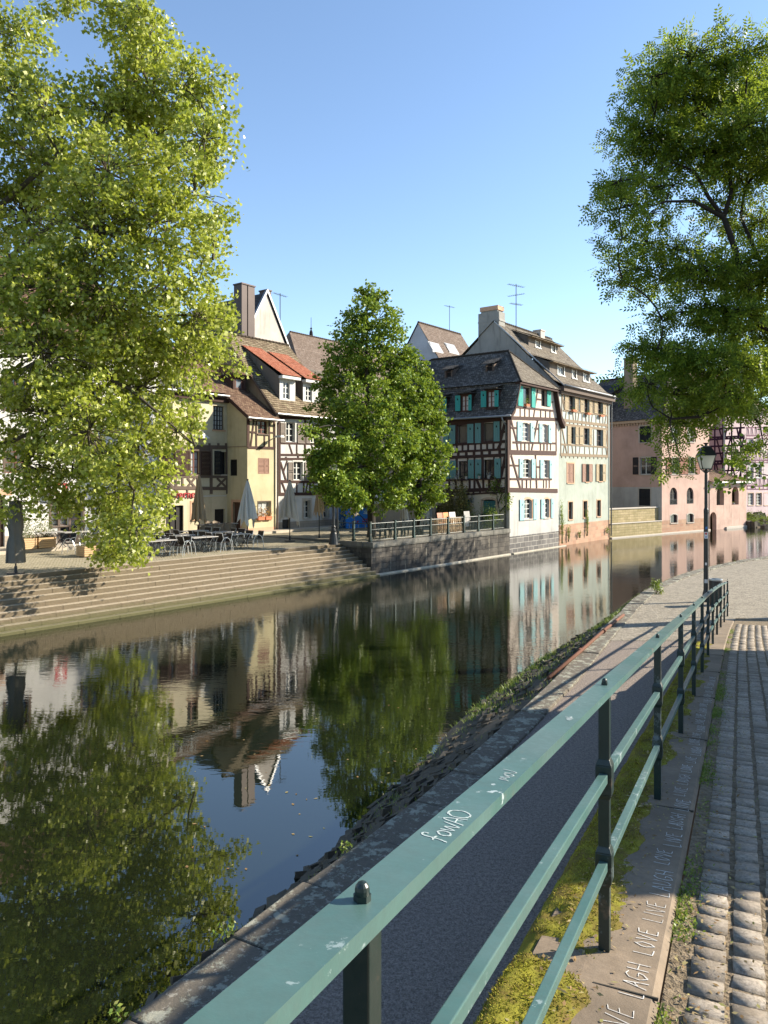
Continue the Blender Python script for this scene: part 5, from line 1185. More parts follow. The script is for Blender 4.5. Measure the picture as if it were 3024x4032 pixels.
# iron ring frame at the water
# ------------------------------------------------------------------ lilac house behind the annex
lh = thing('lilac_house','lilac half timbered house with dark plum beams and white windows','house',PINK,17.2,2.6,0)
LK, LS = 2.6, 17.3; fX, fY = Face(PINK,'s',LS), Face(PINK,'k',LK); ZL = 13.2
for i, x in enumerate((1298,1362,1424,1490,1556)):
    for y0, y1, fr_ in ((862,962,'w_white'),(1062,1168,'w_white'),(1290,1385,'w_white')):
        winpx(lh,fY,c4,(x,y0,x+44,y1),frame=fr_,nv=1,nh=3,sill='w_white' if y0 < 1200 else 'stone_trim',surround='w_white' if y0 < 1200 else 'stone_trim',sw=.08,pane='glass' if i % 2 else 'glass_grey')
b = MB(); fY.wall(b,LS,LS+11,0,ZL,0,[(fY.px(*c4(1300,1262))[1],1),(99,0)]); fX.wall(b,LK,LK+11,0,ZL,2); b.poly([(LS+11,LK,0),(LS+11,LK+11,0),(LS+11,LK+11,ZL),(LS+11,LK,ZL)]); b.poly([(LS,LK+11,0),(LS+11,LK+11,0),(LS+11,LK+11,ZL),(LS,LK+11,ZL)])
b.build('wall',[MAT['pl_lilac2'],MAT['pl_lilac2'],MAT['pl_lilac']],lh)
ln = []
for a in ((-55,10),(850,838),(866,853),(921,910),(978,966),(1040,1028),(1062,1050),(1118,1106),(785,772)): ln.append((960,a[0]+2,1272,a[1],.19) if a[0] > 0 else (960,10,1272,-4,.19))
for x in (1035,1100,1168,1240): ln.append((x,700,x,1180,.16))
for (x0,y0,x1,y1) in ((1052,868,1092,1030),(1158,862,1112,1030),(1182,862,1222,1028),(1262,860,1226,1028),(1048,1062,1072,1170),(1150,1058,1128,1170),(1172,1058,1196,1170),(1258,1052,1228,1170),(1070,780,1090,848),(1130,780,1115,848),(1210,775,1222,840),(1235,770,1224,840)): ln.append((x0,y0,x1,y1,.15))
for x in (1060,1085,1130,1160,1190,1220,1250): ln += [(x,850-(x-985)*.03,x,864-(x-985)*.03,.18),(x,1040-(x-985)*.03,x,1062-(x-985)*.03,.18)]
beams(lh,fX,c4,ln,'timber_purple',.03)
ln = [(1283,850,1283,1262,.14)]
for y in (772,836,858,968,1030,1050,1172,1232,1258): ln.append((1282,y,1600,y+(1040-y)*-.02,.12))
for x in range(1290,1600,32):
    ln += [(x,1172,x,1232,.09),(x,968,x,1030,.09),(x+8,1175,x+16,1230,.08),(x+8,970,x+16,1028,.08),(x,775,x,836,.09),(x+8,778,x+16,834,.08),(x,1232,x,1258,.09),(x,1030,x,1050,.09)]
beams(lh,fY,c4,ln,'timber_plum',.028)
rf = MB(); slope(rf,(LS-.4,LK-.5,ZL),(LS+11.4,LK-.5,ZL),(LS+11.4,LK+5.5,ZL+5),(LS-.4,LK+5.5,ZL+5)); slope(rf,(LS+11.4,LK+11.5,ZL),(LS-.4,LK+11.5,ZL),(LS-.4,LK+5.5,ZL+5),(LS+11.4,LK+5.5,ZL+5)); b_ = rf.build('roof', MAT['t_brown'], lh)
b = MB(); b.poly([(LS,LK,ZL),(LS,LK+11,ZL),(LS,LK+5.5,ZL+4.7)]); b.poly([(LS+11,LK,ZL),(LS+11,LK+11,ZL),(LS+11,LK+5.5,ZL+4.7)]); b.build('gable', MAT['pl_lilac'], lh); b = MB(); b.tube([(LS-.12,LK-.1,ZL),(LS-.12,LK-.1,3.2)],.09,8); b.build('downpipe', MAT['zinc'], lh)
# rocks and plants at the far right waterline
rk = MB(); g = random.Random(17)
for i in range(60):
    s = g.uniform(16.8,30); k = g.uniform(-1.9,2.2); r_ = g.uniform(.15,.6); z = .02+max(0,(k+1.5))*.32
    P = [(s+math.cos(t)*r_*g.uniform(.7,1.2),k+math.sin(t)*r_*g.uniform(.7,1.2)) for t in (.6,2.1,3.7,5.2)]
    rk.hexa([(x,y,z-.5) for x, y in P]+[(s+(x-s)*.7,k+(y-k)*.7,z+r_*g.uniform(.3,.8)) for x, y in P])
o = rk.build('bank_rocks', MAT['revet'], off=(0,0,0)); x, y = PINK.w(0,0); o.location = (x,y,0); o.rotation_euler = (0,0,PINK.ang); props(o,'dark rubble rocks on the bank under the lilac house','rocks',None,'stuff')
b = MB(); b.hexa([(16.9,-1.4,-.8),(40,-1.4,-.8),(40,8,-.8),(16.9,8,-.8),(16.9,-1.2,.1),(40,-1.2,.1),(40,8,1.75),(16.9,8,1.75)]); o = b.build('far_bank', MAT['earth']); o.location = (x,y,0); o.rotation_euler = (0,0,PINK.ang); struct(o)
for i, (s, k, h) in enumerate(((17.8,.6,.7),(19.2,.2,.6),(20.5,.8,.9),(22,.1,.8),(18.6,-.6,.4))):
    bushy('bush',('low green bush at the corner of the rocky bank','small bush among the rocks below the lilac house','broad bush in front of the lilac house wall','green bush at the right edge by the rocky bank','sprawling weed over the rocks at the waterline')[i],'bush',PINK,s,k,.3+k*.3,.8,h,500,'leaf_light' if i%2 else 'leaf_dark',110+i,.12,6)
# ------------------------------------------------------------------ yellow house and cream tavern (one roof, two fronts)
YS0, YS1, YK, CK, CS0 = -14.28, -11.87, 10.2, 12.05, -20.2
yh = thing('yellow_house','narrow yellow house projecting beside the tavern with one timbered top window','house',BANK,YS0,YK,1.7)
fA_, fB_ = Face(BANK,'k',YK), Face(BANK,'s',YS0)
winpx(yh,fA_,c1,(858,1120,930,1214),frame='w_redbrown',nv=1,nh=2,sill='timber_grey')
r = fA_.rect(c1,859,1390,940,1504); window(yh,fA_,*r,frame='w_brown',nv=0,nh=0,pane='dark'); um = r[0]+(r[1]-r[0])*.62
shutter(yh,fA_,r[0],um-.01,r[2],r[3],'sh_pink','louvre',-.03); shutter(yh,fA_,um+.01,r[1],r[2],r[3],'sh_pink','louvre',-.03)
winpx(yh,fA_,c1,(860,1706,950,1842),frame='w_white',nv=1,nh=2,pane='curtain',surround='timber_grey',sw=.05)
winpx(yh,fB_,c1,(657,1400,707,1518),frame='w_black',nv=0,nh=0,pane='dark',dep=.08)
r = fB_.rect(c1,678,1710,732,1935); fB_.op.append((r[0],r[1],1.86,r[3],0)); b = MB(); fB_.box(b,r[0],r[1],-.2,-.12,1.86,r[3]); d_ = b.build('door', MAT['w_brown'], yh); b = MB(); fB_.box(b,r[0]-.14,r[0],-.1,.03,1.86,r[3]); fB_.box(b,r[1],r[1]+.14,-.1,.03,1.86,r[3]); fB_.box(b,r[0]-.14,r[1]+.14,-.1,.03,r[3],r[3]+.16); b.build('surround', MAT['stone_pinkish'], d_)
ZY = 8.85; b = MB(); zp = fA_.px(*c1(860,1895))[1]
fA_.wall(b,YS0,YS1,1.5,ZY,0,[(zp,1),(99,0)]); fB_.wall(b,YK,CK,1.5,ZY,0,[(zp,1),(99,0)]); b.poly([fB_.p(YK,0,ZY),fB_.p(CK,0,ZY),fB_.p(CK,0,ZY+(CK-YK)*.7)]); b.poly([(YS1,YK,1.5),(YS1,CK,1.5),(YS1,CK,ZY+1.2),(YS1,YK,ZY)])
b.build('wall',[MAT['pl_yellow'],MAT['stone_pinkish']],yh)
beams(yh,fA_,c1,[(788,1100,788,1312,.2),(785,1098,1005,1112,.2),(785,1312,980,1318,.16),(975,1110,978,1318,.14),(828,1115,805,1306,.11),(846,1120,846,1310,.1),(940,1118,940,1310,.1),(850,1218,940,1222,.1),(800,1200,846,1204,.1),(940,1205,975,1207,.1),(905,1225,905,1312,.1)],'timber_red',.03)
b = MB(); fB_.box(b,YK-.02,CK,-.02,.035,fB_.px(*c1(700,1308))[1]-.02,fB_.px(*c1(700,1308))[1]+.03); b.build('string_course', MAT['pl_tan'], yh)
u, z = fA_.px(*c1(900,1838)); 
for i, du in enumerate((-.32,.32)): potted(('left','right')[i]+' terracotta trough with orange grasses on the yellow house window','BANK' and BANK,u+du,YK-.06,z,.1,.2,90,'orange_leaf',130+i,box=(.52,.22),rise=.4,potmat='terracotta',name='window_box',cat='window box',leaf=.12,up=1.4)
b = MB(); b.tube([(YS1+.02,YK-.12,ZY-.2),(YS1+.02,YK-.12,1.8)],.05,8); b.build('downpipe', MAT['timber_grey'], yh); b = MB(); b.tube([(YS0-.3,YK-.42,ZY-.1),(YS1+.3,YK-.42,ZY-.1)],.065,8); b.build('gutter', MAT['zinc'], yh)
wl = thing('wall_lamp','white street lamp arm on the upper right of the yellow house','lamp',BANK,*[(fA_.px(*c1(955,1240))[0]),YK][:2],fA_.px(*c1(955,1240))[1]); u, z = fA_.px(*c1(955,1245)); b = MB(); b.bar((u+.1,YK,z-.05),(u-.1,YK-.5,z+.05),.05,.05); b.build('arm', MAT['zinc'], wl); b = MB(); b.hexa([(u-.15,YK-1.0,z+.02),(u+.2,YK-1.0,z+.02),(u+.2,YK-.4,z+.02),(u-.15,YK-.4,z+.02),(u-.08,YK-.95,z+.14),(u+.13,YK-.95,z+.14),(u+.13,YK-.45,z+.14),(u-.08,YK-.45,z+.14)]); b.build('lamp_head', MAT['w_white'], wl)
tv = thing('tavern','cream tavern with dark brown shutters, crossed timber panels and red lettering','tavern',BANK,CS0,CK,1.7)
fC = Face(BANK,'k',CK)
winpx(tv,fC,c1,(533,1012,614,1185),frame='w_black',nv=3,nh=4,sill='stone_pinkish',pane='curtain'); winpx(tv,fC,c1,(140,985,240,1178),frame='w_redbrown',nv=1,nh=3,sill='stone_pinkish',pane='curtain'); winpx(tv,fC,c1,(345,1000,425,1180),frame='w_redbrown',nv=1,nh=3,sill='stone_pinkish')
for bx in ((212,1338,262,1518),(370,1340,436,1512)): winpx(tv,fC,c1,bx,frame='w_redbrown',nv=1,nh=2,pane='curtain')
for s_ in ((140,1335,211,1518),(266,1338,360,1516),(441,1340,512,1514)): shutter(tv,fC,*fC.rect(c1,*s_),'sh_brown','louvre')
winpx(tv,fC,c1,(590,1345,628,1508),[(540,1338,588,1510)],'sh_black','louvre',frame='w_black',nv=1,nh=1,pane='dark',sill='stone_trim2')
r = fC.rect(c1,190,1735,318,1945); fC.op.append((r[0],r[1],1.86,r[3],0)); b = MB(); fC.box(b,r[0],r[1],-.2,-.15,1.86,r[3]); 
for i in range(4): uu = r[0]+(r[1]-r[0])*i/3; fC.box(b,uu-.04,uu+.04,-.15,-.1,1.86,r[3])
b.build('door', MAT['w_black'], tv)
winpx(tv,fC,c1,(378,1712,425,1835),frame='w_brown',nv=1,nh=3,surround='stone_pinkish',sill='stone_pinkish',pane='curtain'); r = fC.rect(c1,545,1760,620,1945); fC.op.append((r[0],r[1],1.86,r[3],0)); b = MB(); fC.box(b,r[0],r[1],-.2,-.15,1.86,r[3]); b.build('door', MAT['w_black'], tv)
ZC = fC.px(*c1(600,945))[1]; b = MB(); fC.wall(b,CS0,YS0,1.5,ZC); b.poly([(CS0,CK,1.5),(CS0,CK+8,1.5),(CS0,CK+8,ZC+2.5),(CS0,CK,ZC)]); b.build('wall', MAT['pl_cream'], tv)
X_ = lambda x0,x1: [(x0,1535,x1,1600,.13),(x1,1535,x0,1600,.13)]
beams(tv,fC,c1,[(115,1308,640,1312,.24),(115,1330,520,1330,.12),(115,1522,640,1526,.16),(180,1604,640,1612,.2),(120,1310,122,1520,.18),(362,1330,364,1520,.14),(516,1310,518,1650,.2),(632,1310,634,1650,.16),(262,1330,264,1520,.1),(438,1330,438,1520,.1),(262,1525,262,1640,.16),(310,1525,310,1600,.13),(420,1525,420,1640,.14),(345,1610,345,1650,.1),(505,1282,507,1306,.14),(570,1282,571,1306,.14),(625,1282,625,1306,.14)]+X_(175,240)+X_(345,400)+X_(560,625),'timber_grey',.035)
b = MB(); fC.box(b,CS0,YS0,-.02,.38,ZC-.12,ZC+.02); fC.box(b,CS0,YS0,-.02,.22,ZC-.36,ZC-.12); b.build('eaves', MAT['timber'], tv)
b = MB(); b.tube([(CS0,CK-.45,ZC+.02),(YS0-.2,CK-.45,ZC+.02)],.065,8); b.build('gutter', MAT['zinc'], tv)
# the tiled roof shared by both fronts belongs to the tavern; the yellow front has its own lower part
rf = MB(); slope(rf,(YS0-.18,YK-.38,ZY-.05),(YS1+.05,YK-.38,ZY-.05),(YS1+.05,CK,ZY-.05+(CK-YK+.38)*.7),(YS0-.18,CK,ZY-.05+(CK-YK+.38)*.7)); rf.build('roof', MAT['t_brown'], yh)
zc0 = ZY-.05+(CK-YK+.38)*.7; BS = -16.7; rf = MB(); slope(rf,(BS,CK-.02,zc0),(YS1+.05,CK-.02,zc0),(YS1+.05,16.8,zc0+4.77*.7),(BS,16.8,zc0+4.77*.7)); slope(rf,(CS0,14.6,13.3),(BS,14.6,13.3),(BS,17.5,15.6),(CS0,17.5,15.6)); slope(rf,(YS1+.05,22,zc0),(CS0,22,zc0),(CS0,16.8,zc0+4.7*.7),(YS1+.05,16.8,zc0+4.7*.7)); roof = rf.build('roof', MAT['t_brown'], tv)
b = MB(); b.hexa([(YS0-.2,YK-.4,ZY-.28),(YS0-.02,YK-.4,ZY-.28),(YS0-.02,CK,zc0-.24),(YS0-.2,CK,zc0-.24),(YS0-.2,YK-.4,ZY-.07),(YS0-.02,YK-.4,ZY-.07),(YS0-.02,CK,zc0-.03),(YS0-.2,CK,zc0-.03)]); b.build('verge_board', MAT['timber'], yh)
fU = Face(BANK,'k',14.7); fU.op = []; window(tv,fU,-19.2,-18.4,10.9,12.5,frame='w_white',nv=1,nh=2); b = MB(); fU.wall(b,CS0,BS,ZC,13.3); b.poly([(CS0,CK-.1,ZC+.05),(BS,CK-.1,ZC+.05),(BS,14.7,ZC+.05),(CS0,14.7,ZC+.05)]); b.poly([(BS,12,ZC),(BS,17.5,ZC),(BS,17.5,15.5),(BS,14.7,13.3),(BS,14.7,ZC)]); b.build('upper_wall', MAT['pl_cream'], tv)
b = MB(); zt = ZC+1.0; b.tube([(CS0,CK-.1,zt),(BS,CK-.1,zt)],.03,6); b.tube([(CS0,CK-.1,ZC+.12),(BS,CK-.1,ZC+.12)],.02,6)
n = 18
for i in range(n):
    s0 = CS0+(BS-CS0)*i/n; w_ = (BS-CS0)/n
    for (a, c) in ((0,2),(2,0)): b.tube([(s0+w_*a*.5*1.0,CK-.1,ZC+.12),(s0+w_*.5*(a*.6+c*.4)*1,CK-.1,ZC+.7),(s0+w_*.5,CK-.1,zt)],.012,4)
    if i % 4 == 0: b.tube([(s0,CK-.1,ZC),(s0,CK-.1,zt)],.025,6)
b.build('balcony_railing', MAT['w_white'], tv)
def hitp(x, y, fn, k0, k1, cf=c1):
    for k in np.arange(k0,k1,.01):
        s, z = BANK.onk(*cf(x,y),k)
        if z <= fn(k): return s, k, z
h_ = hitp(720,898,lambda k: ZY-.05+(k-YK+.38)*.7,YK,16.5); f = Face(BANK,'k',h_[1]); r = f.rect(c1,700,812,748,890); r = (r[0],r[1],h_[2]+.12,r[3])
b = MB(); za = r[3]+.15; kb = h_[1]+(za+.2-h_[2])/.7+.3
for e in (r[0]-.2,r[1]+.2): b.poly([(e,f.c,h_[2]-.1),(e,f.c,za),(e,kb,za+.1),(e,kb-.3,za)])
f.box(b,r[0]-.26,r[0]-.06,-.1,.02,h_[2]-.1,za); f.box(b,r[1]+.06,r[1]+.26,-.1,.02,h_[2]-.1,za); f.box(b,r[0]-.1,r[1]+.1,-.1,.03,h_[2]-.05,r[2]-.01); f.box(b,r[0]-.3,r[1]+.3,-.2,.25,za-.06,za+.06); d_ = b.build('dormer', MAT['timber_red'], tv); window(d_,f,*r,frame='w_redbrown',nv=0,nh=0,dep=.08,pane='glass_grey')
b = MB(); slope(b,(r[0]-.45,f.c-.4,za+.05),(r[1]+.45,f.c-.4,za+.05),(r[1]+.35,f.c+.7,za+.6),(r[0]-.35,f.c+.7,za+.6)); slope(b,(r[0]-.45,f.c-.4,za+.05),(r[0]-.35,f.c+.7,za+.6),(r[0]-.35,f.c+1.6,za+.6),(r[0]-.45,f.c+1.6,za+.1)); b.build('dormer_roof', MAT['t_brown'], d_)
# tavern lettering
MAT['sign_red'] = m_simple('red_sign_paint', (.34,.03,.035), .5, .1); MAT['sign_white'] = m_simple('white_sign_paint', (.7,.7,.68), .5, .1)
sg = thing('tavern_lettering','red three dimensional lettering mounted under the timber panels of the tavern','sign',BANK,CS0,CK,1.7)
cu = bpy.data.curves.new('lettering','FONT'); cu.body = 'Taverne d'; cu.extrude = .03; cu.bevel_depth = .006

u0, z0 = fC.px(*c1(178,1678)); u1, z1 = fC.px(*c1(415,1660)); cu.size = .62; cu.space_character = 1.05
cu.materials.append(MAT['sign_red']); ct = bpy.data.objects.new('lettering', cu); me_ = bpy.data.meshes.new_from_object(ct); bpy.data.objects.remove(ct)
me_.transform(Matrix.Translation((u0-CS0,-.08,z0-1.72)) @ Matrix.Rotation(math.radians(90),4,'X')); tx = bpy.data.objects.new('letters', me_); COL.objects.link(tx); tx.parent = sg
b = MB(); fC.box(b,u0-.2,YS0-.1,.02,.05,z0+.02,z0+.08); b.build('mounting_bar', MAT['w_white'], sg)
aw = thing('wall_lamp','white triangular wall lamp shade on the tavern front between upper windows','lamp',BANK,fC.px(*c1(445,1235))[0],CK,fC.px(*c1(445,1235))[1]); u, z = fC.px(*c1(430,1235)); b = MB(); b.hexa([(u-.35,CK-.5,z-.1),(u+.45,CK-.5,z-.1),(u+.45,CK-.02,z-.1),(u-.35,CK-.02,z-.1),(u-.05,CK-.3,z+.3),(u+.02,CK-.3,z+.3),(u+.02,CK-.02,z+.32),(u-.05,CK-.02,z+.32)]); b.build('lamp_shade', MAT['w_white'], aw)
# ------------------------------------------------------------------ white timbered house with red dormers
wh = thing('white_house','white half timbered house with grey shutters and two red tiled dormers','house',BANK,YS1,10.4,1.7)
WK, WS0, WS1 = 10.4, YS1+.02, -5.77; fW = Face(BANK,'k',WK)
Q4 = dict(frame='w_white', nv=1, nh=2, surround='w_white', sw=.10, pane='glass')
winpx(wh,fW,c1,(1062,1130,1128,1272),[(1019,1135,1055,1278),(1143,1140,1196,1283)],'sh_grey','louvre',**Q4)
winpx(wh,fW,c1,(1240,1140,1300,1280),[(1205,1140,1232,1283),(1312,1140,1345,1283)],'sh_grey','louvre',**Q4)
winpx(wh,fW,c1,(1116,1416,1184,1550),[(1075,1420,1110,1556),(1194,1420,1228,1552)],'sh_grey','louvre',**Q4)
winpx(wh,fW,c1,(1278,1425,1328,1545),[(1244,1422,1270,1552),(1338,1424,1362,1548)],'sh_grey','louvre',**Q4)
for bx in ((1190,1696,1240,1826),(1330,1696,1368,1822)): winpx(wh,fW,c1,bx,frame='w_white',nv=1,nh=2,dep=.22,surround='stone_trim2',sw=.15,sill='stone_trim2')
r = fW.rect(c1,1036,1835,1088,1928); fW.op.append((r[0],r[1],1.86,r[3],0)); b = MB(); fW.box(b,r[0],r[1],-.2,-.12,1.86,r[3]); b.build('door', MAT['w_black'], wh)
ZW = 9.15; b = MB(); fW.wall(b,WS0,WS1,1.5,ZW,0,[(fW.px(*c1(1200,1845))[1],1),(99,0)])
KW, ZWR = 15.2, 14.9
for s in (WS0,WS1): b.poly([(s,WK,1.5),(s,20,1.5),(s,20,ZW),(s,KW,ZWR-.12),(s,WK,ZW)],2)
b.build('wall',[MAT['pl_white'],MAT['stone_plinth'],MAT['pl_tan']],wh)
ln = [(1010,1092,1400,1104,.22),(1012,1280,1400,1290,.13),(1008,1366,1400,1368,.14),(1008,1396,1400,1396,.16),(1008,1558,1400,1568,.17),(1008,1652,1400,1648,.2),(1014,1095,1016,1652,.16),(1200,1100,1200,1366,.14),(1300,1290,1300,1366,.12),
 (1085,1290,1108,1362,.11),(1140,1290,1140,1364,.1),(1245,1290,1265,1364,.1),(1022,1420,1062,1556,.13),(1070,1410,1040,1500,.1),(1235,1400,1235,1650,.15),(1062,1380,1062,1396,.12),(1150,1370,1150,1396,.12),(1240,1370,1240,1396,.12),(1140,1568,1140,1650,.1),(1190,1566,1190,1650,.13),(1218,1568,1203,1648,.11),(1258,1568,1275,1648,.11),(1300,1566,1300,1650,.12),(1030,1560,1060,1640,.12),(1340,1566,1330,1648,.11),(1380,1400,1380,1650,.14)]
beams(wh,fW,c1,ln,'timber',.03)
zw = lambda k: ZW+.05+(k-WK+.4)*(ZWR-ZW-.05)/(KW-WK+.4)
rf = MB(); slope(rf,(WS0-.1,WK-.4,ZW+.05),(WS1+.1,WK-.4,ZW+.05),(WS1+.1,KW,ZWR),(WS0-.1,KW,ZWR),.2,.035); slope(rf,(WS1+.1,20.4,ZW),(WS0-.1,20.4,ZW),(WS0-.1,KW,ZWR),(WS1+.1,KW,ZWR)); roof = rf.build('roof', MAT['t_moss'], wh); rg = MB(); ridge(rg,(WS0-.1,KW,ZWR+.03),(WS1+.1,KW,ZWR+.03)); rg.build('ridge_tiles', MAT['t_moss'], roof)
b = MB(); b.tube([(WS0-.1,WK-.45,ZW+.03),(WS1+.1,WK-.45,ZW+.03)],.07,8); b.build('gutter', MAT['zinc'], wh); b = MB(); b.hexa([(WS0-.16,WK-.4,ZW-.15),(WS0-.1,WK-.4,ZW-.15),(WS0-.1,KW,ZWR-.2),(WS0-.16,KW,ZWR-.2),(WS0-.16,WK-.4,ZW+.04),(WS0-.1,WK-.4,ZW+.04),(WS0-.1,KW,ZWR-.01),(WS0-.16,KW,ZWR-.01)]); b.build('verge_board', MAT['timber_grey'], roof)
for (fx0,fx1,wx0,wx1,yt,yb,wt,wb) in ((1016,1130,1042,1090,802,975,836,964),(1186,1304,1206,1252,832,988,866,984)):
    h_ = hitp((fx0+fx1)/2,yb,zw,WK-.3,15); f = Face(BANK,'k',h_[1]); r = f.rect(c1,fx0,yt,fx1,yb); w_ = f.rect(c1,wx0,wt,wx1,wb); w_ = (w_[0],w_[1],max(w_[2],h_[2]+.12),w_[3]); z1 = r[3]
    b = MB(); f.op = [(*w_,0)]; f.wall(b,r[0],r[1],h_[2]-.1,z1); kb = h_[1]+.2
    while zw(kb) < z1+.1+(kb-h_[1])*.62: kb += .05
    kb = min(kb, KW-.6)
    for e in (r[0],r[1]): b.poly([(e,f.c,h_[2]-.1),(e,f.c,z1),(e,kb,max(zw(kb),z1)+.02),(e,kb-.2,zw(kb)-.4)],1)
    d_ = b.build('dormer',[MAT['pl_white'],MAT['pl_dirty']],wh); f.op = []; window(d_,f,*w_,frame='w_white',nv=1,nh=2,dep=.12)
    b = MB(); slope(b,(r[0]-.12,f.c-.4,z1+.05),(r[1]+.2,f.c-.4,z1+.05),(r[1]+.2,kb,zw(kb)+.1),(r[0]-.12,kb,zw(kb)+.1),.24,.03); b.build('dormer_roof', MAT['t_red'], d_); b = MB(); b.box(r[0]-.08,r[1]+.16,f.c-.36,f.c,z1-.16,z1+.02); b.build('fascia', MAT['w_white'], d_)
# ------------------------------------------------------------------ long white house on the left, behind the plane tree
lw = thing('plaster_house','long white plastered house behind the plane tree, brown windows and tiled roof','house',BANK,-38,11,1.7)
fD = Face(BANK,'k',11.0); L0, L1 = -40, CS0; ZD = 11.6
def s6(x, y): return (x/2.9625, 1850+y/2.9625)
winpx(lw,fD,s6,(600,395,800,650),frame='w_brown',nv=1,nh=3,surround='timber_grey',sill='timber_grey',pane='curtain')
for i, s in enumerate((-34.8,-31.4,-24.2,-22.0)):
    for z0 in (5.2,8.2): window(lw,fD,s-.5,s+.5,z0,z0+1.6,frame='w_redbrown',nv=1,nh=2,surround='timber_grey',pane='curtain' if i % 2 else 'glass'); 
u, z = fD.px(*s6(440,300)); window(lw,fD,-28.6,-27.5,5.3,6.8,frame='w_redbrown',nv=1,nh=2,surround='timber_grey'); window(lw,fD,-28.6,-27.5,8.2,9.8,frame='w_redbrown',nv=1,nh=2,surround='timber_grey')
r = fD.rect(s6,-160,300,55,800); fD.op.append((r[0],r[1],1.86,r[3],.2)); b = MB(); fD.box(b,r[0],r[1],-.2,-.12,1.86,r[3]); d_ = b.build('door', MAT['w_brown'], lw); b = MB(); fD.box(b,r[0]-.2,r[1]+.35,-.05,.03,r[3]+.02,r[3]+.3); b.build('surround', MAT['stone_pinkish'], d_)
window(lw,fD,-23.3,-22.0,2.6,4.2,frame='w_brown',nv=1,nh=2,surround='timber_grey'); window(lw,fD,-25.9,-24.7,1.9,4.1,frame='w_brown',nv=1,nh=1,surround='timber_grey')
b = MB(); fD.wall(b,L0,L1,1.5,ZD,0,[(2.35,1),(99,0)]); b.poly([(L1,11,1.5),(L1,24,1.5),(L1,24,ZD),(L1,17.5,ZD+5.6),(L1,11,ZD)]); b.poly([(L0,11,1.5),(L0,24,1.5),(L0,24,ZD),(L0,17.5,ZD+5.6),(L0,11,ZD)]); b.build('wall',[MAT['pl_white'],MAT['stone_plinth']],lw)
rf = MB(); slope(rf,(L0,10.5,ZD-.1),(L1+.1,10.5,ZD-.1),(L1+.1,17.5,ZD+5.7),(L0,17.5,ZD+5.7)); slope(rf,(L1+.1,24.5,ZD-.1),(L0,24.5,ZD-.1),(L0,17.5,ZD+5.7),(L1+.1,17.5,ZD+5.7)); rf.build('roof', MAT['t_brown'], lw)
beams(lw,fD,lambda x, y: (x, y),[],'timber_grey')if False else None
u, z = fD.px(*s6(655,230)); hs = thing('hanging_sign','small red square hanging sign with white cross mark on the white house','sign',BANK,u,10.9,z-.3)
b = MB(); b.box(u-.32,u+.32,10.55,10.6,z-.32,z+.32); b.build('board', MAT['sign_red'], hs); b = MB(); b.box(u-.2,u+.2,10.535,10.549,z-.06,z+.06); b.box(u-.06,u+.06,10.532,10.5485,z-.2,z+.2); b.build('mark', MAT['sign_white'], hs); b = MB(); b.bar((u,11,z+.36),(u,10.55,z+.36),.03,.03); b.build('bracket', MAT['black_iron'], hs)
# ------------------------------------------------------------------ houses at the back of the little square, behind the lime trees
sq = thing('square_house','cream house with dark beams across the back of the little square behind trees','house',BANK,-5.7,13.6,1.7)
fQ = Face(BANK,'k',13.6)
for s in (-4.4,-2.2,0.0,2.2):
    window(sq,fQ,s-.5,s+.5,8.0,9.4,frame='w_white',nv=1,nh=2); window(sq,fQ,s-.5,s+.5,5.2,6.7,frame='w_white',nv=1,nh=2); shutter(sq,fQ,s-.95,s-.52,5.2,6.7,'sh_grey','louvre'); shutter(sq,fQ,s+.52,s+.95,5.2,6.7,'sh_grey','louvre')
for s in (-3.6,1.2): fQ.op.append((s-.55,s+.55,1.76,4.0,.3)); b = MB(); fQ.box(b,s-.55,s+.55,-.2,-.12,1.76,4.0); b.build('door', MAT['w_brown'], sq)
b = MB(); fQ.wall(b,-5.7,4.2,1.5,10.4,0,[(2.6,1),(99,0)]); b.poly([(-5.7,13.6,1.5),(-5.7,24,1.5),(-5.7,24,10.4),(-5.7,18.8,14),(-5.7,13.6,10.4)]); b.poly([(4.2,13.6,1.5),(4.2,24,1.5),(4.2,24,10.4),(4.2,18.8,14),(4.2,13.6,10.4)]); b.build('wall',[MAT['pl_cream'],MAT['stone_pinkish']],sq)
b = MB()
for z in (4.5,7.2,10.2): fQ.beam(b,(-5.7,z),(4.2,z),.2,.03)
for s in (-5.6,-3.3,-1.1,1.1,3.3,4.1): fQ.beam(b,(s,4.5),(s,10.2),.16,.027)
for s in (-5.3,-2.9,-.7,1.5): fQ.beam(b,(s,4.6),(s+.9,7.1),.13,.024)
b.build('timber_frame', MAT['timber'], sq)
rf = MB(); slope(rf,(-5.9,13.1,10.3),(4.4,13.1,10.3),(4.4,18.8,14.2),(-5.9,18.8,14.2)); slope(rf,(4.4,24.4,10.3),(-5.9,24.4,10.3),(-5.9,18.8,14.2),(4.4,18.8,14.2)); rf.build('roof', MAT['t_tan'], sq)
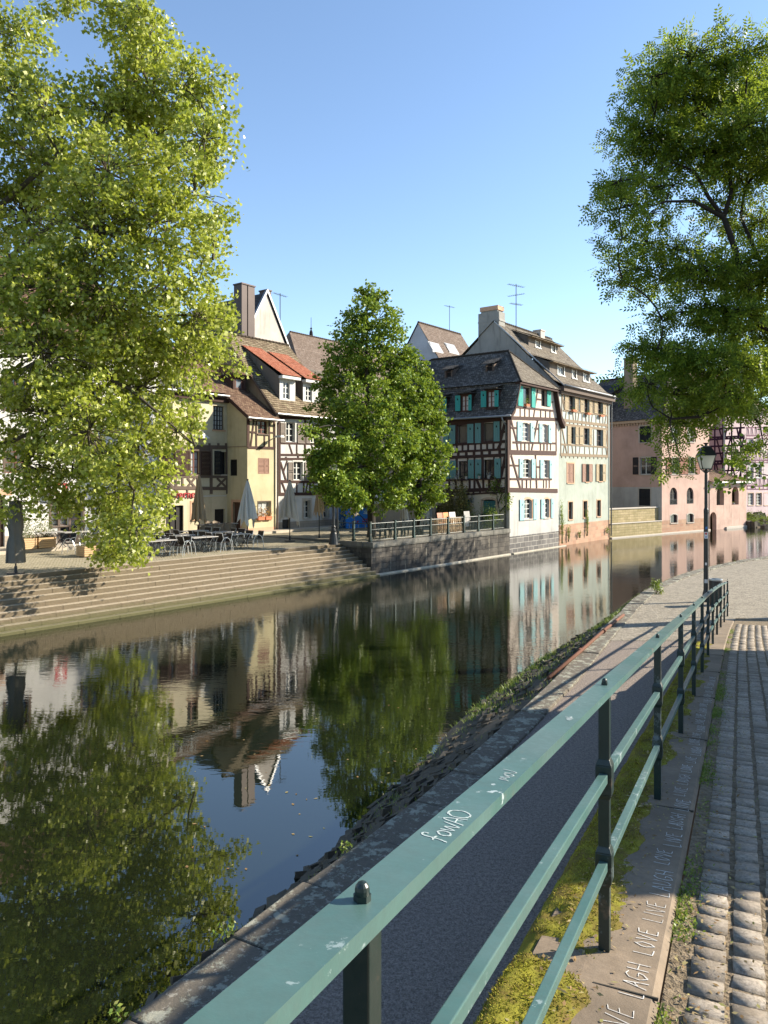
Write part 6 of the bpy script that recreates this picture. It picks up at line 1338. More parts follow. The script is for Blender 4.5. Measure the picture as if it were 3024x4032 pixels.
def gable_house(name, label, s0, s1, k0, k1, ze, zr_, wall, tile, axis='k', hip=0):
    """plain house in the back rows; axis = direction of its ridge"""
    h = thing(name, label, 'house', BANK, s0, k0, 1.6); b = MB()
    for P in ([(s0,k0),(s1,k0)],[(s1,k0),(s1,k1)],[(s1,k1),(s0,k1)],[(s0,k1),(s0,k0)]): b.poly([(*P[0],1.6),(*P[1],1.6),(*P[1],ze),(*P[0],ze)])
    rf = MB(); sm, km = (s0+s1)/2, (k0+k1)/2
    if axis == 'k':
        for k in (k0,k1): b.poly([(s0,k,ze),(s1,k,ze),(sm,k,zr_-.1)])
        slope(rf,(s0-.25,k1+.1,ze-.1),(s0-.25,k0-.06,ze-.1),(sm,k0-.06,zr_),(sm,k1+.1,zr_)); slope(rf,(s1+.25,k0-.06,ze-.1),(s1+.25,k1+.1,ze-.1),(sm,k1+.1,zr_),(sm,k0-.06,zr_))
    else:
        if not hip:
            for s in (s0,s1): b.poly([(s,k0,ze),(s,k1,ze),(s,km,zr_-.1)])
        slope(rf,(s0-.1,k0-.25,ze-.1),(s1+.1,k0-.25,ze-.1),(s1-hip+.1,km,zr_),(s0+hip-.1,km,zr_)); slope(rf,(s1+.1,k1+.25,ze-.1),(s0-.1,k1+.25,ze-.1),(s0+hip-.1,km,zr_),(s1-hip+.1,km,zr_))
        if hip: slope(rf,(s0-.1,k1+.25,ze-.1),(s0-.1,k0-.25,ze-.1),(s0+hip-.1,km,zr_),(s0+hip-.09,km,zr_)); slope(rf,(s1+.1,k0-.25,ze-.1),(s1+.1,k1+.25,ze-.1),(s1-hip+.1,km,zr_),(s1-hip+.09,km,zr_))
        rg = MB(); ridge(rg,(s0+hip,km,zr_+.03),(s1-hip,km,zr_+.03))
    b.build('wall', MAT[wall], h); r_ = rf.build('roof', MAT[tile], h)
    if axis != 'k': rg.build('ridge_tiles', MAT[tile], r_)
    return h, r_
MAT['pl_pale'] = m_plaster('pale_gable_plaster', (0.502,0.448,0.395)); MAT['pl_bluewhite'] = m_plaster('bluish_white_plaster', (0.456,0.479,0.517))
# steep gable with sheet metal flues
K2 = 22.0; ap, za = BANK.onk(1050,1152,K2); lf, zl = BANK.onk(977,1312,K2); rt, zr2 = BANK.onk(1124,1356,K2); sl2 = (za-zl)/(ap-lf); ze = 14.2
gh, gr = gable_house('gable_house','tall narrow house with steep pale gable and white verge behind the tavern roofs',ap-(za-ze)/sl2,ap+(za-ze)/((za-zr2)/(rt-ap)),K2,K2+9,ze,za,'pl_pale','t_slate')
b = MB(); s0, s1 = ap-(za-ze)/sl2, ap+(za-ze)/((za-zr2)/(rt-ap))
for (a, sg_) in ((s0,-1),(s1,1)): b.hexa([(a+sg_*.28,K2-.14,ze-.1),(a+sg_*.28,K2+.1,ze-.1),(ap+sg_*.02,K2+.1,za),(ap+sg_*.02,K2-.14,za),(a+sg_*.28,K2-.14,ze+.22),(a+sg_*.28,K2+.1,ze+.22),(ap+sg_*.02,K2+.1,za+.3),(ap+sg_*.02,K2-.14,za+.3)])
b.build('verge_board', MAT['zinc'], gr)
def flue(x0, x1, y0, y1, k, dk, name='chimney'):
    a, z1 = BANK.onk(x0,y0,k); c, _ = BANK.onk(x1,y0,k); b = MB(); b.box(a,c,k,k+dk,10,z1); b.box(a-.06,c+.06,k-.06,k+dk+.06,z1,z1+.1); b.build(name, MAT['copper_brown'], gr)
flue(952,973,1117,1317,19.6,.9); flue(977,1003,1124,1317,19.6,.9); flue(1050,1068,1143,1240,23.4,.9)
antenna('thin antenna between steep gable and dark hipped roof',BANK,BANK.onk(1103,1300,23)[0],23,BANK.onk(1103,1300,23)[1],3.2,5,1)
k_ = 26; a, z1 = BANK.onk(1142,1307,k_+6); c, z2 = BANK.onk(1700,1330,k_+6)
gable_house('hipped_house','big house with dark grey brown hipped roof left behind the lime tree','%s'%'' and 0 or a-3, c, k_, k_+12, 11.5, z1, 'pl_beige','t_far','s',3.0)
# white gabled house with skylights
k_ = 30; ap, za = BANK.ons(1647,1270,9.0)
g2, g2r = gable_house('skylight_house','brown tiled house with white gable and skylights behind the corner house',9.0,16.0,ap-6,ap+6,9.5,za,'pl_bluewhite','t_far','s')
g3, g3r = gable_house('brown_roof_house','lower brown tiled roof to the right of the skylight house',16.2,27,ap-5,ap+5,9.5,za-1.3,'pl_beige','t_far','s')
def zsk(k, ze, zr_, k0): return ze-.1+(k-k0+.25)*(zr_-ze+.1)/(ap-k0+.25)
for gi, (x0,y0,x1,y1) in enumerate(((1704,1354,1740,1383),(1770,1360,1803,1390),(1826,1375,1852,1398))):
    rr = g2r if gi < 2 else g3r; fn = (lambda k: zsk(k,9.5,za,ap-6)) if gi < 2 else (lambda k: zsk(k,9.5,za-1.3,ap-5))
    p = [hitp(x,y,fn,ap-7,ap,lambda x, y: (x, y)) for x, y in ((x0,y1),(x1,y1),(x1,y0),(x0,y0))]
    if None in p: continue
    b = MB(); sA, sB = p[0][0], p[1][0]; kA, kB = p[0][1], p[3][1]; q = [(sA,kA),(sB,kA),(sB,kB),(sA,kB)]
    b.hexa([(s,k,fn(k)-.05) for s, k in q]+[(s,k,fn(k)+.14) for s, k in q]); w_ = b.build('skylight', MAT['zinc'], rr); b = MB(); b.hexa([(s+(.1 if s == sA else -.1),k+(.1 if k == kA else -.1),fn(k)+(.07 if k == kA else -.07)+.13) for s, k in q]+[(s+(.1 if s == sA else -.1),k+(.1 if k == kA else -.1),fn(k)+(.07 if k == kA else -.07)+.155) for s, k in q]); b.build('pane', MAT['curtain'], w_)
antenna('antenna mast in front of the skylight house roof',BANK,BANK.onk(1770,1420,25)[0],25,BANK.onk(1770,1420,25)[1],6.6,7,1)
gable_house('dark_roof_house','house with dark roof half hidden between lime tree and white gable',0.5,7.6,ap-8.5,ap-1,10.5,14.2,'pl_beige','t_slate','s',2.2)
x, y, z = at_depth(1225,1258,150); sp = thing('church_spire','slender distant church spire above the grey brown roofs','spire',WORLD,x,y,1.6)
b = MB(); b.box(x-2,x+2,y-2,y+2,1.6,z-10); b.build('tower', MAT['pl_tan'], sp); b = MB(); b.lathe((x,y,z-10),[(2.2,0),(.8,3.5),(.42,6.5),(.30,7.6),(.12,8.0)],8); b.lathe((x,y,z-2),[(.05,0),(.25,.2),(.05,.5),(.04,2.4)],6); b.build('roof', MAT['t_slate'], sp)
# sunlit house on the street side, right of the frame: it shades the street and the path
st = thing('street_house','plain rendered house standing along the cobbled street beyond the right edge','house',RAIL,5.9,-5.2,3)
fH = Face(RAIL,'k',-5.2)
H0, H1, HZ = 7.74, 19.0, 6.5; b = MB()
hb = lambda a, k, z: (a, k, z)
sk = .77                                                            # unseen end wall, skewed along the sun to set the shade's edge
PL = [(H0,-5.2),(H1,-5.2),(H1,-11.5),(H0+6.3*sk,-11.5)]
for i in range(4): (a0,k0_),(a1,k1_) = PL[i], PL[(i+1)%4]; b.poly([(a0,k0_,.8),(a1,k1_,.8),(a1,k1_,HZ),(a0,k0_,HZ)])
b.poly([(*p,HZ) for p in PL]); b.build('wall', MAT['pl_beige'], st); rf = MB(); slope(rf,(H1+.1,-5.0,HZ+.02),(H0,-5.0,HZ+.02),(H0+3.2*sk,-8.4,HZ+1.3),(H1+.1,-8.4,HZ+1.3)); slope(rf,(H0+6.5*sk,-11.7,HZ+.02),(H1+.1,-11.7,HZ+.02),(H1+.1,-8.4,HZ+1.3),(H0+3.2*sk,-8.4,HZ+1.3)); rf.build('roof', MAT['t_brown'], st)
b = MB()
for a in (10,13,16): fH_ = None; b.box(a-.5,a+.5,-5.21,-5.17,3.6,5.0)
b.build('window', MAT['w_brown'], st)
# ------------------------------------------------------------------ trees
TPL = {'maple': [(0,0),(.12,.20),(.10,.48),(.36,.36),(.52,.50),(.62,.20),(1,0),(.62,-.20),(.52,-.50),(.36,-.36),(.10,-.48),(.12,-.20)],
       'heart': [(0,0),(.12,.34),(.45,.40),(1,0),(.45,-.40),(.12,-.34)]}
def leaf_cloud(name, P, D, N, L, tpl, mat, parent, curl=.18):
    T = np.array(TPL[tpl]); m = len(T); D = D/np.linalg.norm(D,axis=1)[:,None]; Sd = np.cross(D,N); Sd /= np.linalg.norm(Sd,axis=1)[:,None]+1e-9; Nn = np.cross(Sd,D)
    x, y = T[:,0][None,:,None], T[:,1][None,:,None]
    V = P[:,None,:]+L[:,None,None]*(D[:,None,:]*x+Sd[:,None,:]*y+Nn[:,None,:]*(-curl*(x-.3)**2+curl*.9*np.abs(y)))
    n = len(P); return np_mesh(name, V.reshape(-1,3), np.arange(n*m).reshape(n,m), mat, parent)
def pinnate(name, P, D, N, L, mat, parent, pairs=4):
    D = D/np.linalg.norm(D,axis=1)[:,None]; Sd = np.cross(D,N); Sd /= np.linalg.norm(Sd,axis=1)[:,None]+1e-9; Nn = np.cross(Sd,D); Vs = []
    Lc = L[:,None]
    for i in range(pairs+1):
        f = .22+.78*i/pairs; b = P+D*Lc*f-Nn*Lc*.22*f*f
        for sg in (-1,1):
            if i == pairs and sg > 0: continue
            d = (D*.62+Sd*sg*.9-Nn*.25) if i < pairs else D-Nn*.45
            d = d/np.linalg.norm(d,axis=1)[:,None]; l = Lc*.32*(1-.25*abs(f-.55)); s2 = np.cross(d,Nn); w = l*.22
            Vs.append(np.stack([b, b+d*l*.45+s2*w, b+d*l, b+d*l*.45-s2*w],1))
    V = np.stack(Vs,1).reshape(-1,3); k = len(V)//4
    return np_mesh(name, V, np.arange(k*4).reshape(k,4), mat, parent)
MAT['bark'] = m_simple('bark', (.030,.025,.020), .95, .45, 7, .9); MAT['bark_plane'] = m_simple('plane_bark', (.085,.07,.05), .9, .4, 3, .5)
def curve_pts(a, c, g, bow=.12, n=5):
    a, c = np.array(a,float), np.array(c,float); L = np.linalg.norm(c-a); o = g.normal(size=3)*L*bow; o[2] += L*bow*.8
    return [tuple(a*(1-t)+c*t+o*4*t*(1-t)*.5) for t in np.linspace(0,1,n)]
def tree(name, label, base, trunk, limbs, blobs, leaf, mat, seed, bark='bark', size=(.1,.17), per=28, dens=1.0, tipr=.42, up=.5, droop=.3, group=None, flat=1.0, twigs=.5, cat='tree'):
    """trunk: [(x,y,z,r)]; limbs: lists of (x,y,z,r); blobs: (x,y,z,r,weight)"""
    g = np.random.default_rng(seed); r_ = thing(name, label, cat, WORLD, base[0], base[1], base[2], group)
    b = MB(); b.tube([p[:3] for p in trunk],[p[3] for p in trunk],12)
    node = [np.array(p[:3]) for p in trunk[1:]]
    for L in limbs:
        b.tube([p[:3] for p in L],[p[3] for p in L],8); node += [np.array(p[:3]) for p in L[1:]]
    # smooth limbs from the nearest earlier node to each blob
    order = sorted(range(len(blobs)), key=lambda i: np.linalg.norm(np.array(blobs[i][:3])-np.array(trunk[-1][:3])))
    P = []; D = []
    for i in order:
        x, y, z, r, w = blobs[i]; c = np.array((x,y,z)); nd = np.array(node); cost = np.linalg.norm(nd-c,axis=1)+np.maximum(0, nd[:,2]-z+.3)*.8; q = nd[np.argmin(cost)]
        L = np.linalg.norm(c-q); pts = curve_pts(q,c,g); r0 = min(.06,.012+.011*L+.006*r); b.tube(pts,list(np.linspace(r0,r0*.45,len(pts))),6,0,False); node += [np.array(p) for p in pts[2:]]
        nt = max(3, int(w*dens*r*r*9)); 
        u = g.normal(size=(nt,3)); u /= np.linalg.norm(u,axis=1)[:,None]; rad = r*g.uniform(.15,1,nt)**.55*g.uniform(.82,1.2,nt); tips = c+u*rad[:,None]*np.array((1,1,flat))
        for k in range(nt):
            t = tips[k]; o = (t-c); o /= np.linalg.norm(o)+1e-9
            if g.random() < twigs:
                s_ = c+(t-c)*g.uniform(.0,.35); pt = curve_pts(s_,t,g,.15,4); b.tube(pt,[.022,.016,.011,.006],4,0,False)
            m = max(4, int(per*g.uniform(.5,1.4))); sp = tipr*g.uniform(.7,1.25)
            Q_ = t+g.normal(size=(m,3))*np.array((sp,sp,sp*.62))*.62; P.append(Q_)
            d = g.normal(size=(m,3))*.7+o*.8; d[:,2] -= droop; D.append(d)
    b.build('trunk', MAT[bark], r_, smooth=True, recalc=False)
    P = np.concatenate(P); D = np.concatenate(D); n = len(P); N = g.normal(size=(n,3)); N /= np.linalg.norm(N,axis=1)[:,None]; N[:,2] += up; Ls = g.uniform(*size,n)
    if leaf == 'pinnate': pinnate('crown', P, D, N, Ls, MAT[mat], r_)
    else: leaf_cloud('crown', P, D, N, Ls, leaf, MAT[mat], r_)
    LEAVES[label] = n
    return r_
LEAVES = {}
def B1(px, py, d, rpx, w=1.0):
    k = 1.8228; x, y, z = at_depth(px*k, py*k, d); return (x, y, z, rpx*k/FL*d, w)
g7 = random.Random(77)
MAT['leaf_plane'] = m_leaf('plane_leaf', [(.15,.19,.02),(.32,.37,.035),(.47,.51,.07),(.60,.62,.22)], .46, .36, .45)
MAT['leaf_lime'] = m_leaf('lime_leaf', [(.06,.11,.012),(.12,.20,.018),(.20,.30,.028),(.31,.39,.05)], .30, .45, .3)
MAT['leaf_ash'] = m_leaf('ash_leaf', [(.05,.10,.012),(.10,.17,.018),(.17,.26,.026),(.32,.38,.045)], .52, .45, .25)
bl = []
for (x,y,r) in ((35,70,75),(150,-10,60),(275,60,78),(335,95,80),(300,20,60),(395,190,75),(450,190,55),(320,180,110),(100,235,80),(230,240,110),(20,200,90),(330,300,120),(440,300,80),(90,350,150),(230,370,140),(470,345,45),(420,420,90),(60,470,150),(210,500,150),(340,480,120),(460,470,38),(458,520,40),(450,545,40),(90,620,150),(230,640,150),(360,600,90),(430,590,45),(300,720,120),(420,690,80),(480,670,40),(90,760,140),(200,800,130),(480,745,42),(400,770,85),(505,790,24),(310,840,110),(420,850,45),(80,890,120),(190,930,115),(300,950,95),(380,930,55),(410,930,30),(60,1000,90),(150,1030,85),(250,1050,90),(330,1040,60),(350,1090,30),(290,1130,60),(220,1120,60),(250,1180,45),(290,1190,32),(240,1200,28),(120,1090,45),(40,1075,42),(20,1110,26),(330,1140,28),(-60,100,150),(-120,300,170),(-100,520,170),(-120,750,170),(-60,930,120),(-260,200,170),(-300,450,190),(-280,700,180),(-380,320,180),(-400,600,180)):
    d = 28+g7.uniform(-2.6,2.6) if y < 950 else 27.8+g7.uniform(-1.2,1.6); bl.append(B1(x,y,d,r*.96,1.0 if x > -30 else .45))
tx_, ty_ = -17.2, 28.5
T0 = [(tx_,ty_,1.4,.62),(tx_,ty_,2.2,.5),(tx_+.1,ty_,6,.43),(tx_+.5,ty_-.2,10,.36),(tx_+.7,ty_,15,.26),(tx_+.9,ty_,20,.15)]
def LB(pts, d, r0, r1, start=None):
    P = [at_depth(x*1.8228,y*1.8228,dd) for (x,y),dd in zip(pts,d)]; P = ([start]+P) if start else P; rr = np.linspace(r0,r1,len(P)); return [(*p,float(r)) for p, r in zip(P,rr)]
lim = [LB([(120,760),(280,840),(350,900),(420,960)],[28,28,27.8,27.5],.11,.02,(tx_+.1,ty_,7)), LB([(150,900),(240,980),(290,1060),(280,1150)],[28.2,28,27.8,27.6],.10,.02,(tx_+.1,ty_,5)), LB([(100,640),(250,690),(400,680),(480,690)],[28,28.3,28.2,28],.11,.02,(tx_+.3,ty_,9)),
       LB([(120,480),(300,420),(400,330),(450,250)],[28.5,28.2,28,28],.11,.02,(tx_+.4,ty_,11)), LB([(130,330),(260,250),(300,140),(330,60)],[28.5,28.6,28.4,28],.11,.02,(tx_+.6,ty_,13)), LB([(60,560),(200,560),(340,520),(460,560)],[27.5,27,26.8,27],.09,.02,(tx_+.3,ty_,9))]
tree('plane_tree','big bright green plane tree hanging over the steps at the left edge',(tx_,ty_,1.6),T0,lim,bl,'maple','leaf_plane',1,'bark_plane',(.105,.185),34,PLANE_D,.36,.25,.45,None,1.0,.8)
bl = []
for (x,y,r) in ((795,632,24),(815,650,28),(775,672,34),(815,690,45),(760,715,40),(850,720,36),(790,745,60),(735,770,38),(865,770,42),(820,800,62),(755,815,60),(705,830,30),(880,830,40),(790,870,75),(715,890,48),(860,890,55),(690,920,24),(750,940,65),(830,950,70),(885,945,34),(700,975,38),(770,1010,70),(850,1015,55),(715,1030,42),(690,1000,22),(890,1010,26),(790,1060,45),(730,1075,30),(845,1075,38),(760,1095,22)):
    bl.append(B1(x,y,44+g7.uniform(-1,1)*r*.028,r,1.0))
for (x,y,r) in ((712,985,26),(735,960,30),(705,1030,24),(735,1045,34),(695,1060,18),(770,1080,24),(720,1075,22),(668,930,16),(672,985,16),(680,1015,20)): bl.append(B1(x,y,38.7,r*1.0,2.2))
t0 = at_z(1462,2110,1.72); T0 = [(-.72,44,1.6,.30),(-.70,44,2.2,.24),(-.78,44,4.5,.20),(-.9,44,8,.16),(-1.0,44,12,.09),(-.95,44,15,.03)]
tree('lime_tree','tall lime tree with dense conical crown standing behind the corner of the terrace fence',(-.7,44,1.7),T0,[],bl,'heart','leaf_lime',2,'bark',(.12,.19),32,3.0,.27,.5,.3,None,.85,.25)
bl = []
for (x,y,r) in ((888,770,26),(905,800,32),(880,830,36),(925,850,32),(900,880,46),(935,905,34),(910,940,50),(945,970,32),(920,1000,48),(955,1020,26),(925,1060,40),(880,1060,36),(950,1065,20),(880,960,45),(905,1095,22),(870,1010,36),(850,1090,26)):
    bl.append(B1(x,y,46.2+g7.uniform(-1,1)*r*.025,r,1.0))
tree('lime_tree','smaller darker lime tree behind the right flank of the tall one',(2.1,46.2,1.7),[(2.1,46.2,1.6,.22),(2.1,46.2,4.5,.17),(2.2,46.2,8,.12),(2.1,46.2,11,.05)],[],bl,'heart','leaf_lime',3,'bark',(.13,.2),34,3.2,.28,.5,.3,None,.85,.25)
bl = []
for (x,y,r,w) in ((1445,125,46,1),(1410,165,44,1),(1500,120,60,1),(1560,140,60,1),(1620,110,60,1),(1655,190,80,1),(1400,215,50,1),(1460,205,70,1),(1540,220,85,1),(1610,270,85,1),(1345,310,36,.9),(1385,290,50,1),(1440,300,75,1),(1520,330,80,1),(1600,360,80,1),(1300,425,26,.8),(1335,395,44,.9),(1390,390,58,.9),(1450,400,55,.6),(1340,450,42,.8),(1400,460,50,.6),(1580,450,70,.55),(1640,480,70,.8),(1345,515,36,.8),(1400,525,48,.7),(1460,540,55,.7),(1330,560,30,.8),(1370,580,42,.8),(1430,600,58,.9),(1510,590,70,.9),(1590,580,80,.9),(1650,610,70,1),(1345,608,26,.8),(1500,670,65,.9),(1580,680,75,1),(1640,710,75,1),(1430,690,44,.6),(1390,755,44,1),(1355,752,24,.8),(1440,775,58,1.1),(1510,770,70,1.2),(1590,790,75,1.2),(1650,800,60,1),(1400,830,46,1),(1450,850,50,1.1),(1520,850,65,1.2),(1590,860,45,1),(1640,880,45,.8),(1460,915,42,1),(1500,890,28,1),(1565,880,24,.8),(1462,960,24,.9),(1472,995,13,.8),(1440,940,24,.8),(1620,975,26,.8),(1650,960,24,.8),(1455,1015,10,.7),(1755,300,120,.8),(1800,560,140,.8),(1760,800,100,.8),(1850,180,120,.7),(1900,420,150,.7),(2000,650,150,.7)):
    bl.append(B1(x,y,22+g7.uniform(-1.6,1.6),r,w))
rx, ry = 15.2, 22.6
T0 = [(rx,ry,.9,.42),(rx,ry,1.6,.34),(rx-.2,ry,4.5,.29),(rx-.9,ry-.2,8,.24)]
lim = [LB([(1640,700),(1575,500),(1563,470)],[22,22,22],.11,.075,(rx-.9,ry-.2,8)), LB([(1563,470),(1530,425),(1500,370),(1455,350),(1400,385)],[22,22,21.8,21.6,21.5],.07,.015), LB([(1563,470),(1580,415),(1575,370),(1550,335),(1490,330)],[22,22.2,22.3,22.3,22.3],.07,.015), LB([(1563,470),(1500,435),(1440,435),(1390,450)],[22,21.8,21.6,21.5],.07,.015),LB([(1575,370),(1560,300),(1500,220),(1480,150)],[22.3,22.4,22.4,22.3],.07,.015),
       LB([(1640,800),(1560,860),(1515,900),(1450,905),(1410,880)],[21.6,21.4,21.3,21.2,21.1],.09,.015,(rx-.5,ry-.1,6)), LB([(1600,770),(1500,755),(1420,752)],[21.5,21.3,21.2],.08,.015,(rx-.8,ry-.2,7.5)), LB([(1640,560),(1600,470),(1610,400),(1640,300)],[22.5,22.6,22.7,22.8],.08,.02,(rx-.9,ry-.2,8))]
tree('ash_tree','tall feathery leaved ash tree leaning in from the right edge above the lamp',(rx,ry,1.0),T0,lim,bl,'pinnate','leaf_ash',4,'bark',(.32,.48),8,ASH_D,.34,.5,.35,None,.5,1.0)
# tree further along the near bank, outside the frame: its shade lies on the quay wall
g = random.Random(5); bl = [(26.5+g.gauss(0,2.2),46.5+g.gauss(0,2.2),11.5+g.gauss(0,2.6),1.9,.55) for _ in range(26)]
tree('street_tree','round crowned tree on the near bank beyond the right edge',(27.5,45.5,1.0),[(27.5,45.5,.9,.3),(27.4,45.6,5,.24),(27,46,11,.12)],[],bl,'heart','leaf_lime',6,'bark',(.2,.3),18,1.0,.6,.5,.3,None,.9,.15)
open("/tmp/leaves.txt","w").write(str(LEAVES))
# ------------------------------------------------------------------ terrace furniture
MAT['alu'] = m_simple('aluminium', (.52,.53,.54), .32, .08, 8, .05, .8); MAT['weave'] = m_simple('dark_brown_weave', (.045,.033,.026), .8, .35, 40, .5); MAT['wicker'] = m_simple('grey_brown_wicker', (.20,.16,.12), .8, .3, 50, .6); MAT['plastic'] = m_simple('dark_plastic', (.022,.03,.03), .45, .2, 8, .1)
MAT['tabletop'] = m_simple('grey_tabletop', (.30,.285,.27), .4, .15, 6, .1); MAT['wood_pale'] = m_wood('pale_slat_wood', (.40,.29,.175), .25); MAT['wood_orange'] = m_simple('orange_laminate', (.52,.22,.075), .5); MAT['wood_terra'] = m_simple('terracotta_laminate', (.36,.17,.11), .5)
TZ = lambda k: STEP_Z+(min(k,9)-2.25)*.14/6.75 if k > 2.25 else STEP_Z
def place(o, s, k, z, rot, label=None, group=None):
    x, y = BANK.w(s, k); o.location = (x, y, z); o.rotation_euler = (0,0,BANK.ang+rot)
    if label: o['label'] = label
    if group: o['group'] = group
    return o
def mk_armchair():
    t = thing('armchair', 'x', 'chair')
    b = MB(); b.box(-.23,.23,-.24,.22,.43,.455); b.build('seat', MAT['weave'], t, off=(0,0,0))
    b = MB(); b.hexa([(-.22,-.25,.47),(.22,-.25,.47),(.22,-.225,.47),(-.22,-.225,.47),(-.23,-.33,.83),(.23,-.33,.83),(.23,-.305,.83),(-.23,-.305,.83)]); b.build('backrest', MAT['weave'], t, off=(0,0,0))
    for x in (-.27,.27):
        b = MB(); b.tube([(x,-.30,0),(x,-.26,.35),(x,-.17,.58),(x,-.02,.675),(x,.14,.64),(x,.26,.45),(x,.32,.0)],.016,6); b.build('arm', MAT['alu'], t, off=(0,0,0))
    b = MB(); b.tube([(-.24,-.23,.44),(-.24,-.345,.85),(.24,-.345,.85),(.24,-.23,.44)],.014,6); b.tube([(-.27,-.22,.43),(.27,-.22,.43)],.012,6); b.tube([(-.27,.24,.43),(.27,.24,.43)],.012,6); b.build('frame', MAT['alu'], t, off=(0,0,0)); return t
def mk_table():
    t = thing('cafe_table', 'x', 'table')
    b = MB(); b.box(-.36,.36,-.36,.36,.705,.735); b.build('tabletop', MAT['tabletop'], t, off=(0,0,0), bevel=.006)
    for y in (-.27,.27):
        for sx in (-1,1): b = MB(); b.tube([(-.30*sx,y+.02*sx,.0),(.28*sx,y+.02*sx,.70)],.014,6); b.build('leg', MAT['black_iron'], t, off=(0,0,0))
    b = MB(); b.tube([(-.01,-.29,.36),(-.01,.29,.36)],.011,6); b.build('stretcher', MAT['black_iron'], t, off=(0,0,0)); return t
def mk_wicker():
    t = thing('wicker_chair', 'x', 'chair')
    b = MB(); b.lathe((0,0,.42),[(.24,0),(.25,.02),(.25,.05),(.22,.06)],16); b.build('seat', MAT['wicker'], t, off=(0,0,0))
    b = MB(); N = 12
    for i in range(N):
        a0, a1 = math.pi*(1.0+i/N), math.pi*(1.0+(i+1)/N); h0, h1 = .64+.22*math.sin(math.pi*i/N), .64+.22*math.sin(math.pi*(i+1)/N)
        q = lambda a, r, z: (r*math.cos(a), r*math.sin(a), z)
        b.hexa([q(a0,.25,.44),q(a1,.25,.44),q(a1,.28,.44),q(a0,.28,.44),q(a0,.29,h0),q(a1,.29,h1),q(a1,.32,h1),q(a0,.32,h0)])
    b.build('backrest', MAT['wicker'], t, off=(0,0,0))
    for x, y in ((-.18,-.18),(.18,-.18),(-.18,.18),(.18,.18)): b = MB(); b.tube([(x*1.15,y*1.15,0),(x,y,.44)],.018,6); b.build('leg', MAT['wicker'], t, off=(0,0,0))
    return t
def mk_plastic():
    t = thing('stacking_chair', 'x', 'chair')
    b = MB(); b.hexa([(-.22,-.2,.42),(.22,-.2,.42),(.24,.24,.44),(-.24,.24,.44),(-.22,-.2,.445),(.22,-.2,.445),(.24,.24,.465),(-.24,.24,.465)]); b.build('seat', MAT['plastic'], t, off=(0,0,0))
    b = MB()
    for i in range(4): b.hexa([(-.22,-.22-.03*i,.50+.09*i),(.22,-.22-.03*i,.50+.09*i),(.22,-.20-.03*i,.50+.09*i),(-.22,-.20-.03*i,.50+.09*i),(-.22,-.24-.03*i,.56+.09*i),(.22,-.24-.03*i,.56+.09*i),(.22,-.22-.03*i,.56+.09*i),(-.22,-.22-.03*i,.56+.09*i)])
    b.bar((-.21,-.2,.42),(-.22,-.35,.86),.03,.03); b.bar((.21,-.2,.42),(.22,-.35,.86),.03,.03); b.build('backrest', MAT['plastic'], t, off=(0,0,0))
    for x, y in ((-.2,-.2),(.2,-.2),(-.21,.22),(.21,.22)): b = MB(); b.bar((x*1.12,y*1.15,0),(x,y,.43),.035,.035); b.build('leg', MAT['plastic'], t, off=(0,0,0))
    return t
def mk_folding():
    t = thing('folding_chair', 'x', 'chair')
    for x in (-.2,.2): b = MB(); b.bar((x,.0,0),(x,.10,.95),.03,.045); b.build('side_frame', MAT['wood_pale'], t, off=(0,0,0)); b = MB(); b.bar((x*.8,.09,0),(x*.8,.07,.62),.03,.04); b.build('leg', MAT['wood_pale'], t, off=(0,0,0))
    b = MB()
    for z in (.7,.79,.88): b.box(-.19,.19,.07,.09,z,z+.06)
    b.build('backrest', MAT['wood_pale'], t, off=(0,0,0)); b = MB()
    for z in (.2,.28,.36,.44): b.box(-.17,.17,.04,.06,z,z+.06)
    b.build('seat', MAT['wood_pale'], t, off=(0,0,0)); return t
used = set()
def inst(proto, s, k, z, rot, label, group):
    o = proto if proto.name not in used else copy_tree(proto); used.add(proto.name); return place(o, s, k, z, rot, label, group)
P_ch, P_tb, P_wk, P_pl, P_fo = mk_armchair(), mk_table(), mk_wicker(), mk_plastic(), mk_folding()
jj = random.Random(9)
TB = [(625,3.35,'leftmost front cafe table'),(792,3.5,'front cafe table under the tan umbrella'),(925,3.7,'rightmost front cafe table by the steps'),(560,5.0,'second row cafe table half hidden by leaves'),(700,5.0,'second row cafe table left of the tan umbrella'),(860,5.2,'second row cafe table behind the tan umbrella pole'),(760,6.6,'cafe table in the third row before the tavern door')]
for px_, k, nm in TB:
    s = BANK.onk(px_, 2150, k)[0]; z = TZ(k); rt = jj.uniform(-.06,.06)
    for d in (-.37,.37): inst(P_tb, s+d, k, z, rt, 'grey topped half of the '+nm, 'cafe tables on the terrace')
    for sx in (-1,1):
        for dk in (-.32,.36):
            inst(P_ch, s+sx*1.02+jj.uniform(-.08,.08), k+dk*.0+ (dk), z, math.pi/2*sx+jj.uniform(-.25,.25), 'dark woven metal armchair at the '+nm, 'aluminium armchairs at the cafe tables')
for px_, k, rt, d in ((800,9.3,.3,'left end'),(835,9.0,.0,'front left side'),(865,8.8,.1,'front middle'),(893,8.6,-.1,'front right side'),(912,8.9,-1.4,'right end'),(830,10.6,3.1,'back left'),(858,10.5,3.2,'back right')):
    s = BANK.onk(px_, 2080, k)[0]; inst(P_wk, s, k, TZ(k), rt, 'round backed wicker chair at the '+d+' of the dining table', 'wicker chairs before the tavern')
s = BANK.onk(855,2080,9.7)[0]; dt = thing('dining_table','long dining table among wicker chairs before the tavern','table',BANK,s,9.7,TZ(9.7)); b = MB(); b.box(s-1.3,s+1.3,9.35,10.05,TZ(9.7)+.71,TZ(9.7)+.745); b.build('tabletop', MAT['tabletop'], dt)
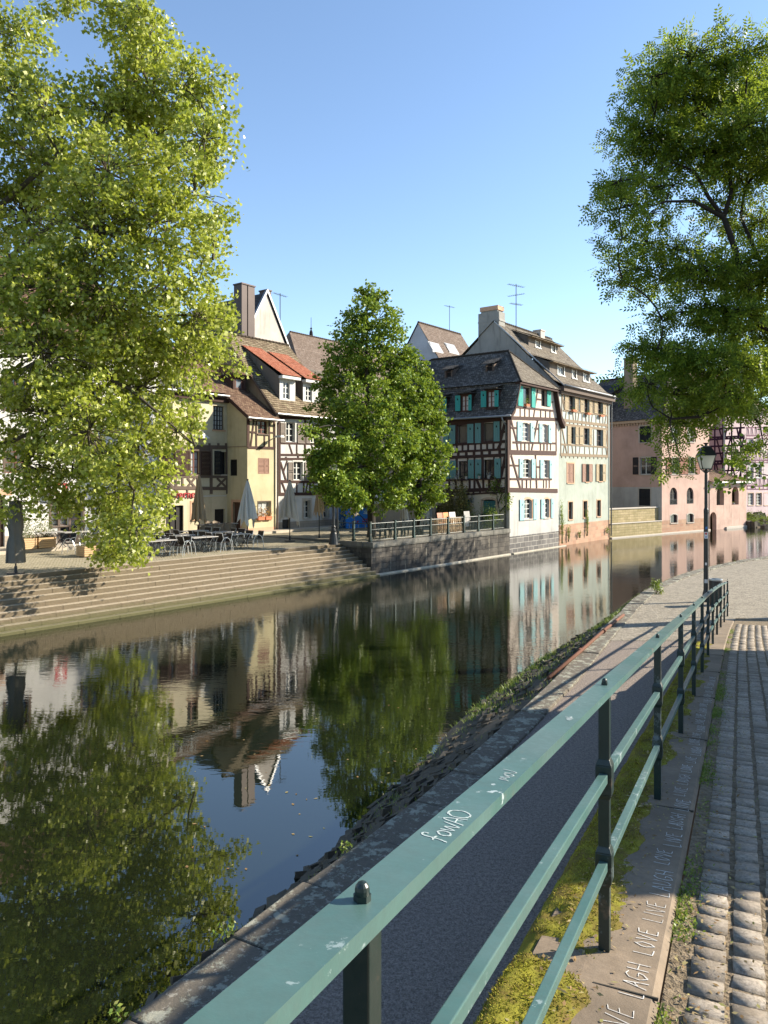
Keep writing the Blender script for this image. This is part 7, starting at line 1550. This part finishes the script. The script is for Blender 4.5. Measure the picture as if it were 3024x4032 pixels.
for x in (-1.15,1.15):
    for y in (-.28,.28): b = MB(); b.box(s+x-.03,s+x+.03,9.7+y-.03,9.7+y+.03,TZ(9.7),TZ(9.7)+.71); b.build('leg', MAT['black_iron'], dt)
# closed umbrellas
def m_cloth(name, c): 
    n = NT(name); o = n.coord(); a = n.noise(n.mapping(o, (9,9,1.2)), 1.5, 4); cc = n.mix(a, sc(c, .8), sc(c, 1.1))
    p = n.bsdf(cc, .9, n.bump(a, .3, .03), 0, .1); t = n.N('BsdfTranslucent', ins={'Color': c}).outputs[0]; return n.done(n.N('MixShader', ins={0: .18, 1: p, 2: t}).outputs[0])
MAT['cl_tan'] = m_cloth('tan_canvas', (.46,.34,.21)); MAT['cl_white'] = m_cloth('white_canvas', (.72,.69,.63)); MAT['cl_grey'] = m_cloth('pale_grey_canvas', (.64,.64,.62)); MAT['cl_beige'] = m_cloth('grey_beige_canvas', (.54,.50,.44)); MAT['cl_dark'] = m_cloth('dark_grey_cover', (.17,.16,.135)); MAT['cl_cream'] = m_cloth('cream_canvas', (.72,.65,.52))
MAT['pole_wood'] = m_wood('red_brown_pole', (.17,.07,.04), .25)
def umbrella(label, s, k, z0, ztop, zhem, rmax, mat, seed, pole='black_iron', n=8, group='closed umbrellas on the terrace', ragged=.25, waist=None, cyl=False):
    r_ = thing('umbrella', label, 'umbrella', BANK, s, k, z0, group); g = random.Random(seed)
    b = MB(); b.tube([(s,k,z0),(s,k,ztop+.03)],.028,8); b.build('pole', MAT[pole], r_); b = MB(); b.lathe((s,k,z0),[(.30,0),(.30,.05),(.06,.08),(.05,.28)],16); b.build('base', MAT['black_iron'], r_)
    b = MB(); N = n*6; R = 14; drop = [g.uniform(0,1)*ragged for _ in range(n)]; amp = [g.uniform(.7,1.25) for _ in range(n)]; base = 0
    for i in range(R+1):
        f = i/R
        for j in range(N):
            t = j/N*n; q = int(t) % n; fr_ = t-int(t); fold = math.sin(math.pi*fr_)                      # 1 in the middle of a flap
            r = rmax*(.06+.94*f**.85)*(.45+.55*fold**.8*amp[q]+.05*math.sin(7*fr_+q)*f)
            if cyl: r = rmax*(.62+.38*f)*(.86+.14*fold)
            if waist and abs(f-waist) < .12: r *= .72+.28*abs(f-waist)/.12
            z = ztop+(zhem-ztop)*f-(ztop-zhem)*f*f*drop[q]*(fold**2)
            a = 2*math.pi*(j/N)+.5*f*fold
            b.v.append((s+r*math.cos(a), k+r*math.sin(a), z))
    for i in range(R):
        for j in range(N): jn = (j+1) % N; b.f.append((i*N+j,i*N+jn,(i+1)*N+jn,(i+1)*N+j)); b.mi.append(0)
    b.build('canopy', MAT[mat], r_, smooth=True); b = MB(); b.lathe((s,k,ztop-.02),[(.05,0),(.055,.04),(.02,.08)],10); b.build('cap', MAT['black_iron'], r_); return r_
def upx(xb, yb, z=None):
    z = 1.66 if z is None else z; x, y, _ = at_z(xb, yb, z); return BANK.inv(x, y)
def zat(px, py, s, k): x, y = BANK.w(s, k); return CZ+(HY-py)/FL*y
for (xb,yb,yt,yh,rm,mat,sd,lab,pole,rag) in ((784,2128,1866,2040,.36,'cl_tan',1,'closed tan striped umbrella on a red brown pole among the cafe tables','pole_wood',.2),
   (856,2098,1885,2030,.42,'cl_white',2,'closed white umbrella behind the tan one at the dining table','black_iron',.25),
   (975,2139,1890,2040,.42,'cl_grey',3,'closed pale grey umbrella in front of the yellow house corner','black_iron',.35),
   (1141,2131,1893,2035,.50,'cl_beige',4,'closed grey beige umbrella in front of the white timbered house','black_iron',.35),
   (1257,2123,1901,2010,.26,'cl_tan',5,'slim closed brownish umbrella left of the terrace lamp','black_iron',.3)):
    s, k = upx(xb, yb, TZ(5)); umbrella(lab, s, k, TZ(k), zat(xb,yt,s,k), zat(xb,yh,s,k), rm*1.25, mat, sd, pole, 8, ragged=rag)
s, k = upx(62, 2255, 1.62); umbrella('large parasol in a dark grey cover at the top of the steps', s, k, STEP_Z, zat(60,1972,s,k), zat(60,2215,s,k), .35, 'cl_dark', 6, 'dark_metal', 6, None, .0, .55, True)
for (xb,k,yt,yh,rm,mat,sd,lab) in ((1394,6.0,1890,2015,.32,'cl_cream',7,'closed cream umbrella in front of the blue painted panel'),(1592,6.4,1930,2045,.36,'cl_cream',8,'closed cream umbrella right of the lime trunk'),(1680,5.6,1955,2060,.34,'cl_cream',9,'closed cream umbrella at the right end of the stacked furniture'),(1700,6.4,1950,2060,.30,'cl_grey',10,'closed grey umbrella beside the brown door of the corner house')):
    s = BANK.onk(xb,2060,k)[0]; umbrella(lab, s, k, 1.72, zat(xb,yt,s,k), zat(xb,yh,s,k), rm, mat, sd, 'black_iron', 8, ragged=.3)
s = BANK.onk(1505,2060,7.2)[0]; k = 7.2; ou = thing('umbrella','open white umbrella on the little square behind the lime trunk','umbrella',BANK,s,k,1.72); b = MB(); b.tube([(s,k,1.72),(s,k,4.3)],.03,8); b.build('pole', MAT['black_iron'], ou); b = MB(); b.lathe((s,k,1.72),[(.3,0),(.3,.05),(.05,.08)],14); b.build('base', MAT['black_iron'], ou)
b = MB(); b.lathe((s,k,3.45),[(1.62,0),(1.60,.02),(.85,.45),(.03,.82)],8,0,.3); b.f.pop(); b.f.pop(); b.mi = b.mi[:len(b.f)]; b.build('canopy', MAT['cl_white'], ou); b = MB()
for j in range(8): t = .3+j*math.pi/4; b.bar((s+1.58*math.cos(t),k+1.58*math.sin(t),3.45),(s,k,4.22),.02,.02)
b.build('rib', MAT['black_iron'], ou)
# fence round the quay terrace
MAT['fence_green'] = mk_paint('fence_green_paint', (.004,.018,.015), (.012,.042,.036), .02)
fc = thing('terrace_fence','dark green iron fence with wire panels along the quay wall terrace','fence',BANK,-7.5,.3,1.72)
PX = (1472,1555,1629,1695,1764,1826,1883,1941,1996); FS = [BANK.onk(x,2080,.28)[0] for x in PX]; FS[0] = -14.72
KL = min(5.5, max(2.5, BANK.ons(1340,2080,-14.75)[0])); pts = [(-14.75,KL)]+[(s,.28) for s in FS]; PTS = [(-14.75,KL),(-14.75,(KL+.28)/2)]+[(s,.28) for s in FS]
for i, (s, k) in enumerate(PTS):
    b = MB(); b.box(s-.055,s+.055,k-.055,k+.055,1.72,2.74); b.box(s-.08,s+.08,k-.08,k+.08,1.72,1.86); b.box(s-.07,s+.07,k-.07,k+.07,2.74,2.79); b.build('post', MAT['fence_green'], fc)
for (s0,k0),(s1,k1) in zip(PTS[:-1],PTS[1:]):
    L = math.hypot(s1-s0,k1-k0); dx, dy = (s1-s0)/L, (k1-k0)/L; P = lambda f, z: (s0+dx*f, k0+dy*f, z); b = MB()
    for z, r in ((2.68,.028),(2.36,.018),(1.80,.018)): b = MB(); b.tube([P(.07,z),P(L-.07,z)],r,6); b.build('rail', MAT['fence_green'], fc)
    b = MB()
    nn = max(2, int(L/.42))
    for i in range(nn): f = .07+(L-.14)*(i+.5)/nn; b.tube([P(f,2.30),P(f,2.68)],.013,5)
    nn = int(L/.075)
    for i in range(nn): f = .1+(L-.2)*i/max(1,nn-1); b.tube([P(f,1.80),P(f,2.36)],.0045,3,0,False)
    for z in (1.9,2.0,2.1,2.2,2.3): b.tube([P(.07,z),P(L-.07,z)],.0045,3,0,False)
    b.build('wire_panel', MAT['fence_green'], fc)
# stacked and folded furniture behind the fence
for q, (px_, n, k) in enumerate(((1495,3,1.1),(1535,3,1.2),(1572,3,1.1),(1606,3,1.3),(1645,2,1.2),(1865,3,1.3),(1888,3,1.6))):
    s = BANK.onk(px_,2060,k)[0]
    for i in range(n): inst(P_pl, s+.015*i, k-.02*i, 1.72+.085*i, .2*((q%3)-1), ('lowest','middle','topmost')[i]+' dark plastic chair of the '+('stack right beside the lime trunk','second stack from the lime trunk','third stack from the lime trunk','fourth stack from the lime trunk','short stack of two in the fence middle','stack beside the white folded table','stack nearest the corner house bush')[q], 'stacked dark plastic chairs behind the fence')
for i in range(12):
    s = BANK.onk(1706+i*7.5 if i < 6 else 1770+(i-6)*8,2060,.95)[0]; inst(P_fo, s, .95+.02*(i%2), 1.72, -1.2 if i < 6 else -.3, 'folded pale wooden chair in the '+('row leaning by the terracotta table top' if i < 6 else 'row hanging behind the middle fence panel'), 'folded wooden chairs behind the fence')
for i, (px_, mat, lab) in enumerate(((1738,'wood_terra','folded table with terracotta top leaning behind the fence'),(1757,'wood_orange','folded table with orange top leaning behind the fence'),(1785,'cl_white','folded table with cream top leaning behind the fence'),(1842,'tabletop','folded table with pale grey top near the dark chairs'))):
    s = BANK.onk(px_,2060,1.5)[0]; t = thing('folded_table',lab,'table',BANK,s,1.5,1.72); b = MB(); b.hexa([(s-.35,1.45,1.95),(s+.35,1.45,1.95),(s+.35,1.48,1.95),(s-.35,1.48,1.95),(s-.35,1.6,2.95),(s+.35,1.6,2.95),(s+.35,1.63,2.95),(s-.35,1.63,2.95)]); b.build('tabletop', MAT[mat], t)
    for x in (-.25,.25): b = MB(); b.bar((s+x,1.5,1.72),(s+x,1.62,2.6),.035,.035); b.build('leg', MAT['wood_pale'], t)
# blue painted panels
MAT['blue'] = m_simple('bright_blue_cloth', (.018,.16,.55), .7, .12, 3); MAT['blue_dark'] = m_simple('dark_blue_board', (.04,.13,.30), .7, .35, 2.5); MAT['paint_red'] = m_simple('red_paint', (.28,.035,.045), .7); MAT['paint_yellow'] = m_simple('yellow_paint', (.5,.42,.10), .7); MAT['paint_pale'] = m_simple('pale_paint', (.45,.55,.6), .7)
def panel(label, x0, y0, x1, y1, k, mat, marks):
    f = Face(BANK,'k',k); r = list(f.rect(lambda x, y: (x, y), x0,y0,x1,y1)); r[2] = 1.74
    t = thing('painted_panel',label,'panel',BANK,(r[0]+r[1])/2,k,1.72); b = MB(); f.box(b,r[0],r[1],-.05,0,r[2],r[3]); b.build('board', MAT[mat], t); g = random.Random(x0)
    for mt, lines in marks:
        b = MB()
        for L in lines:
            P = [(r[0]+(r[1]-r[0])*u, r[2]+(r[3]-r[2])*v) for u, v in L]
            for p, q in zip(P[:-1],P[1:]): f.beam(b,p,q,.055,.006+.0006*g.randint(0,5),0,-.002)
        b.build('painted_mark', MAT[mt], t)
panel('bright blue painted cloth panel with red and white scribbles behind the fence',1363,2000,1456,2080,8.45,'blue',[('paint_red',[[(.30,.35),(.33,.2),(.38,.38),(.42,.2)],[(.45,.2),(.46,.35),(.52,.33),(.46,.27),(.53,.18)],[(.7,.15),(.7,.45)],[(.78,.12),(.77,.48)],[(.86,.15),(.87,.46)],[(.67,.3),(.9,.32)],[(.68,.42),(.9,.4)],[(.67,.2),(.9,.19)],[(.02,.75),(.12,.85)]]),
   ('paint_pale',[[(.82,.7),(.74,.85)],[(.83,.7),(.82,.9)],[(.84,.7),(.9,.88)],[(.85,.69),(.96,.8)],[(.84,.68),(.95,.68)],[(.82,.69),(.72,.72)]])])
panel('dark blue scribbled board left of the bright blue cloth',1331,1992,1362,2066,9.0,'blue_dark',[('paint_pale',[[(.3,.2),(.5,.5),(.6,.22)],[(.3,.35),(.9,.42)],[(.6,.5),(.9,.25)],[(.15,.25),(.35,.1),(.8,.12),(.9,.2)]]),('paint_yellow',[[(.2,.7),(.5,.62),(.9,.75)],[(.35,.66),(.6,.8)]])])
# terrace lamp and bare sign post beside it
s, k = upx(1313,2139,1.72); tl = thing('street_lamp','black cast iron lamp post at the top of the steps beside the fence','street lamp',BANK,s,k,1.7)
b = MB(); b.lathe((s,k,1.66),[(.26,0),(.24,.1),(.17,.55),(.14,.62),(.15,.72),(.10,.78),(.09,.86),(.12,.9),(.075,.98),(.06,1.6),(.05,3.3),(.07,3.35),(.03,3.5)],14); b.build('lamp_post', MAT['black_iron'], tl); lantern(tl, s, k, 5.3, .9, .4)
s2, k2 = BANK.inv(*at_z(1329,2135,1.72)[:2]); sp_ = thing('post','slim black post standing just right of the terrace lamp','post',BANK,s2,k2,1.7); b = MB(); b.tube([(s2,k2,1.66),(s2,k2,4.6)],.045,8); b.lathe((s2,k2,1.7),[(.09,0),(.09,.1),(.05,.14)],10); b.build('pole', MAT['black_iron'], sp_)
# planters
MAT['plank'] = m_wood('pale_planter_wood', (.42,.29,.165), .25); MAT['leaf_mid'] = m_leaf('mid_leaf', [(.07,.10,.03),(.12,.15,.05),(.17,.19,.08),(.22,.20,.12)]); MAT['plume'] = m_leaf('pale_plumes', [(.45,.42,.34),(.58,.55,.47)], .3)
def planter(label, s, k, z, w, d, h, mats, seed, rot=0):
    t = thing('planter',label,'planter',BANK,s,k,z); b = MB(); nb = 5
    for i in range(nb):
        a, c = z+.04+(h-.04)*i/nb, z+.04+(h-.04)*(i+1)/nb-.012; e = .015*(i%2)
        b.box(s-w/2-e,s+w/2+e,k-d/2,k-d/2+.05,a,c); b.box(s-w/2-e,s+w/2+e,k+d/2-.05,k+d/2,a,c); b.box(s-w/2,s-w/2+.05,k-d/2-.03+e,k+d/2+.03-e,a,c); b.box(s+w/2-.05,s+w/2,k-d/2-.03+e,k+d/2+.03-e,a,c)
    b.build('box', MAT['plank'], t); b = MB(); b.box(s-w/2+.04,s+w/2-.04,k-d/2+.04,k+d/2-.04,z+.05,z+h-.06); b.build('soil', MAT['earth'], t); g = np.random.default_rng(seed)
    for mt, n, hh, lf, up in mats:
        P = np.stack([s+g.uniform(-w/2,w/2,n)*.95, k+g.uniform(-d/2,d/2,n)*.95, z+h-.05+hh*np.abs(g.normal(size=n))*.5],1); kites('plant', P, rdir(g,n,up), rdir(g,n,.4), g.uniform(.6,1.4,n)*lf, g.uniform(.25,.5,n)*lf, MAT[mt], t)
s, k = upx(148,2166,1.8); 
for i, d in enumerate((-.62,.35)): planter(('left','right')[i]+' pale slatted wooden planter with bushy shrubs by the grey parasol', s+d, k+.1*i, 1.72 if k < 8.6 else 1.86, .82, .6, .52, [('leaf_mid',900,1.25,.09,.6),('orange_leaf',60,.9,.06,.5)], 150+i)
s, k = upx(395,2190,1.62); planter('long low wooden planter with pale plumed plants under the hanging plane branches', s, k, TZ(k), 1.9, .6, .48, [('leaf_mid',500,.5,.1,.6),('plume',260,.9,.16,2.0)], 160)
# bistro tables by the white house wall
for i, (x, lab) in enumerate(((200,'left black bistro table before the white house window'),(290,'right black bistro table before the white house window'))):
    s, k = BANK.inv(*at_z(x,2158,1.86)[:2]); k = min(k,10.2); s = BANK.onk(x,2158,k)[0]; t = thing('bistro_table',lab,'table',BANK,s,k,1.86); b = MB(); b.box(s-.62,s+.62,k-.35,k+.35,2.58,2.61); b.build('tabletop', MAT['tabletop'], t)
    for q in (-.45,.45):
        for sx in (-1,1): b = MB(); b.tube([(s+q-.28*sx,k,1.86),(s+q+.28*sx,k,2.58)],.018,6); b.build('leg', MAT['black_iron'], t)
s, k = BANK.inv(*at_z(282,2178,1.72)[:2]); inst(P_ch, s, k, 1.72, .6, 'lone metal armchair by the kerb before the white house', 'aluminium armchairs at the cafe tables')
